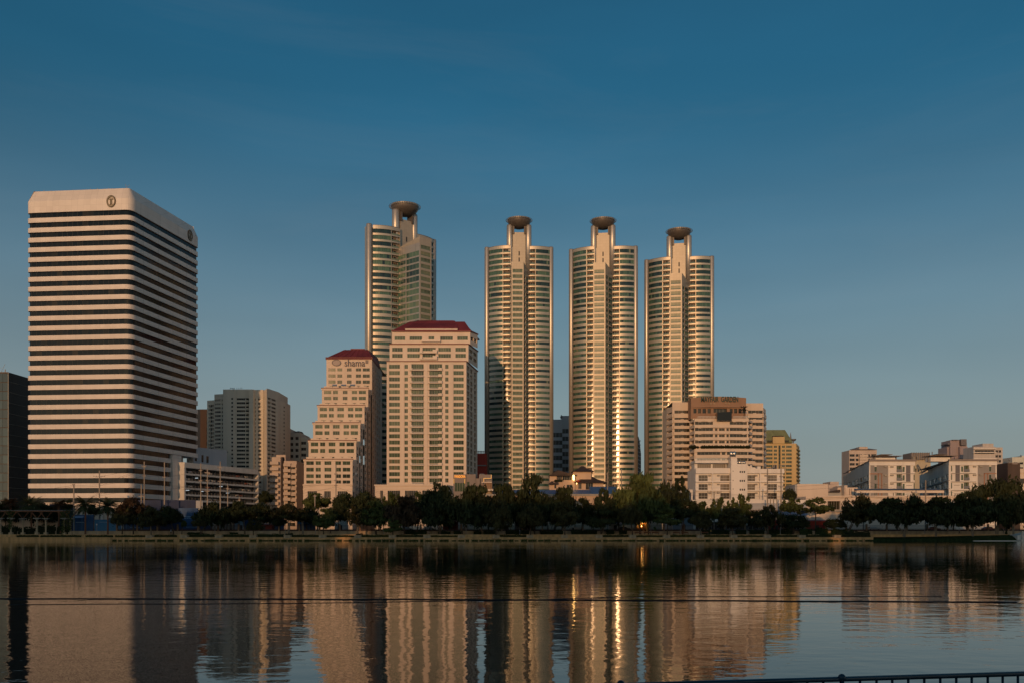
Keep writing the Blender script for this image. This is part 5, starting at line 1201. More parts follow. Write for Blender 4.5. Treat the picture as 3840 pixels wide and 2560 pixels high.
# ------------------------------------------------------------------ yellow tower with green hipped roof
Yf = 470; f = f8.at(Yf); ye = Bld('yellow_tower', P(2930, 480), 'yellow tower with a steep green roof behind the brown-topped block', 'apartment building'); b = MB(); A_, B2 = (f.X(1095), Yf), (f.X(1392), Yf); U = lambda x: f.X(x) - A_[0]; ops = []
for k in range(12):
    y = 640 + k * 34
    for a, c, n in ((1122, 1180, 3), (1193, 1220, 2), (1265, 1291, 2), (1302, 1352, 3)): ops.append((U(a), U(c), f.Z(y + 19), f.Z(y), n))
    ops.append((U(1234), U(1252), f.Z(y + 30), f.Z(y - 3), 1, .02, .6))
ye.facade(b, A_, B2, GZ, f.Z(620), ops, .2, G['green']); E = P(f8.px(1420), 488); W2 = math.dist(B2, E); ye.facade(b, B2, E, GZ, f.Z(620), [(W2 * .3, W2 * .95, f.Z(y + 22), f.Z(y), 2, .1, .8) for y in [642 + 34 * k for k in range(12)]], .5, G['bal']); b.face([(*A_, f.Z(620)), (*B2, f.Z(620)), (*E, f.Z(620)), (A_[0], 490, f.Z(620))])
b.quad((A_[0], 490, GZ), (*A_, GZ), (*A_, f.Z(620)), (A_[0], 490, f.Z(620)))
b.box(f.X(1180), f.X(1284), Yf - .8, Yf + 8, f.Z(622), f.Z(562)); ye.part('wall', b, [M['yellow']])
q = MB(); z0, z1 = f.Z(612), f.Z(490); e = [(f.X(1112), Yf + .5), (f.X(1366), Yf + .5), (f.X(1370), Yf + 20), (f.X(1112), Yf + 20)]; t = [(f.X(1143), Yf + 5), (f.X(1318), Yf + 5), (f.X(1318), Yf + 13), (f.X(1143), Yf + 13)]
for k in range(4): j = (k + 1) % 4; q.quad((*e[k], z0), (*e[j], z0), (*t[j], z1), (*t[k], z1))
q.face([(*p, z1) for p in t]); q.face([(*p, z0) for p in reversed(e)])
for x in (1138, 1286): q.box(f.X(x), f.X(x + 40), Yf - .1, Yf + .6, f.Z(606), f.Z(592), 1)
for k in range(9): x = 1186 + k * 11; q.box(f.X(x), f.X(x + 6), Yf - .2, Yf + 2, f.Z(562), f.Z(552), 1)
ye.part('roof', q, [M['greenroof'], M['dark']])
q = MB(); z = f.Z(612); q.lathe(f.X(1388), Yf + 4, [(.2, z), (.3, z + 1), (1.2, z + 1.4), (1.5, z + 2.2)], 14); q.lathe(f.X(1374), Yf + 6, [(.7, z), (.5, z + 2.5), (.06, z + 6)], 8); ye.part('satellite_dish', q, [M['steel']])
for k in range(12): q = MB(); y = 662 + 34 * k; q.bar((B2[0] + .3, Yf, f.Z(y)), (E[0] + .3, E[1], f.Z(y)), .4, .9); ye.part('balcony', q, [M['yellow']])
ye.finish()
# ------------------------------------------------------------------ right-hand side
fR = Fr(3000, 1550, .3571, 370)
g_ = fR.at(345); bw_ = Bld('blank_walled_store', P(3030, 350), 'low windowless building with a blank cream wall beside the yellow tower', 'building'); b = MB(); b.box(g_.X(-30), g_.X(296), 345, 358, GZ, g_.Z(735)); b.box(g_.X(-48), g_.X(-28), 345.5, 358, GZ, g_.Z(742), 1); b.box(g_.X(285), g_.X(460), 346.5, 358, GZ, g_.Z(815), 1); b.box(g_.X(415), g_.X(455), 347, 356, GZ, g_.Z(770), 0); b.box(g_.X(455), g_.X(585), 343, 356, GZ, g_.Z(775), 0); b.box(g_.X(450), g_.X(482), 343.5, 356, GZ, g_.Z(752), 0); bw_.part('wall', b, [M['cream'], M['greyblue']]); b = MB()
for x in (498, 515, 552): b.box(g_.X(x), g_.X(x + 3), 342.85, 343, g_.Z(855), g_.Z(785))
b.prism([(g_.X(300), 344.5), (g_.X(420), 344.5), (g_.X(420), 350), (g_.X(300), 350)], g_.Z(820), 0, z1s=[g_.Z(818), g_.Z(795), g_.Z(795), g_.Z(818)]); bw_.part('lean_to_roof', b, [M['shingle']]); bw_.finish()
h = simple('small_pink_house', 'small pink flat-roofed house peeping over the blank cream wall', 'house', 372, [(fR, 300, 405, 740, 372), (fR, 318, 408, 712, 374)], M['terra'], lambda i, W, z: [(W * .25, W * .6, z - 5, z - 3.4, 2, .1)] if i == 0 else [], depth=9); g_ = fR.at(371); b = MB(); b.box(g_.X(385), g_.X(442), 370.5, 371.8, g_.Z(790), g_.Z(752)); h.part('porch', b, [M['whitewall']]); h.finish()
# the two white and grey condominiums, long sides in shade
def condo(x0, x1, ytop, ybot, xs0, Yf, Ys, label, mirror):
    c = Bld('white_grey_condo', P(fR.px((x0 + x1) / 2), Yf + 8), label, 'apartment building', 'white and grey condominiums on the right'); f = fR.at(Yf); A_, B2 = (f.X(x0), Yf), (f.X(x1), Yf); U = lambda x: f.X(x) - A_[0]; b = MB(); z1 = f.Z(ytop + 6); mx = (lambda q: q) if not mirror else (lambda q: x0 + x1 - q)
    def span(a, c_): a, c_ = mx(a), mx(c_); return (min(a, c_), max(a, c_))
    base = x0
    ops = []; panels = []
    for k in range(6):
        y = ytop + 62 + k * 89
        for a, c_, za, zb_, n, r, d in ((base + 57, base + 80, 8, 58, 1, None, .2), (base + 290, base + 345, -2, 66, 2, .5, 1.3), (base + 352, base + 374, 8, 62, 1, .7, .2), (base + 468, base + 480, 0, 60, 1, .6, .2)):
            a, c_ = span(a, c_); ops.append((U(a), U(c_), f.Z(y + zb_), f.Z(y + za), n, r, d))
    c.facade(b, A_, B2, GZ, z1, ops, .25, G['green']); b.face([(*A_, z1), (*B2, z1), (B2[0] + 10, Yf + 60, z1), (A_[0] + 14, Yf + 60, z1)])
    b.quad((*B2, GZ), (B2[0] + 6, Yf + 20, GZ), (B2[0] + 6, Yf + 20, z1), (*B2, z1)); c.part('front_wall', b, [M['whitewall']])
    for a, c_, m_, y0, y1 in ((base + 14, base + 200, 'greypanel', ytop + 56, ybot), (base + 388, base + 434, 'darkpanel', ytop + 54, ytop + 226)):
        a, c_ = span(a, c_); k0 = span(base + 57, base + 80)
        q = MB(); xs = [a] + ([k0[0], k0[1]] if m_ == 'greypanel' else []) + [c_]
        for i in range(0, len(xs), 2): q.box(f.X(xs[i]), f.X(xs[i + 1]), Yf - .06, Yf - .003, max(GZ, f.Z(y1)), f.Z(y0))
        if m_ == 'greypanel':
            for k in range(5): q.box(f.X(k0[0]), f.X(k0[1]), Yf - .06, Yf - .003, f.Z(ytop + 62 + (k + 1) * 89 + 8), f.Z(ytop + 62 + k * 89 + 58))
        c.part('grey_panel', q, [M[m_]])
    q = MB(); a, c_ = span(base + 8, base + 136)
    q.box(f.X(a), f.X(c_), Yf - .3, Yf - .06, f.Z(ytop + 147), f.Z(ytop + 140))
    for xx in (base + 96, base + 132): a, c_ = span(xx - 3, xx + 3); q.box(f.X(a), f.X(c_), Yf - .3, Yf - .06, GZ, f.Z(ytop + 140))
    c.part('terracotta_trim', q, [M['orangeline']])
    for k in range(5):
        y = ytop + 140 + k * 89; a, c_ = span(base + 222, base + 480)
        q = MB(); q.box(f.X(a), f.X(c_), Yf - .45, Yf - .003, f.Z(y + 5), f.Z(y)); c.part('floor_ledge', q, [M['greypanel']])
        for xx in (base + 155, base + 222): a, c_ = span(xx, xx + 30); q = MB(); q.box(f.X(a), f.X(c_), Yf - .7, Yf - .07, f.Z(y - 62), f.Z(y - 76)); c.part('air_conditioner', q, [M['concrete']])
        a, c_ = span(base + 288, base + 347); q = MB(); q.box(f.X(a), f.X(c_), Yf - .25, Yf - .1, f.Z(y - 14), f.Z(y - 44)); c.part('balcony_rail', q, [M['steel']])
        if k > 1: a, c_ = span(base + 390, base + 450); q = MB(); q.box(f.X(a), f.X(c_), Yf - .12, Yf - .003, f.Z(y - 50), f.Z(y - 54)); c.part('slot_trim', q, [M['darkpanel']])
    q = MB(); q.box(f.X(x0 - 8), f.X(x1 + 10), Yf - .9, Yf + .02, z1 - .3, z1 + .45); q.box(f.X(x0), f.X(x1), Yf - .35, Yf - .02, f.Z(ytop + 52), z1 - .3, 1); q.box(f.X(x0 + 5), f.X(x1 - 5), Yf - .5, Yf - .35, f.Z(ytop + 56), f.Z(ytop + 50), 1); c.part('roof_edge', q, [M['shop'], M['whitewall']])
    # long shaded side: bays stepping back
    S = P(fR.px(xs0), Ys); nb = 6; dx, dy = (S[0] - A_[0]) / nb, (S[1] - A_[1]) / nb
    for k in range(nb):
        p0 = (A_[0] + dx * (k + 1), A_[1] + dy * (k + 1)); p1 = (A_[0] + dx * k + (.8 if k % 2 else 0), A_[1] + dy * k); W = math.dist(p0, p1); o = []
        for j in range(6):
            z = z1 - 5.6 - j * 3.3; o += [(W * .12, W * .42, z - 1.9, z, 2, .25), (W * .52, W * .86, z - 2.3, z + .1, 2, .05, 1.0)]
        q = MB(); c.facade(q, p0, p1, GZ, z1 - (1.2 if k > 3 else 0), o, .25, G['blue']); q.bar((*p0, z1 - .2), (*p1, z1 - .2), .6, .3, 1)
        zz = z1 - (1.2 if k > 3 else 0); q.face([(*p0, zz), (*p1, zz), (p1[0] + 10, p1[1], zz), (p0[0] + 10, p0[1], zz)])
        c.part('side_bay', q, [M['whitewall'], M['shop']])
        for j in range(5): q = MB(); q.bar((*p0, z1 - 8.2 - j * 3.3), (*p1, z1 - 8.2 - j * 3.3), .9, .22); c.part('floor_ledge', q, [M['greypanel']])
    q = MB(); xa, xb = ((x0 + 100, x0 + 400) if not mirror else (x0 - 150, x0 + 150)); q.box(f.X(xa), f.X(xb), Yf + 4, Yf + 12, z1 + 2.2, z1 + 2.4); q.box(f.X(xa + 60), f.X(xb - 120), Yf + 3, Yf + 10, z1 + 2.7, z1 + 2.9)
    for t in (.1, .5, .9): x = f.X(xa + (xb - xa) * t); q.bar((x, Yf + 8, z1), (x, Yf + 8, z1 + 2.4), .4)
    q.box(f.X(xa + 30), f.X(xb - 60), Yf + 6, Yf + 11, z1, z1 + 1.7, 1); c.part('roof_pergola', q, [M['shop'], M['whitewall']])
    return c.finish(100)
condo(725, 1205, 485, 870, 455, 370, 452, 'white and grey condominium with its long shaded side on the left, left one of two', False)
condo(1562, 2066, 482, 900, 1255, 372, 452, 'white and grey condominium with terracotta trim at its right corner, near the big dark tree', True)
# covered footbridge and long low white building
g_ = fR.at(333); wk = Bld('covered_walkway', P(3370, 333), 'long covered walkway with a grey roof in front of the white condominiums', 'walkway'); b = MB(); b.prism([(g_.X(578), 332), (g_.X(1508), 332), (g_.X(1480), 336), (g_.X(600), 336)], g_.Z(803), 0, z1s=[g_.Z(800), g_.Z(800), g_.Z(781), g_.Z(781)]); wk.part('roof', b, [mat('slate_sheet_roof', (.13, .14, .16), .6)])
b = MB(); b.box(g_.X(586), g_.X(1504), 332.3, 333, g_.Z(830), g_.Z(804)); wk.part('beam', b, [M['cream2']])
for x in (640, 724, 790, 980, 1006, 1180, 1240, 1320, 1440, 1500): b = MB(); b.box(g_.X(x - 3), g_.X(x + 3), 332.6, 333, g_.Z(866), g_.Z(829)); wk.part('post', b, [M['concrete']])
wk.finish()
lw = Bld('long_white_building', P(3270, 330), 'long low cream building with a stained parapet behind the right-hand trees', 'building'); g_ = fR.at(330); b = MB(); A_, B2 = (g_.X(60), 330), (g_.X(1640), 330); U = lambda x: g_.X(x) - A_[0]
lw.facade(b, A_, B2, GZ, g_.Z(866), [(U(a), U(c), g_.Z(1005), g_.Z(y0), n, r, 1.5) for a, c, y0, n, r in ((290, 424, 915, 5, .5), (675, 800, 930, 5, .5), (1000, 1130, 935, 5, .5), (220, 275, 1045, 2, .3), (1200, 1330, 935, 5, .4), (1420, 1560, 935, 5, .4))], .5, G['bal']); b.face([(*A_, g_.Z(866)), (*B2, g_.Z(866)), (B2[0], 341, g_.Z(866)), (A_[0], 341, g_.Z(866))]); b.box(A_[0], B2[0], 329.4, 330, g_.Z(1030), g_.Z(1010), 1); b.box(g_.X(150), B2[0], 329.6, 330, g_.Z(876), g_.Z(858)); b.quad((A_[0], 341, GZ), (*A_, GZ), (*A_, g_.Z(866)), (A_[0], 341, g_.Z(866)))
lw.part('wall', b, [M['cream'], M['concrete']]); lw.finish()
# far towers on the right
h = simple('pink_far_tower', 'distant pink tower with a grey hipped roof behind the left condominium', 'tower block', 700, [(fR, 516, 806, 382, 700)], M['terra'], rowsf([(.02, .20), (.24, .34), (.36, .48), (.52, .64), (.66, .76), (.80, .98)], 3.4, 1.9, 3, 2, 30, .15, .5), gm=G['bal'])
g_ = fR.at(700); b = MB(); b.box(g_.X(618), g_.X(705), 699, 706, g_.Z(372), g_.Z(347), 1); b.prism([(g_.X(518), 699.4), (g_.X(806), 699.4), (g_.X(700), 706), (g_.X(620), 706)], g_.Z(380), 0, z1s=[g_.Z(374), g_.Z(374), g_.Z(350), g_.Z(350)]); h.part('roof', b, [mat('grey_far_roof', (.15, .14, .15), .7), M['terra']])
for k in range(12): q = MB(); z = g_.Z(430 + 16 * k); q.box(g_.X(618), g_.X(706), 698, 699.8, z - .9, z); h.part('balcony', q, [M['cream2']])
h.finish()
h = simple('antenna_block', 'pale block crowned with a dark screened plant room and phone antennas', 'building', 520, [(fR, 1200, 1372, 480, 520)], mat('pale_yellow_render', (.50, .44, .33), .8), lambda i, W, z: [(W * .06, W * .14, z - 7, z - 5, 1, 0), (W * .2, W * .3, z - 7, z - 5, 1, 0)], gm=G['grey'])
g_ = fR.at(520); b = MB(); b.box(g_.X(1158), g_.X(1355), 519, 530, g_.Z(482), g_.Z(410), 0)
for k in range(9): x = 1165 + k * 23; b.bar((g_.X(x), 518.8, g_.Z(484)), (g_.X(x), 518.8, g_.Z(406)), .4, m=1)
h.part('plant_screen', b, [M['shop'], M['steel']])
for x, y in ((1170, 450), (1185, 455), (1215, 448), (1310, 460), (1335, 440), (1348, 470), (1365, 450), (1376, 440)): q = MB(); q.box(g_.X(x - 4), g_.X(x + 4), 517.5, 518.3, g_.Z(y + 36), g_.Z(y)); h.part('antenna_panel', q, [M['concrete']])
b = MB()
for (xa, ya), (xb, yb) in (((1225, 530), (1280, 620)), ((1320, 535), (1265, 640)), ((1215, 540), (1240, 600)), ((1372, 480), (1376, 400))): b.bar((g_.X(xa), 518.5, g_.Z(ya)), (g_.X(xb), 518.5, g_.Z(yb)), .35)
h.part('steel_brace', b, [M['steel']]); h.finish()
h = simple('mauve_far_tower', 'distant mauve slab tower with a stepped dark top behind the right condominium', 'tower block', 760, [(fR, 1544, 1582, 350, 762), (fR, 1578, 1672, 278, 760), (fR, 1668, 1752, 300, 761)], mat('mauve_render', (.33, .27, .28), .8), lambda i, W, z: [] if i == 0 else ([(W * .42, W * .5, z - 16 - 4.6 * k, z - 14 - 4.6 * k, 1, 0) for k in range(6)] if i == 1 else [(W * .1, W * .9, z - 6 - 4.6 * k, z - 3.6 - 4.6 * k, 3, .1, .8) for k in range(9)]), gm=G['grey'])
g_ = fR.at(758); b = MB(); b.box(g_.X(1692), g_.X(1750), 758, 770, g_.Z(330), g_.Z(266)); b.box(g_.X(1552), g_.X(1582), 758, 770, g_.Z(322), g_.Z(310)); b.box(g_.X(1605), g_.X(1660), 758, 770, g_.Z(278), g_.Z(270)); h.part('top_box', b, [M['darkpanel']])
for k in range(7): q = MB(); z = g_.Z(345 + 18 * k); q.box(g_.X(1672), g_.X(1754), 757, 760, z - 1.4, z); h.part('balcony', q, [mat('mauve_render', (.33, .27, .28))])
h.finish()
h = simple('white_far_tower', 'distant white stepped tower with dark window bands, right of the mauve one', 'tower block', 700, [(fR, 1822, 2052, 345, 700), (fR, 2045, 2128, 352, 706), (fR, 1918, 2032, 312, 702)], mat('grey_white_render', (.52, .48, .45), .8), lambda i, W, z: [(W * .06, W * .95, z - 5.4 - 9.2 * k, z - 2.6 - 9.2 * k, 6, .05, .8) for k in range(2)] + [(W * .06, W * .95, z - 27, z - 19.5, 4, 0, .8)] if i == 0 else [(W * (.1 + .4 * j), W * (.4 + .4 * j), z - 4 - 3.8 * k, z - 2.2 - 3.8 * k, 2, .05) for k in range(10) for j in range(2)] if i == 1 else [], gm=G['black']); g_ = fR.at(699); 
for y in (362, 400, 468): q = MB(); q.box(g_.X(1818), g_.X(2056), 698, 700, g_.Z(y + 8), g_.Z(y)); h.part('floor_band', q, [M['whitewall']])
h.finish()
h = simple('grey_far_block', 'distant grey block cut by the right edge of the view', 'tower block', 720, [(fR, 2228, 2420, 455, 720), (fR, 2330, 2420, 440, 724)], M['greygreen'], rowsf([(.08, .3), (.4, .6), (.7, .95)], 4, 1.6, 4, 2, 40, .1), gm=G['black']); g_ = fR.at(719)
b = MB(); b.bar((g_.X(2196), 719, g_.Z(520)), (g_.X(2196), 719, g_.Z(474)), .5); b.bar((g_.X(2184), 719, g_.Z(482)), (g_.X(2208), 719, g_.Z(490)), .5); b.bar((g_.X(2318), 719, g_.Z(445)), (g_.X(2322), 719, g_.Z(432)), .6); h.part('antenna', b, [M['steel']]); h.finish()
h = simple('curved_gable_block', 'cream block with curved gable at the far right behind the big tree', 'building', 430, [(fR, 2100, 2420, 612, 430)], M['cream'], rowsf([(.06, .22), (.30, .42), (.62, .80)], 6.2, 2.4, 3, 3, 6, .4, .5), gm=G['bal']); g_ = fR.at(429.5); b = MB()
pl = [(2066, 640)] + [(2070 + 36 * t, 640 - 66 * math.sin(math.pi / 2 * t)) for t in (.1, .3, .5, .7, .85, 1)] + [(2420, 574), (2420, 620), (2108, 620)]
fr_ = [(g_.X(x), 429.5, g_.Z(y)) for x, y in reversed(pl)]; b.face(list(reversed(fr_))); b.box(g_.X(2066), g_.X(2110), 429.6, 440, GZ, g_.Z(640)); b.box(g_.X(2106), g_.X(2420), 429.6, 440, g_.Z(614), g_.Z(576), 1); h.part('gable', b, [M['cream'], M['greypanel']]); h.finish()
h = simple('dark_pillar_block', 'narrow dark brown windowless tower rising behind the big dark tree', 'building', 400, [(fR, 2182, 2312, 516, 400)], mat('dark_brown_concrete', (.085, .06, .05), .8, var=.2), lambda i, W, z: []); g_ = fR.at(399.8); b = MB(); b.box(g_.X(2186), g_.X(2306), 399.6, 410, g_.Z(518), g_.Z(512)); b.box(g_.X(2225), g_.X(2282), 399.5, 410, g_.Z(530), g_.Z(514)); h.part('coping', b, [M['shop']]); h.finish()
# ------------------------------------------------------------------ trees
def crown_mesh(name, seed, blobs, n, leaf, droop=0.0):
    """leaf clusters spread through a handful of lobes; unit crown: x,y in -1..1, z 0..1"""
    rg = random.Random(seed); b = MB()
    # sub-lobes give the uneven outline
    subs = []
    for (x, y, z, r, rz) in blobs:
        for _ in range(12):
            t = rg.uniform(0, 2 * math.pi); p = rg.uniform(-.6, 1); q = math.sqrt(1 - min(1, abs(p)) ** 2)
            subs.append((x + r * .72 * q * math.cos(t), y + r * .72 * q * math.sin(t), z + rz * .72 * p, r * rg.uniform(.16, .46), rz * rg.uniform(.14, .40)))
    tot = sum(s[3] ** 2 for s in subs)
    for (x, y, z, r, rz) in subs:
        shade = rg.random()
        for _ in range(int(n * r * r / tot)):
            d = Vector((rg.gauss(0, 1), rg.gauss(0, 1), rg.gauss(0, 1))).normalized(); k = .45 + abs(rg.gauss(0, .45)) + .3 * rg.random()
            c = Vector((x + d.x * r * k, y + d.y * r * k, z + d.z * rz * k))
            nrm = (d + Vector((rg.gauss(0, .5), rg.gauss(0, .5), rg.gauss(0, .5) + .25))).normalized()
            u = nrm.cross(Vector((rg.gauss(0, 1), rg.gauss(0, 1), rg.gauss(0, .4) - droop))).normalized(); v = nrm.cross(u)
            s = leaf * rg.uniform(.6, 1.35)
            a, e = u * s, v * s * .55
            m_ = c + Vector((0, 0, -droop * s * .5))
            b.face([tuple(c - a), tuple(m_ + e), tuple(c + a), tuple(m_ - e)], 0, min(1, max(0, shade * .6 + rg.random() * .4)))
    # fill the unit box
    q = lambda k, f: sorted(v[k] for v in b.v)[int(f * (len(b.v) - 1))]
    lo, hi = [q(k, .01) for k in range(3)], [q(k, .99) for k in range(3)]
    b.v = [((x - lo[0]) / (hi[0] - lo[0]) * 2 - 1, (y - lo[1]) / (hi[1] - lo[1]) * 2 - 1, (z - lo[2]) / (hi[2] - lo[2])) for x, y, z in b.v]
    return b
SHAPES = {}
SHAPES['round'] = [(0, 0, .5, .62, .38), (-.45, .1, .42, .46, .3), (.45, -.1, .45, .46, .3), (.1, .4, .5, .5, .32), (-.1, -.42, .4, .48, .3), (.15, 0, .76, .4, .2)]
SHAPES['tall'] = [(0, 0, .3, .72, .28), (.25, .1, .55, .55, .28), (-.3, -.1, .5, .55, .25), (.05, 0, .78, .5, .2), (-.1, .3, .35, .6, .25), (.3, -.35, .3, .5, .24)]
SHAPES['wide'] = [(-.6, 0, .45, .38, .3), (-.2, .2, .6, .42, .34), (.25, -.1, .62, .42, .34), (.62, .05, .42, .36, .28), (0, -.3, .35, .5, .25), (.1, .5, .45, .4, .3)]
SHAPES['cone'] = [(0, 0, .15, .8, .17), (0, 0, .38, .62, .18), (0, .05, .6, .42, .18), (0, 0, .82, .22, .16)]
SHAPES['spiky'] = [(-.5, 0, .35, .35, .35), (0, .1, .45, .36, .5), (.45, 0, .4, .34, .42), (-.2, -.3, .25, .4, .25), (.25, .3, .3, .4, .28), (-.05, 0, .85, .16, .14), (.5, 0, .78, .13, .16), (-.55, 0, .68, .14, .16)]
SHAPES['sparse'] = [(-.55, .1, .3, .3, .2), (-.25, -.2, .62, .3, .2), (.2, .2, .72, .32, .22), (.55, -.1, .45, .34, .24), (0, 0, .35, .4, .22), (.35, .4, .3, .3, .2)]
CROWN = {}
for i, (k, bl) in enumerate(SHAPES.items()):
    for j in range(2):
        CROWN[k, j] = crown_mesh(k, 31 + i * 7 + j, bl, 6500 if k != 'sparse' else 3000, .050 if k != 'sparse' else .054, .25)
CDATA = {}
def crown_data(shape, j, leafk):
    if (shape, j, leafk) not in CDATA: CDATA[shape, j, leafk] = CROWN[shape, j].data('crown_' + shape, [LEAF[leafk]])
    return CDATA[shape, j, leafk]
def base_z(Y): return 1.75 if Y < 284 else 1.95 if Y < 295 else 3.0
TN = [0]
def tree(px, ytop, hw, ybot, Y, leafk, shape, label, tpx=None, bark='trunk', stems=1, zb=None, name='tree'):
    TN[0] += 1; rg = random.Random(TN[0] * 13)
    zb = base_z(Y) if zb is None else zb; tx = wx(tpx if tpx is not None else px, Y); cx = wx(px, Y)
    t = thing(name, (tx, Y, zb), label, 'tree', 'trees along the far shore')
    z0, z1 = max(wz(ybot, Y), zb + .6), wz(ytop, Y); W = hw * Y / F; H = z1 - z0
    c = bpy.data.objects.new('crown', crown_data(shape, TN[0] % 2, leafk)); col.objects.link(c); c.parent = t
    c.location = (cx - tx, 0, z0 - zb - H * .03); c.scale = (W * 1.04, min(W * 1.04, 5.5), H * 1.02); c.rotation_euler = (0, 0, rg.choice((0, math.pi)) + rg.uniform(-.3, .3))
    b = MB(); hh = z0 - zb
    for s_ in range(stems):
        ox = (s_ - (stems - 1) / 2); lean = ox * .75 + rg.uniform(-.2, .2)
        r0 = (.11 + .022 * W) / (1 if stems == 1 else 1.25)
        top = (cx - tx + lean + rg.uniform(-.3, .3), rg.uniform(-.3, .3), hh + H * .62)
        mid = (lean * .6 + (cx - tx) * .35, 0, hh * .7 + .2)
        b.tube([(ox * .22, 0, -.1), (ox * .22 + lean * .2, 0, hh * .3), mid, ((mid[0] + top[0]) / 2, (mid[1] + top[1]) / 2, hh + H * .3), top], [r0 * 1.25, r0, r0 * .85, r0 * .5, r0 * .15], 7)
        for k in range(5):
            a = rg.uniform(0, 2 * math.pi); st = Vector(mid).lerp(Vector(top), rg.uniform(0, .55)); en = st + Vector((math.cos(a) * W * .6, math.sin(a) * min(W, 4) * .6, H * rg.uniform(.18, .4)))
            b.tube([st, st.lerp(en, .5) + Vector((0, 0, .15)), en], [r0 * .5, r0 * .32, r0 * .08], 5)
    b.build('trunk', [M[bark]], t, local=True)
    return t
T_ = tree
# far left to right: (px, crown top, half width, crown bottom, depth, leaf colour, habit, label)
T_(20, 1880, 50, 1950, 303, 'dark', 'round', 'small dark tree at the left edge behind the pergola')
T_(165, 1888, 58, 1950, 303, 'dark', 'wide', 'low dark tree between the two leftmost palms')
T_(252, 1872, 22, 1905, 305, 'dark', 'sparse', 'thin branching tree beside the short utility pole')
T_(352, 1890, 22, 1925, 300, 'dark', 'round', 'small dark round tree between two palms')
T_(497, 1868, 56, 1933, 290, 'brown', 'wide', 'brownish spreading tree in front of the striped office tower', 500)
T_(462, 1905, 42, 1962, 287, 'olive', 'round', 'olive bushy tree right of the last palm', 458)
T_(560, 1905, 52, 1968, 283, 'olive', 'wide', 'olive tree with a slim pale trunk below the blue hoarding', 566, 'palebark')
T_(632, 1900, 46, 1955, 292, 'dark', 'wide', 'dark flat-topped tree in front of the blue banner', 650)
T_(690, 1950, 10, 1972, 289, 'lime', 'round', 'tiny clipped round yellow green tree by the blue banner', 682)
T_(790, 1886, 58, 1964, 289, 'dark', 'wide', 'broad dark tree in front of the right half of the car park', 757)
T_(745, 1945, 24, 1970, 284, 'olive', 'round', 'short olive tree at the foot of the broad dark car park tree', 752)
T_(905, 1880, 46, 1945, 293, 'dark', 'round', 'dark tree at the right end of the car park', 918)
T_(985, 1888, 62, 1952, 296, 'dark', 'wide', 'wide dark tree below the terraced pink apartments', 990)
T_(952, 1945, 30, 1985, 283, 'olive', 'sparse', 'small sparse tree rising from a planter below the pink apartments', 950)
T_(1085, 1890, 62, 1945, 287, 'olive', 'wide', 'olive tree with a forked pale trunk left of the stepped block', 1083, 'palebark', 2)
T_(1050, 1935, 24, 1968, 292, 'dark', 'round', 'small dark round tree beside the forked pale one', 1050)
T_(1132, 1915, 36, 1950, 289, 'olive', 'sparse', 'thin two-stemmed tree in front of the blue panel', 1136, 'palebark', 2)
T_(1190, 1848, 46, 1900, 312, 'mid', 'round', 'leafy tree against the base of the stepped block')
T_(1300, 1852, 50, 1905, 310, 'dark', 'round', 'dark tree in front of the stepped block porch')
T_(1215, 1908, 40, 1972, 290, 'mid', 'tall', 'green tree with drooping branches below the stepped block', 1213)
T_(1268, 1888, 42, 1948, 298, 'dark', 'round', 'dark tree right of the drooping one below the stepped block')
T_(1345, 1893, 42, 1962, 288, 'olive', 'sparse', 'slender pale-stemmed tree near the right corner of the stepped block', 1341, 'palebark', 2)
T_(1372, 1848, 50, 1915, 304, 'dark', 'round', 'dark rounded tree at the left end of the cream podium')
T_(1400, 1880, 50, 1965, 290, 'mid', 'tall', 'green tree with bright leaf tips in front of the podium', 1410, stems=2)
T_(1465, 1850, 36, 1925, 302, 'mid', 'spiky', 'green tree against the first podium windows')
T_(1510, 1862, 62, 1965, 288, 'brown', 'round', 'reddish brown dense tree in front of the podium', 1517)
T_(1473, 1935, 30, 1990, 282.5, 'mid', 'cone', 'small green tree on a planter in front of the reddish one', 1473)
T_(1565, 1846, 30, 1930, 304, 'mid', 'tall', 'green tree between the reddish tree and the tall dark one')
T_(1632, 1820, 70, 1962, 291, 'dark', 'tall', 'tall dark tree below the restaurant letters', 1650, stems=2)
T_(1764, 1822, 78, 1962, 291, 'dark', 'round', 'large dense dark tree in front of the restaurant', 1733)
T_(1833, 1865, 34, 1945, 300, 'dark', 'tall', 'dark tree filling the gap beside the left helipad tower foot')
T_(1905, 1820, 64, 1952, 296, 'dark', 'round', 'dark rounded tree before the sunlit fin of the left helipad tower')
T_(1866, 1878, 44, 1975, 283, 'olive', 'tall', 'olive layered tree on a planter left of the walker in white', 1860)
T_(2005, 1785, 62, 1960, 294, 'dark', 'tall', 'tall upright dark tree right of the sunlit fin')
T_(1990, 1900, 46, 1970, 283, 'olive', 'round', 'olive tree on a planter below the tall upright one', 1989)
T_(2103, 1828, 58, 1955, 297, 'dark', 'round', 'dark tree with a forked trunk in front of the hipped-roof house', 2080, stems=2)
T_(2120, 1884, 46, 1966, 283, 'olive', 'tall', 'olive tree on a planter below the hipped-roof house', 2118)
T_(2182, 1868, 36, 1955, 298, 'dark', 'tall', 'black-looking tree under the blue roof')
T_(2262, 1838, 58, 1968, 288, 'dark', 'cone', 'broad pyramidal dark tree under the taller blue roof', 2255, stems=2)
T_(2388, 1780, 82, 1944, 293, 'mid', 'round', 'largest tree of the middle shore, rising above the blue roof', 2400)
T_(2362, 1895, 42, 1958, 283, 'olive', 'round', 'olive tree on a planter left of the lit kiosk', 2372)
T_(2452, 1900, 34, 1944, 290, 'dark', 'wide', 'dark low-hung tree above the lit kiosk', 2432)
T_(2490, 1815, 40, 1925, 320, 'dark', 'round', 'dark tree against the foot of the rightmost helipad tower')
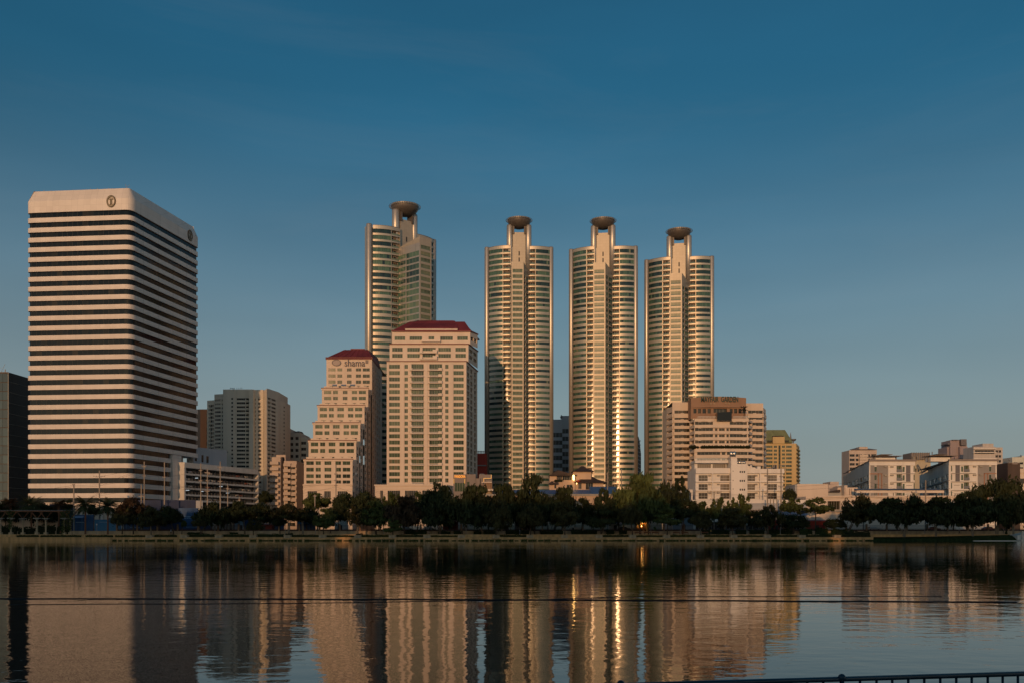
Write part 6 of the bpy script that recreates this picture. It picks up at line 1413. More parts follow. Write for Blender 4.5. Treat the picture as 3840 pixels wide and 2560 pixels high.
T_(2545, 1790, 34, 1905, 333, 'dark', 'sparse', 'loose tree in front of the small gate house')
T_(2502, 1892, 44, 1962, 283, 'mid', 'cone', 'layered cone-shaped tree on a planter right of the kiosk', 2502)
T_(2562, 1872, 60, 1938, 291, 'dark', 'wide', 'dark umbrella-shaped tree with reddish stems', 2560, 'wood', 2)
T_(2640, 1882, 46, 1940, 298, 'mid', 'spiky', 'ragged green tree under the left end of the white apartment block')
T_(2625, 1918, 38, 1975, 283, 'olive', 'round', 'olive rounded tree on a planter under the white apartment block', 2627, 'palebark')
T_(2706, 1868, 36, 1945, 296, 'mid', 'spiky', 'narrow many-pointed tree under the white stair tower', 2704)
T_(2748, 1905, 48, 1972, 283, 'olive', 'tall', 'brownish olive tree on a planter under the white apartments', 2748)
T_(2775, 1856, 38, 1930, 299, 'mid', 'spiky', 'spiky-topped dark tree in front of the grey fascia')
T_(2878, 1895, 48, 1970, 286, 'olive', 'sparse', 'ragged olive tree between the two tallest utility poles', 2880)
T_(2965, 1868, 40, 1915, 300, 'mid', 'spiky', 'leafy green tree right of the tallest utility poles')
T_(2975, 1930, 54, 1975, 292, 'dark', 'wide', 'low dark bushy tree in front of the blue awnings')
T_(3058, 1865, 58, 1922, 298, 'mid', 'sparse', 'green open-crowned tree below the blank cream wall')
T_(3130, 1945, 38, 1975, 294, 'dark', 'wide', 'small dark tree beside the red hut')
T_(3215, 1862, 62, 1955, 290, 'olive', 'wide', 'olive spreading tree below the long white building', 3182, stems=2)
T_(3322, 1868, 66, 1958, 284.5, 'dark', 'round', 'dark dense tree with a leaning pale trunk on the grass bank', 3388, 'palebark', 1, 1.4)
T_(3412, 1862, 60, 1958, 284, 'dark', 'wide', 'dark tree with forked pale trunks near the start of the grass bank', 3392, 'palebark', 2, 1.1)
T_(3505, 1864, 64, 1962, 283, 'dark', 'round', 'dark round tree left of the white condominium corner', 3510, 'palebark', 2, 1.2)
T_(3640, 1850, 62, 1965, 282.5, 'dark', 'tall', 'dark tree with a straight pale forked trunk on the grass bank', 3648, 'palebark', 2, 1.3)
T_(3740, 1804, 112, 1955, 287, 'dark', 'wide', 'biggest spreading dark tree at the right end of the shore', 3738, 'palebark', 3, 2.0)
T_(3803, 1868, 44, 1955, 283.5, 'olive', 'round', 'olive lighter tree at the right edge in front of the biggest one', 3800, 'palebark', 2, 2.0)
T_(1420, 1905, 40, 1955, 302, 'dark', 'wide', 'dark low tree filling the space behind the bright-tipped one'); T_(1690, 1868, 50, 1950, 303, 'dark', 'round', 'dark tree in the gap between the two big trees below the restaurant')
T_(1955, 1860, 48, 1955, 303, 'dark', 'round', 'dark tree in the gap left of the tall upright one'); T_(2055, 1880, 40, 1955, 303, 'dark', 'round', 'dark tree in the gap right of the tall upright one')
T_(2225, 1890, 44, 1958, 303, 'dark', 'wide', 'dark tree behind the broad pyramidal one'); T_(2320, 1885, 44, 1950, 303, 'dark', 'round', 'dark tree in the gap left of the largest middle tree')
T_(3365, 1895, 60, 1955, 304, 'dark', 'wide', 'dark tree behind the leaning pale trunk'); T_(3575, 1885, 60, 1955, 304, 'dark', 'wide', 'dark tree filling the gap below the right condominium')
T_(1150, 1900, 44, 1955, 303, 'dark', 'round', 'dark tree behind the thin two-stemmed one'); T_(850, 1905, 44, 1955, 300, 'dark', 'round', 'dark tree filling the gap right of the broad car park tree')
T_(2830, 1915, 40, 1968, 299, 'dark', 'wide', 'dark tree behind the two tallest utility poles'); T_(600, 1920, 40, 1965, 297, 'dark', 'wide', 'dark tree behind the slim pale-trunked one')
# trees farther back, between the buildings
T_(1000, 1840, 26, 1880, 372, 'dark', 'round', 'dark round tree at the foot of the car park, above a green awning', zb=3)
T_(2960, 1833, 22, 1868, 344, 'dark', 'round', 'dark round tree between white apartments and blank cream wall', zb=3)
# ------------------------------------------------------------------ date palms
def palm_mesh(seed):
    rg = random.Random(seed); b = MB()
    for k in range(64):
        a = rg.uniform(0, 2 * math.pi); up = rg.uniform(-.3, 1.25); L = rg.uniform(1.15, 1.45); pts = []
        d = Vector((math.cos(a) * math.cos(up), math.sin(a) * math.cos(up), math.sin(up))); p = Vector((0, 0, 0))
        for s in range(9): pts.append(p.copy()); d = (d + Vector((0, 0, -.17))).normalized(); p = p + d * L / 8
        for s in range(8):
            q0, q1 = pts[s], pts[s + 1]; t = (q1 - q0).normalized(); side = t.cross(Vector((0, 0, 1)))
            if side.length < .05: side = Vector((1, 0, 0))
            side.normalize(); w = .24 * math.sin(math.pi * min(1, (s + 1.2) / 9.2)); 
            for sg in (-1, 1):
                for h in (.0, .5):
                    o = q0.lerp(q1, h); e = o + side * sg * w + t * w * .55 + Vector((0, 0, -w * .45))
                    b.face([tuple(o), tuple(o.lerp(q1, .55)), tuple(e)], 0, rg.random())
            b.bar(q0, q1, .012)
    return b.data('palm_crown', [LEAF['palm']])
PALM = [palm_mesh(5), palm_mesh(9)]
PALMB = None
for i, (px, yc, hw, yb, Y, lab, brown) in enumerate(((40, 1878, 27, 1975, 300, 'brownish palm nearest the left edge, above the pergola', 1), (117, 1884, 46, 1978, 297, 'largest leafy palm, standing behind the pergola', 0), (220, 1885, 28, 1972, 301, 'dark slim palm by the short utility pole', 1), (320, 1884, 42, 1965, 293, 'green palm right of the pergola end', 0), (404, 1890, 44, 1962, 292, 'broad green palm nearest the blue banner', 0))):
    zb = base_z(Y); t = thing('palm_tree', (wx(px, Y), Y, zb), lab, 'palm', 'palms on the left'); H = wz(yc + 8, Y) - zb; W = hw * Y / F
    me = PALM[i % 2]
    if brown: me = me.copy(); me.materials.clear(); me.materials.append(LEAF['brown'])
    c = bpy.data.objects.new('crown', me); col.objects.link(c); c.parent = t; c.location = (0, 0, H); c.scale = (W, W, W * .92); c.rotation_euler = (0, 0, i)
    b = MB(); b.tube([(0, 0, -.1), (.05, 0, H * .5), (0, 0, H + .2)], [.30, .24, .27], 9)
    for k in range(14): a = k * 2.4; z = H - .3 - .12 * k; b.bar((.2 * math.cos(a), .2 * math.sin(a), z), (.42 * math.cos(a), .42 * math.sin(a), z + .25), .12)
    b.build('trunk', [M['wood']], t, local=True)
# ------------------------------------------------------------------ planters, hedges, waterside tufts
PLX = [559, 690, 819, 948, 1077, 1209, 1341, 1471, 1601, 1730, 1860, 1988, 2117, 2246, 2372, 2500, 2627, 2752, 2878, 3008, 3140]
pl0 = None
for px in PLX:
    if pl0 is None:
        b = MB(); b.box(-1.0, 1.0, -.35, 2.6, -.95, 0); b.box(-1.06, 1.06, -.42, 2.66, -.14, .0 - .002 + .03); pl0 = b.build('planter', [M['stone2']]); pl0.location = (wx(px, 280.2), 280.2, 1.78)
        tag(pl0, 'square tan stone planter block standing on the embankment edge', 'planter', 'stone planters along the embankment')
    else: copy_tree(pl0, (wx(px, 280.2), 280.2, 1.78))
def hedge_mesh(L, H, D, leafk, seed, n=None, rough=.2):
    rg = random.Random(seed); b = MB(); b.box(-L / 2 + .1, L / 2 - .1, .1, D - .1, 0, H * .8, 0, .1)
    for _ in range(n or int(L * 60)):
        x = rg.uniform(-L / 2, L / 2); f = rg.random(); hh = H * (1 - rough * (math.sin(x * 1.7 + seed) * .5 + .5)); y, z = (0, rg.uniform(0, hh)) if f < .6 else (rg.uniform(0, D), hh)
        c = Vector((x, y + rg.uniform(-.08, .08), z + rg.uniform(-.08, .1))); u = Vector((rg.gauss(0, 1), rg.gauss(0, 1), rg.gauss(0, 1))).normalized() * .16; v = u.cross(Vector((rg.gauss(0, 1), rg.gauss(0, 1), rg.gauss(0, 1)))).normalized() * .1
        b.face([tuple(c - u), tuple(c + v), tuple(c + u), tuple(c - v)], 0, rg.random())
    return b.data('hedge', [LEAF[leafk]])
HM = {}
def hedge(x0, x1, y0, y1, Y, leafk, label, group):
    xa, xb = wx(x0, Y), wx(x1, Y); L = round(max(1.0, xb - xa)); zb = {True: 1.15, False: 1.95}[Y < 286]; H = max(.35, wz(y0, Y) - zb)
    k = (L, leafk)
    if k not in HM: HM[k] = hedge_mesh(L, 1.0, 1.2, leafk, len(HM) + 3)
    o = bpy.data.objects.new('hedge', HM[k]); col.objects.link(o); o.location = ((xa + xb) / 2, Y, zb); o.scale = ((xb - xa) / L, 1, H); tag(o, label, 'hedge', group)
for k, (a, c, y) in enumerate(((-20, 62, 1968), (66, 128, 1975), (134, 205, 1966), (212, 262, 1972))): hedge(a, c, y, 2000, 294.5, 'dark', ('leftmost dark shrub bed between the pergola columns', 'second dark shrub bed under the pergola', 'third dark shrub bed under the pergola', 'dark shrub bed at the right end of the pergola')[k], 'shrub beds under the pergola')
LOWH = 'low clipped hedge strip on the embankment edge between two stone planters'
edges = [(430, 545)] + [(a + 14, c - 14) for a, c in zip(PLX, PLX[1:])]
lime_ = {1341, 1601, 2117, 2372, 2500, 2627, 2752}
for i, (a, c) in enumerate(edges):
    lk = 'lime' if (a - 14) in lime_ else 'hedge'; yt = 2003 + (1.5 if i % 3 == 0 else 0) - (3 if a - 14 in (690, 819, 948) else 0)
    if i in (10, 12, 13): continue
    if i == 1: c = 660
    hedge(a, c, yt, 2012, 281.7, lk, 'bright green low hedge strip between two stone planters' if lk == 'lime' else LOWH, 'hedge strips along the embankment')
for a, c in ((60, 140), (150, 300), (320, 420)): hedge(a, c, 2004, 2012, 281.7, 'hedge', 'low dark hedge on the bare embankment edge below the pergola', 'hedges below the pergola')
UP = 'rounded dark hedge clump against the pale street wall'
for a, c, y in ((1516, 1600, 1986), (1642, 1690, 1989), (1700, 1734, 1988), (1775, 1805, 1988), (1812, 1860, 1987), (1896, 1985, 1986), (2026, 2112, 1987), (2142, 2240, 1986), (2273, 2304, 1985), (2322, 2352, 1985), (2632, 2736, 1984), (2760, 2800, 1984), (2812, 2868, 1985), (2885, 2980, 1984), (3000, 3048, 1980), (3060, 3106, 1978), (3120, 3200, 1982), (700, 760, 1994), (860, 890, 1994)): hedge(a, c, y, 2000, 293.2, 'hedge', UP, 'hedges against the street wall')
for a, c, y, lb in ((2892, 2912, 1997, 'small round dark shrub alone on the embankment edge'), (3000, 3030, 1984, 'round clipped shrub rising above the right end of the hedge row'), (3140, 3265, 1990, 'big tangled dark shrub where the stone embankment ends'), (1333, 1360, 1998, 'dark rounded bush on a planter below the stepped block'), (1068, 1098, 1997, 'dark mounded bush beside a planter left of the stepped block'), (3075, 3135, 1996, 'low rambling shrub left of the embankment end')):
    hedge(a, c, y, 2012, 282.6, 'dark' if 'dark' in lb else 'hedge', lb, None)
rg = random.Random(3); b = MB()
for _ in range(90):
    a = rg.uniform(0, 2 * math.pi); r = rg.uniform(0, .45); p = Vector((r * math.cos(a) * 1.5, r * math.sin(a) * .5 - .2, 0)); e = p + Vector((rg.gauss(0, .3), rg.gauss(0, .12) - .1, rg.uniform(.25, .62))); s = Vector((rg.uniform(-.08, .08), .03, 0)) + Vector((.06, 0, 0))
    b.face([tuple(p - s), tuple(p + s), tuple(e)], 0, rg.random())
tuft = None; px = 430
while px < 3270:
    Y = SH - .05
    if tuft is None: tuft = b.build('grass_tuft', [LEAF['mid']]); tuft.location = (wx(px, Y), Y, 0); tag(tuft, 'small green tuft growing at the foot of the embankment wall', 'grass tuft', 'tufts along the waterline')
    else: copy_tree(tuft, (wx(px, Y), Y, 0), rg.uniform(-.3, .3), (rg.uniform(.7, 1.6), 1, rg.uniform(.5, 1.25)))
    px += rg.choice((16, 21, 24, 27, 40 if px < 1000 else 24))
# ------------------------------------------------------------------ street fence
fe = thing('street_fence', (0, SH + 15.2, 3.05), 'long dark railing fence with brick pillars on top of the street wall', 'fence'); Yf = SH + 15.2; px = 438; prev = None
while px < 3860:
    x = wx(px, Yf); b = MB(); b.box(x - .24, x + .24, Yf - .1, Yf + .38, 3.05, 5.15); b.box(x - .31, x + .31, Yf - .17, Yf + .45, 5.15, 5.3); b.build('pillar', [M['fence']], fe)
    if prev is not None:
        b = MB(); b.box(prev + .24, x - .24, Yf + .05, Yf + .25, 3.05, 3.55, 1)
        for z in (3.75, 4.75): b.bar((prev + .24, Yf + .15, z), (x - .24, Yf + .15, z), .06)
        n = 26
        for k in range(n): xx = prev + .24 + (x - prev - .48) * (k + .5) / n; b.bar((xx, Yf + .15, 3.55), (xx, Yf + .15, 4.9), .035)
        b.build('rail_panel', [M['rail'], M['rail']], fe)
    prev = x; px += 76
# ------------------------------------------------------------------ blue hoardings at the left
bh = thing('blue_hoarding', P(640, 318) + (GZ,), 'tall navy hoarding with a grey end panel in front of the car park', 'hoarding'); b = MB()
b.box(wx(520, 318), wx(735, 318), 317.5, 318, GZ, wz(1873, 318)); b.build('panel', [M['bluehoard']], bh); b = MB(); b.box(wx(736, 318), wx(761, 318), 317.6, 318, GZ, wz(1876, 318)); b.build('end_panel', [M['greyblue']], bh)
bb = thing('blue_banner_wall', P(560, 306) + (GZ,), 'row of blue advertising banners along the left street side', 'banner wall')
bdim = mat('pale_blue_lettering', (.25, .42, .60), .6)
for x0, x1, y0, m_, Y in ((186, 275, 1888, 'bluehoard', 309), (280, 352, 1928, 'bluebanner', 306), (355, 455, 1946, 'skyblue', 305), (465, 560, 1925, 'bluebanner', 306), (562, 668, 1938, 'bluehoard', 306), (670, 744, 1903, 'bluebanner', 307), (746, 790, 1968, 'bluehoard', 305), (918, 960, 1935, 'bluebanner', 306), (1020, 1066, 1925, 'bluebanner', 306), (1118, 1180, 1925, 'bluebanner', 305.5)):
    b = MB(); b.box(wx(x0, Y), wx(x1, Y), Y - .1, Y, GZ, wz(y0, Y)); b.build('banner', [M[m_]], bb)
def scribble(x0, x1, y, h, Y, seed):
    rg = random.Random(seed); b = MB(); x = x0
    while x < x1 - 1:
        w = rg.uniform(1.2, 2.6); b.box(wx(x, Y), wx(x + w, Y), Y - .16, Y - .11, wz(y + h * rg.uniform(.7, 1), Y), wz(y, Y)); x += w + rg.choice((.6, .6, 1.6))
    b.build('lettering', [bdim], bb)
for x0, x1, y, h, Y in ((692, 730, 1934, 3.2, 307), (692, 730, 1940, 2.4, 307), (698, 745, 1973, 2.5, 305.9), (285, 315, 1955, 3, 306), (372, 432, 1955, 2.6, 305), (488, 528, 1974, 3, 306)): scribble(x0, x1, y, h, Y, int(x0 + y))
for k, (x0, x1, y, Y) in enumerate(((500, 522, 1931, 304), (466, 482, 1938, 304), (282, 316, 1932, 304), (1120, 1165, 1953, 303), (1038, 1060, 1922, 304))):
    b = MB(); xa, xb = wx(x0, Y), wx(x1, Y); b.prism([(xa, Y - 1.5), (xb, Y - 1.5), (xb, Y), (xa, Y)], wz(y + 8, Y), 0, z1s=[wz(y + 7, Y)] * 2 + [wz(y, Y)] * 2)
    for x in (xa + .1, xb - .1): b.bar((x, Y - 1.4, GZ), (x, Y - 1.4, wz(y + 7, Y)), .08)
    tag(b.build('market_awning', [M['skyblue']]), ('light blue awning right of the largest olive tree by the office', 'small light blue awning left of the bigger one', 'light blue awning beside the first green palm', 'long pale blue stall frame in front of the stepped block', 'light blue stall roof left of the stepped block')[k], 'awning')
b = MB(); Y = 304; b.box(wx(-60, Y), wx(214, Y), Y, Y + .4, 2.99, wz(1943, Y)); tag(b.build('compound_wall', [M['thai']]), 'peach compound wall behind the pergola at the left', 'wall')
b = MB(); Y = 322; g5 = (wx(150, Y), wx(474, Y)); b.box(g5[0], g5[1], Y, Y + 8, wz(1905, Y), wz(1882, Y)); b.box(g5[0], g5[1], Y + 1.5, Y + 8, GZ, wz(1905, Y))
for k in range(9): x = g5[0] + 1 + k * 3.4; b.box(x, x + .7, Y + .2, Y + .9, GZ, wz(1905, Y))
tag(b.build('entrance_canopy', [M['cream2']]), 'cream entrance canopy at the foot of the striped office tower', 'canopy')
# ------------------------------------------------------------------ pergola
pg = thing('pergola', (wx(110, 288), 288, 1.95), 'timber pergola on pale columns with V-shaped struts at the left', 'pergola'); Y0, Y1 = 287, 292
zc, zbm = wz(1944, Y0), wz(1930, Y0) + 1.2
for i, (px, Y) in enumerate(((2, Y0), (41, Y0), (86, Y1), (139, Y0), (172, Y1), (240, Y0), (264, Y1))):
    x = wx(px, Y); b = MB(); b.box(x - .5, x + .5, Y - .5, Y + .5, 1.95, 2.6); b.tube([(x, Y, 2.5), (x, Y, zc)], .26, 12); c_ = b.build('column', [M['stone2']], pg)
    b = MB(); b.prism([(x - 1.0, Y - .6), (x + 1.0, Y - .6), (x + 1.0, Y + .6), (x - 1.0, Y + .6)], zc + .1, zc + .35); b.lathe(x, Y, [(.3, zc - .3), (.75, zc + .1)], 10); b.build('capital', [M['concrete']], c_)
    for dx in (-1.9, 1.9):
        for dy in (-.4, .4): b = MB(); b.bar((x + dx * .12, Y, zc + .35), (x + dx, Y + dy, zbm), .13); b.build('strut', [M['wood']], pg)
for Y, x1 in ((Y0 - .4, 236), (Y0 + .4, 236), (Y1 - .4, 262), (Y1 + .4, 262)): b = MB(); b.bar((wx(-60, Y), Y, zbm + .1), (wx(x1, Y), Y, zbm + .1), .18, .28); b.build('beam', [M['wood']], pg)
for k in range(24): x = wx(-50, Y0) + k * 1.05; b = MB(); b.bar((x, Y0 - 1.3, zbm + .32), (x - .2, Y1 + 1.3, zbm + .5), .12, .16); b.build('rafter', [M['concrete']], pg)
rg = random.Random(77)
def vine(px, Y, z0, z1, w, lab, leafk):
    b = MB()
    for _ in range(420):
        t = rg.random(); c = Vector((wx(px, Y) + rg.gauss(0, w) * (.35 + t), Y - .3 + rg.gauss(0, .3), z0 + (z1 - z0) * t)); u = Vector((rg.gauss(0, 1), rg.gauss(0, 1), rg.gauss(0, 1))).normalized() * .22; v = u.cross(Vector((rg.gauss(0, 1), rg.gauss(0, 1), rg.gauss(0, 1)))).normalized() * .14
        b.face([tuple(c - u), tuple(c + v), tuple(c + u), tuple(c - v)], 0, rg.random())
    tag(b.build('climbing_vine', [LEAF[leafk]]), lab, 'vine')
vine(240, Y0, 1.95, zbm + .2, .5, 'green vine wrapped round the right end column of the pergola', 'mid'); vine(262, Y0, 3.2, zbm + .8, .75, 'bright leafy vine hanging over the right end of the pergola', 'lime'); vine(40, Y0, 3.6, zbm + .3, .5, 'trailing vine on the second pergola column', 'mid')
# ------------------------------------------------------------------ kiosk, huts, benches, lamps, vehicles
ki = thing('kiosk', P(2410, 296) + (3.0,), 'small lit kiosk with warm bulbs and a blue edge beneath the dark trees', 'kiosk'); Y = 294.6; x0, x1 = wx(2390, Y), wx(2424, Y); b = MB(); zt_ = wz(1953, Y)
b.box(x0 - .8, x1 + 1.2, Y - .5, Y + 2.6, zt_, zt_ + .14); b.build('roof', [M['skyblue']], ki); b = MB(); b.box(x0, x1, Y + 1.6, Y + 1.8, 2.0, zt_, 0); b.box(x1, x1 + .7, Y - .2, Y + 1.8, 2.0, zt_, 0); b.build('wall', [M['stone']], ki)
b = MB()
for k in range(5):
    b.box(x0, x1, Y + 1.1, Y + 1.6, 2.3 + k * .42, 2.35 + k * .42)
for k in range(26): x = random.uniform(x0, x1); z = 2.35 + random.randrange(4) * .42; b.lathe(x, Y + 1.25, [(.09, z), (.1, z + .2), (.03, z + .3)], 6)
b.build('shelf', [M['wood']], ki); bulb = emit('warm_bulb', (1.0, .50, .13), 30.0)
for x, z in ((.2, .30), (.35, .42), (.62, .36), (.68, .34), (.80, .40), (.5, 1.5), (.3, 1.75)): b = MB(); xx = x0 + (x1 - x0) * x; b.lathe(xx, Y + .7, [(.03, zt_ - z - .12), (.085, zt_ - z - .05), (.085, zt_ - z + .05), (.03, zt_ - z + .1)], 8); b.build('bulb', [bulb], ki)
def hut(px0, px1, y0, Y, m_, label, name='hut', slant=.5):
    b = MB(); b.box(wx(px0, Y), wx(px1, Y), Y, Y + 3, GZ - .01, wz(y0 + 4, Y)); r_ = thing(name, P((px0 + px1) / 2, Y) + (GZ,), label, name); b.build('wall', [M[m_]], r_); b = MB(); zt_ = wz(y0 + 4, Y); b.prism([(wx(px0, Y) - .3, Y - .5), (wx(px1, Y) + .3, Y - .5), (wx(px1, Y) + .3, Y + 3.2), (wx(px0, Y) - .3, Y + 3.2)], zt_, 0, z1s=[zt_ + .1, zt_ + .1, zt_ + slant, zt_ + slant]); b.build('roof', [M['redroof'] if m_ == 'red' else M['greyblue']], r_)
    b = MB(); xm = wx((px0 + px1) / 2, Y); b.box(xm - .5, xm + .5, Y - .06, Y - .004, GZ, min(zt_ - .3, GZ + 2)); b.build('door', [M['dark']], r_)
hut(3030, 3100, 1948, 303, 'red', 'orange red hut behind the street fence near the green open-crowned tree'); hut(2888, 2902, 1943, 304, 'red', 'small orange red booth under the blue awnings'); hut(1660, 1716, 1952, 304, 'red', 'dark red stall behind the fence under the restaurant trees'); hut(1895, 1900, 1958, 304, 'red', 'narrow red booth right of the olive layered tree'); hut(960, 1020, 1962, 303, 'red', 'dark red stall left of the forked pale tree'); hut(2905, 2922, 1946, 305, 'red', 'second orange red booth right of the smaller one under the awnings')
hut(730, 760, 1950, 307, 'whitewall', 'white cabin beside the blue banners', 'cabin'); hut(880, 925, 1938, 308, 'greyblue', 'grey cabin below the right end of the car park', 'cabin'); hut(1255, 1300, 1942, 308, 'whitewall', 'pale cabin under the trees below the stepped block', 'cabin'); hut(2530, 2600, 1932, 308, 'greyblue', 'blue grey cabin behind the reddish-stemmed tree', 'cabin'); hut(1930, 2010, 1950, 306, 'greyblue', 'pale shop front behind the fence below the tall upright tree', 'cabin'); hut(2285, 2330, 1958, 306, 'whitewall', 'white screen hut left of the kiosk', 'cabin')
CARS = [(1612, 'silver van-like car behind the fence below the restaurant', 0), (2163, 'pale car behind the fence under the black-looking tree', 1), (2955, 'dark grey car behind the fence under the blue awnings', 3), (3500, 'dark red car behind the fence at the grass bank', 2), (3708, 'red car behind the fence left of the biggest tree', 2), (3275, 'white car behind the fence near the leaning pale trunk', 1), (1525, 'white car in the shade behind the reddish brown tree', 1), (2340, 'dark grey car parked left of the lit kiosk', 3)]
for px, lb, c in CARS:
    o = copy_tree(protos[c], (wx(px, 300), 300, 3.0), 0.0, label=lb); o['group'] = 'cars on the street behind the fence'
bench = None
for px in (2428, 2458, 2538, 2569, 2393, 2644):
    lb = {2428: 'dark wooden bench left of the slim lamp post by the kiosk', 2458: 'dark wooden bench right of the slim lamp post by the kiosk', 2538: 'dark bench left of the pair near the reddish-stemmed tree', 2569: 'dark bench right of the pair near the reddish-stemmed tree', 2393: 'short bench closest to the olive tree beside the kiosk', 2644: 'small bench beside the walker in yellow'}[px]
    if bench is None:
        bench = thing('park_bench', (wx(px, 288.5), 288.5, 1.953), lb, 'bench', 'benches on the promenade')
        b = MB(); b.box(-1.1, 1.1, -.25, .25, .40, .46); b.build('seat', [M['wood']], bench, local=True); b = MB(); b.box(-1.1, 1.1, .24, .30, .5, .85); b.build('backrest', [M['wood']], bench, local=True)
        for x in (-.95, .95): b = MB(); b.box(x - .05, x + .05, -.22, .28, 0, .40); b.build('leg', [M['dark']], bench, local=True)
    else: copy_tree(bench, (wx(px, 288.5), 288.5, 1.953), label=lb)
lp = None
LPS = ((363, 'stone lamp pillar with a globe between the two green palms'), (806, 'slim dark lamp post in front of the car park trees'), (1070, 'slim dark lamp post left of the forked pale tree'), (1183, 'slim dark lamp post below the stepped block'), (1439, 'slim dark lamp post below the podium'), (1748, 'slim dark lamp post right of the restaurant tree'), (2441, 'slim dark lamp post just right of the lit kiosk'), (2551, 'slim dark lamp post between the paired benches'), (2801, 'lamp pillar with a white globe under the white apartments'), (2926, 'lamp pillar with a white globe under the tallest utility poles'), (3468, 'lamp pillar with a pale globe on the grass bank side'))
for px, lb in LPS:
    if lp is None:
        lp = thing('lamp_post', (wx(px, 291), 291, 1.953), lb, 'lamp', 'promenade lamps'); b = MB(); b.tube([(0, 0, 0), (0, 0, 2.9)], [.10, .07], 8); b.build('post', [M['concrete']], lp, local=True); b = MB(); b.lathe(0, 0, [(.08, 2.9), (.2, 3.05), (.22, 3.2), (.15, 3.36), (.02, 3.42)], 12); b.build('lamp_globe', [M['whitewall']], lp, local=True)
    else: copy_tree(lp, (wx(px, 291), 291, 1.953), label=lb)
# white jetty corner at the right edge
jt = thing('jetty', P(3835, 279) + (0,), 'white concrete jetty corner with a post at the right edge of the lake', 'jetty'); b = MB(); b.box(wx(3650, 279), wx(3900, 279), 278.4, 280, -.6, .13); b.build('ledge', [M['whitewall']], jt); b = MB(); b.box(wx(3832, 278.8), wx(3838, 278.8), 278.65, 279.2, -.5, wz(1990, 279)); b.build('post', [M['cream2']], jt); b = MB(); b.prism([(wx(3815, 279.5), 279.4), (wx(3880, 279.5), 279.4), (wx(3880, 279.5), 284), (wx(3815, 279.5), 284)], .3, 0, z1s=[1.6, 3, 3, 1.8]); b.build('ramp_wall', [M['whitewall']], jt)
# ------------------------------------------------------------------ people on the promenade
def person(px, Y, zb, top, legs, label, pose='walk', face=1, hair=(.01, .008, .006)):
    """one continuous skinned body; clothing colours by height, hair as a child"""
    vs, es, rad = [], [], []
    def v(p, r): vs.append(p); rad.append(r); return len(vs) - 1
    def e(a, b_): es.append((a, b_))
    st = .26 if pose == 'walk' else .06
    if pose == 'sit':
        pel = v((0, 0, .45), .13); k1 = v((face * .42, .09, .47), .075); k2 = v((face * .42, -.09, .47), .075); a1 = v((face * .44, .09, .08), .05); a2 = v((face * .44, -.09, .08), .05); t1, t2 = v((face * .6, .09, .04), .035), v((face * .6, -.09, .04), .035); base = .45
    else:
        pel = v((0, 0, .92), .13); k1 = v((st * .6, .08, .50), .075); k2 = v((-st * .35, -.08, .48), .075); a1 = v((st, .08, .09), .048); a2 = v((-st, -.08, .10), .048); t1, t2 = v((st + face * .17, .08, .04), .035), v((-st + face * .17, -.08, .05), .035); base = .92
    for a, b_ in ((pel, k1), (pel, k2), (k1, a1), (k2, a2), (a1, t1), (a2, t2)): e(a, b_)
    w_ = v((0, 0, base + .18), .12); ch = v((face * .02, 0, base + .40), .15); nk = v((face * .03, 0, base + .56), .055); hd = v((face * .05, 0, base + .68), .085); hd2 = v((face * .05, 0, base + .77), .075)
    for a, b_ in ((pel, w_), (w_, ch), (ch, nk), (nk, hd), (hd, hd2)): e(a, b_)
    for s in (1, -1):
        sh = v((0, s * .20, base + .46), .065); el = v((-s * st * .7, s * .25, base + .20), .045); wr = v((-s * st * .7 + face * .14, s * .24, base + .02), .033); hn = v((-s * st * .7 + face * .18, s * .23, base - .07), .035); e(ch, sh); e(sh, el); e(el, wr); e(wr, hn)
    me = bpy.data.meshes.new('person'); me.from_pydata(vs, es, []); o = bpy.data.objects.new('person_src', me); col.objects.link(o); md = o.modifiers.new('s', 'SKIN')
    for i, r in enumerate(rad): me.skin_vertices[0].data[i].radius = (r, r)
    me.skin_vertices[0].data[0].use_root = True; sb_ = o.modifiers.new('d', 'SUBSURF'); sb_.levels = 1; sb_.render_levels = 1
    bpy.context.view_layer.update(); m2 = bpy.data.meshes.new_from_object(o.evaluated_get(bpy.context.evaluated_depsgraph_get())); bpy.data.objects.remove(o)
    for mm in (M['skin'], mat('cloth_%.2f_%.2f_%.2f' % top, top, .9), mat('cloth_%.2f_%.2f_%.2f' % legs, legs, .9)): m2.materials.append(mm)
    for p in m2.polygons: z = p.center.z; y = abs(p.center.y); p.material_index = 0 if z > base + .53 or (y > .19 and z < base + .25 and z > base - .15) or z < .06 else 1 if z > base - .02 else 2; p.use_smooth = True
    t = bpy.data.objects.new('person', m2); col.objects.link(t); t.location = (wx(px, Y), Y, zb); tag(t, label, 'person', 'people on the promenade')
    b = MB(); b.lathe(face * .035, 0, [(.05, base + .66), (.098, base + .74), (.10, base + .80), (.06, base + .87), (.01, base + .885)], 10); b.build('hair', [mat('hair', hair, .6)], t, True, local=True)
    return t
person(641, 287, 1.955, (.45, .60, .78), (.05, .03, .03), 'person in a light blue top standing in front of the blue banner')
person(1239, 287, 1.955, (.10, .03, .03), (.02, .02, .025), 'person in dark red walking below the stepped block')
person(1606, 287.5, 1.955, (.50, .34, .32), (.02, .02, .03), 'person in a pink top sitting below the restaurant', 'sit', 1)
person(1949, 286.6, 1.955, (.55, .60, .70), (.10, .12, .2), 'person in pale blue white walking under the olive layered tree', 'stand', -1)
person(2666, 286.8, 1.955, (.62, .44, .12), (.03, .04, .05), 'person in a yellow top walking under the white apartments')
person(2876, 286.8, 1.955, (.03, .035, .04), (.02, .02, .03), 'person in dark clothes beside the embankment under the tall utility poles', 'stand')
person(3597, 287.2, 2.1, (.20, .22, .26), (.03, .03, .04), 'person in grey walking along the grass bank')
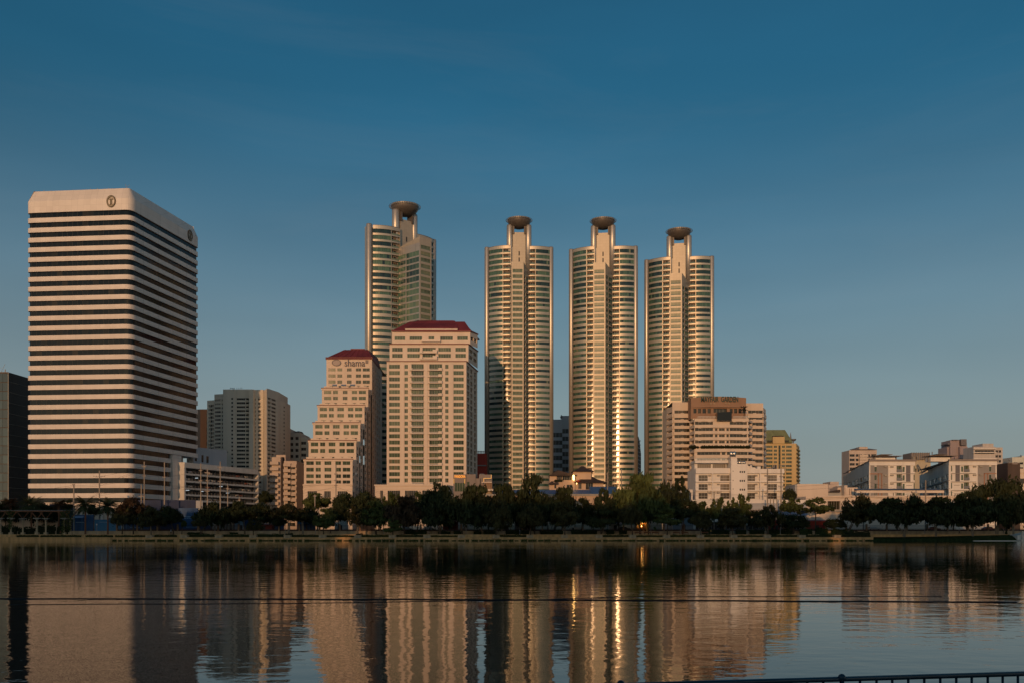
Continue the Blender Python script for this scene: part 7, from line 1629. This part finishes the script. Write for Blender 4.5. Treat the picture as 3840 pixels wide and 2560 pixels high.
person(3762, 287.5, 2.2, (.10, .14, .24), (.02, .02, .02), 'person in blue standing right of the biggest tree trunk', 'stand')
person(228, 289, 1.955, (.30, .06, .04), (.02, .02, .02), 'person in dark red sitting under the end of the pergola', 'sit', -1)
# ------------------------------------------------------------------ utility poles and wires
POLES = {}
def pole(px, ytop, Y, arms, label):
    z1 = wz(ytop, Y); x = wx(px, Y); t = thing('utility_pole', (x, Y, GZ), label, 'utility pole', 'concrete utility poles along the street'); b = MB(); b.prism([(x - .2, Y - .17), (x + .2, Y - .17), (x + .2, Y + .17), (x - .2, Y + .17)], GZ, z1 * .5 + GZ * .5); b.prism([(x - .155, Y - .13), (x + .155, Y - .13), (x + .155, Y + .13), (x - .155, Y + .13)], z1 * .5 + GZ * .5, z1); b.build('shaft', [M['pole']], t)
    for dz, w_ in arms:
        z = z1 - dz; b = MB(); b.bar((x - w_, Y - .22, z), (x + w_, Y - .22, z), .12, .14); b.bar((x - w_ * .6, Y - .22, z), (x, Y - .2, z - .6), .06); b.bar((x + w_ * .6, Y - .22, z), (x, Y - .2, z - .6), .06); a = b.build('crossarm', [M['steel']], t)
        for k in (-1, -.5, .5, 1): b = MB(); b.lathe(x + w_ * k * .95, Y - .22, [(.05, z + .06), (.10, z + .14), (.05, z + .2), (.09, z + .27), (.03, z + .33)], 8); b.build('insulator', [M['wood']], a)
    POLES[px] = (x, Y, z1); return t
A3 = [(.35, 1.5), (3.2, 1.2), (5.4, 1.2)]; A1 = [(.4, 1.2)]
pole(277, 1814, 304, [(.2, .4), (6.4, 1.2)], 'short utility pole in front of the left part of the striped office tower'); pole(373, 1763, 306, [(2.0, 1.9), (7.5, 1.6)], 'utility pole with many crossarms before the corner of the striped office tower'); pole(541, 1729, 308, [(1.6, .8), (4.8, .7)], 'tall utility pole in front of the shaded side of the striped office tower'); pole(530, 1816, 303, [(3.8, .9)], 'shorter pole just left of a tall one by the blue hoarding'); pole(617, 1730, 309, [(5.2, .5)], 'tall pole at the right corner of the striped office tower'); pole(753, 1735, 312, [(2.5, .6), (6, .6)], 'first of four poles before the car park, counted from its left end'); pole(778, 1757, 310, [(1.2, .9), (7.5, .9)], 'second pole before the car park, close right of the first'); pole(826, 1729, 314, [(2, .8), (6.8, .8)], 'third pole before the car park, tallest of them'); pole(854, 1815, 306, [(1.4, .5)], 'short fourth pole before the car park'); pole(898, 1862, 306, [(1, .4)], 'stub pole before the right end of the car park')
pole(1260, 1740, 316, [(3.4, .5), (5.6, .5), (7.4, .5)], 'tall pole with bracket arms in front of the stepped block'); pole(1181, 1852, 306, [(.5, .6)], 'short pole at the left foot of the stepped block'); pole(2278, 1769, 314, [(3.2, .5)], 'pole left of the big tree near the blue roof'); pole(2330, 1757, 316, [(3.4, .8)], 'pole just left of the largest middle tree'); pole(2678, 1842, 306, [(.2, 2.4), (2.5, 1.4)], 'pole with a wide V-shaped crossarm in front of the white apartments'); pole(2878, 1757, 305, [(9, 1.2)], 'left one of the two tallest poles right of the white apartments'); pole(2929, 1757, 306, [(2.6, .6), (5.8, 1.0)], 'right one of the two tallest poles right of the white apartments'); pole(3238, 1850, 306, [(.5, .7)], 'pole in front of the long white building'); pole(3471, 1798, 316, [(5, .9)], 'thin lamp pole in front of the covered walkway')
WG = 'power lines along the street'
def wires(pts, offs, label, rad=.026):
    b = MB()
    for o in offs:
        line = []
        for (x0, y0, z0), (x1, y1, z1) in zip(pts, pts[1:]):
            for k in range(10): t = k / 10; line.append((x0 + (x1 - x0) * t, y0 + (y1 - y0) * t - .25, z0 + (z1 - z0) * t + o - 4 * t * (1 - t) * abs(x1 - x0) * .018))
        line.append((pts[-1][0], pts[-1][1] - .25, pts[-1][2] + o)); b.tube(line, rad, 4)
    tag(b.build('power_lines', [M['rope']]), label, 'power lines', WG)
E0 = lambda px, y, Y: (wx(px, Y), Y, wz(y, Y))
q = POLES
def at(px, dz): x, y, z = POLES[px]; return (x, y, z - dz)
wires([E0(-30, 1850, 302), at(277, .3), at(373, 4.6), at(541, 2.0)], (0, -.5), 'thin wires crossing the lower floors of the striped office tower'); wires([E0(-30, 1872, 302), at(277, 6.4), at(373, 7.5), at(541, 7.6), at(617, 7.8), at(753, 8.2)], (0, -.4, -.9), 'bundle of low wires along the left street'); wires([at(373, 2.0), at(541, 1.6), at(617, 2.0)], (0, -3.1), 'wires between the tallest poles before the striped office tower'); wires([at(617, 5.2), at(753, 2.5), at(778, 1.2), at(826, 2.0)], (0, -4.4), 'wires crossing the car park front'); wires([at(826, 6.8), E0(1000, 1838, 309), at(1260, 5.4), E0(1500, 1857, 309)], (0, -.5, -2.4), 'wires in front of the stepped block and podium'); wires([E0(2180, 1800, 314), at(2278, 3.2), at(2330, 3.4), E0(2480, 1842, 309), at(2678, .1), at(2878, 9.0), E0(3010, 1858, 307)], (0, -.4, -.9), 'wires in front of the white apartments'); wires([at(2929, 5.8), E0(3240, 1800, 310), at(3471, 5.0), E0(3880, 1795, 312)], (0, -1.2), 'faint wires crossing the right-hand condominiums'); wires([E0(2940, 1866, 306), at(3238, .5), E0(3480, 1868, 309), E0(3650, 1872, 309)], (0, -.4), 'wires along the parapet of the long white building')
for px in (2889, 2901, 2913): x = wx(px, 305); b = MB(); b.bar((x, 305, wz(1912, 305)), (x, 305, wz(1866, 305)), .16); b.lathe(x, 305, [(.08, wz(1890, 305)), (.16, wz(1886, 305)), (.16, wz(1874, 305)), (.08, wz(1870, 305))], 8); tag(b.build('cable_riser', [M['pole']]), {2889: 'left one of three thin cable risers between the tallest poles', 2901: 'middle one of three thin cable risers between the tallest poles', 2913: 'right one of three thin cable risers between the tallest poles'}[px], 'cable riser', 'cable risers between the tallest poles')
# ------------------------------------------------------------------ unseen slabs added behind the viewer to keep evening sun off the far shore
for i, (xa, xb, Y, H, lb) in enumerate(((-430, -318, -152, 53, 'lowest'), (-312, -236, -160, 59, 'second'), (-232, -160, -150, 53, 'third'), (-156, -84, -158, 58, 'middle'), (-80, -8, -150, 55, 'fifth'), (-4, 66, -156, 58, 'sixth'), (70, 160, -160, 56, 'last'))):
    bk = Bld('shade_slab', ((xa + xb) / 2, Y), lb + ' grey slab of the unseen row added behind the viewer to shade the far shore', 'building', 'slabs behind the viewer', 1.2); b = MB(); ops = []
    for k in range(int(H / 3.3) - 1):
        for j in range(int((xb - xa) / 9)): ops.append((2 + 9 * j, 8 + 9 * j, 4 + k * 3.3, 5.8 + k * 3.3, 3))
    bk.facade(b, (xb, Y), (xa, Y), 1.2, H, ops, .3, G['grey']); b.box(xa, xb, Y - 16, Y - .4, 1.2, H - .01); b.box(xa + 12, xa + 26, Y - 12, Y - 4, H, H + 4); bk.part('wall', b, [M['greygreen']]); bk.finish(60)
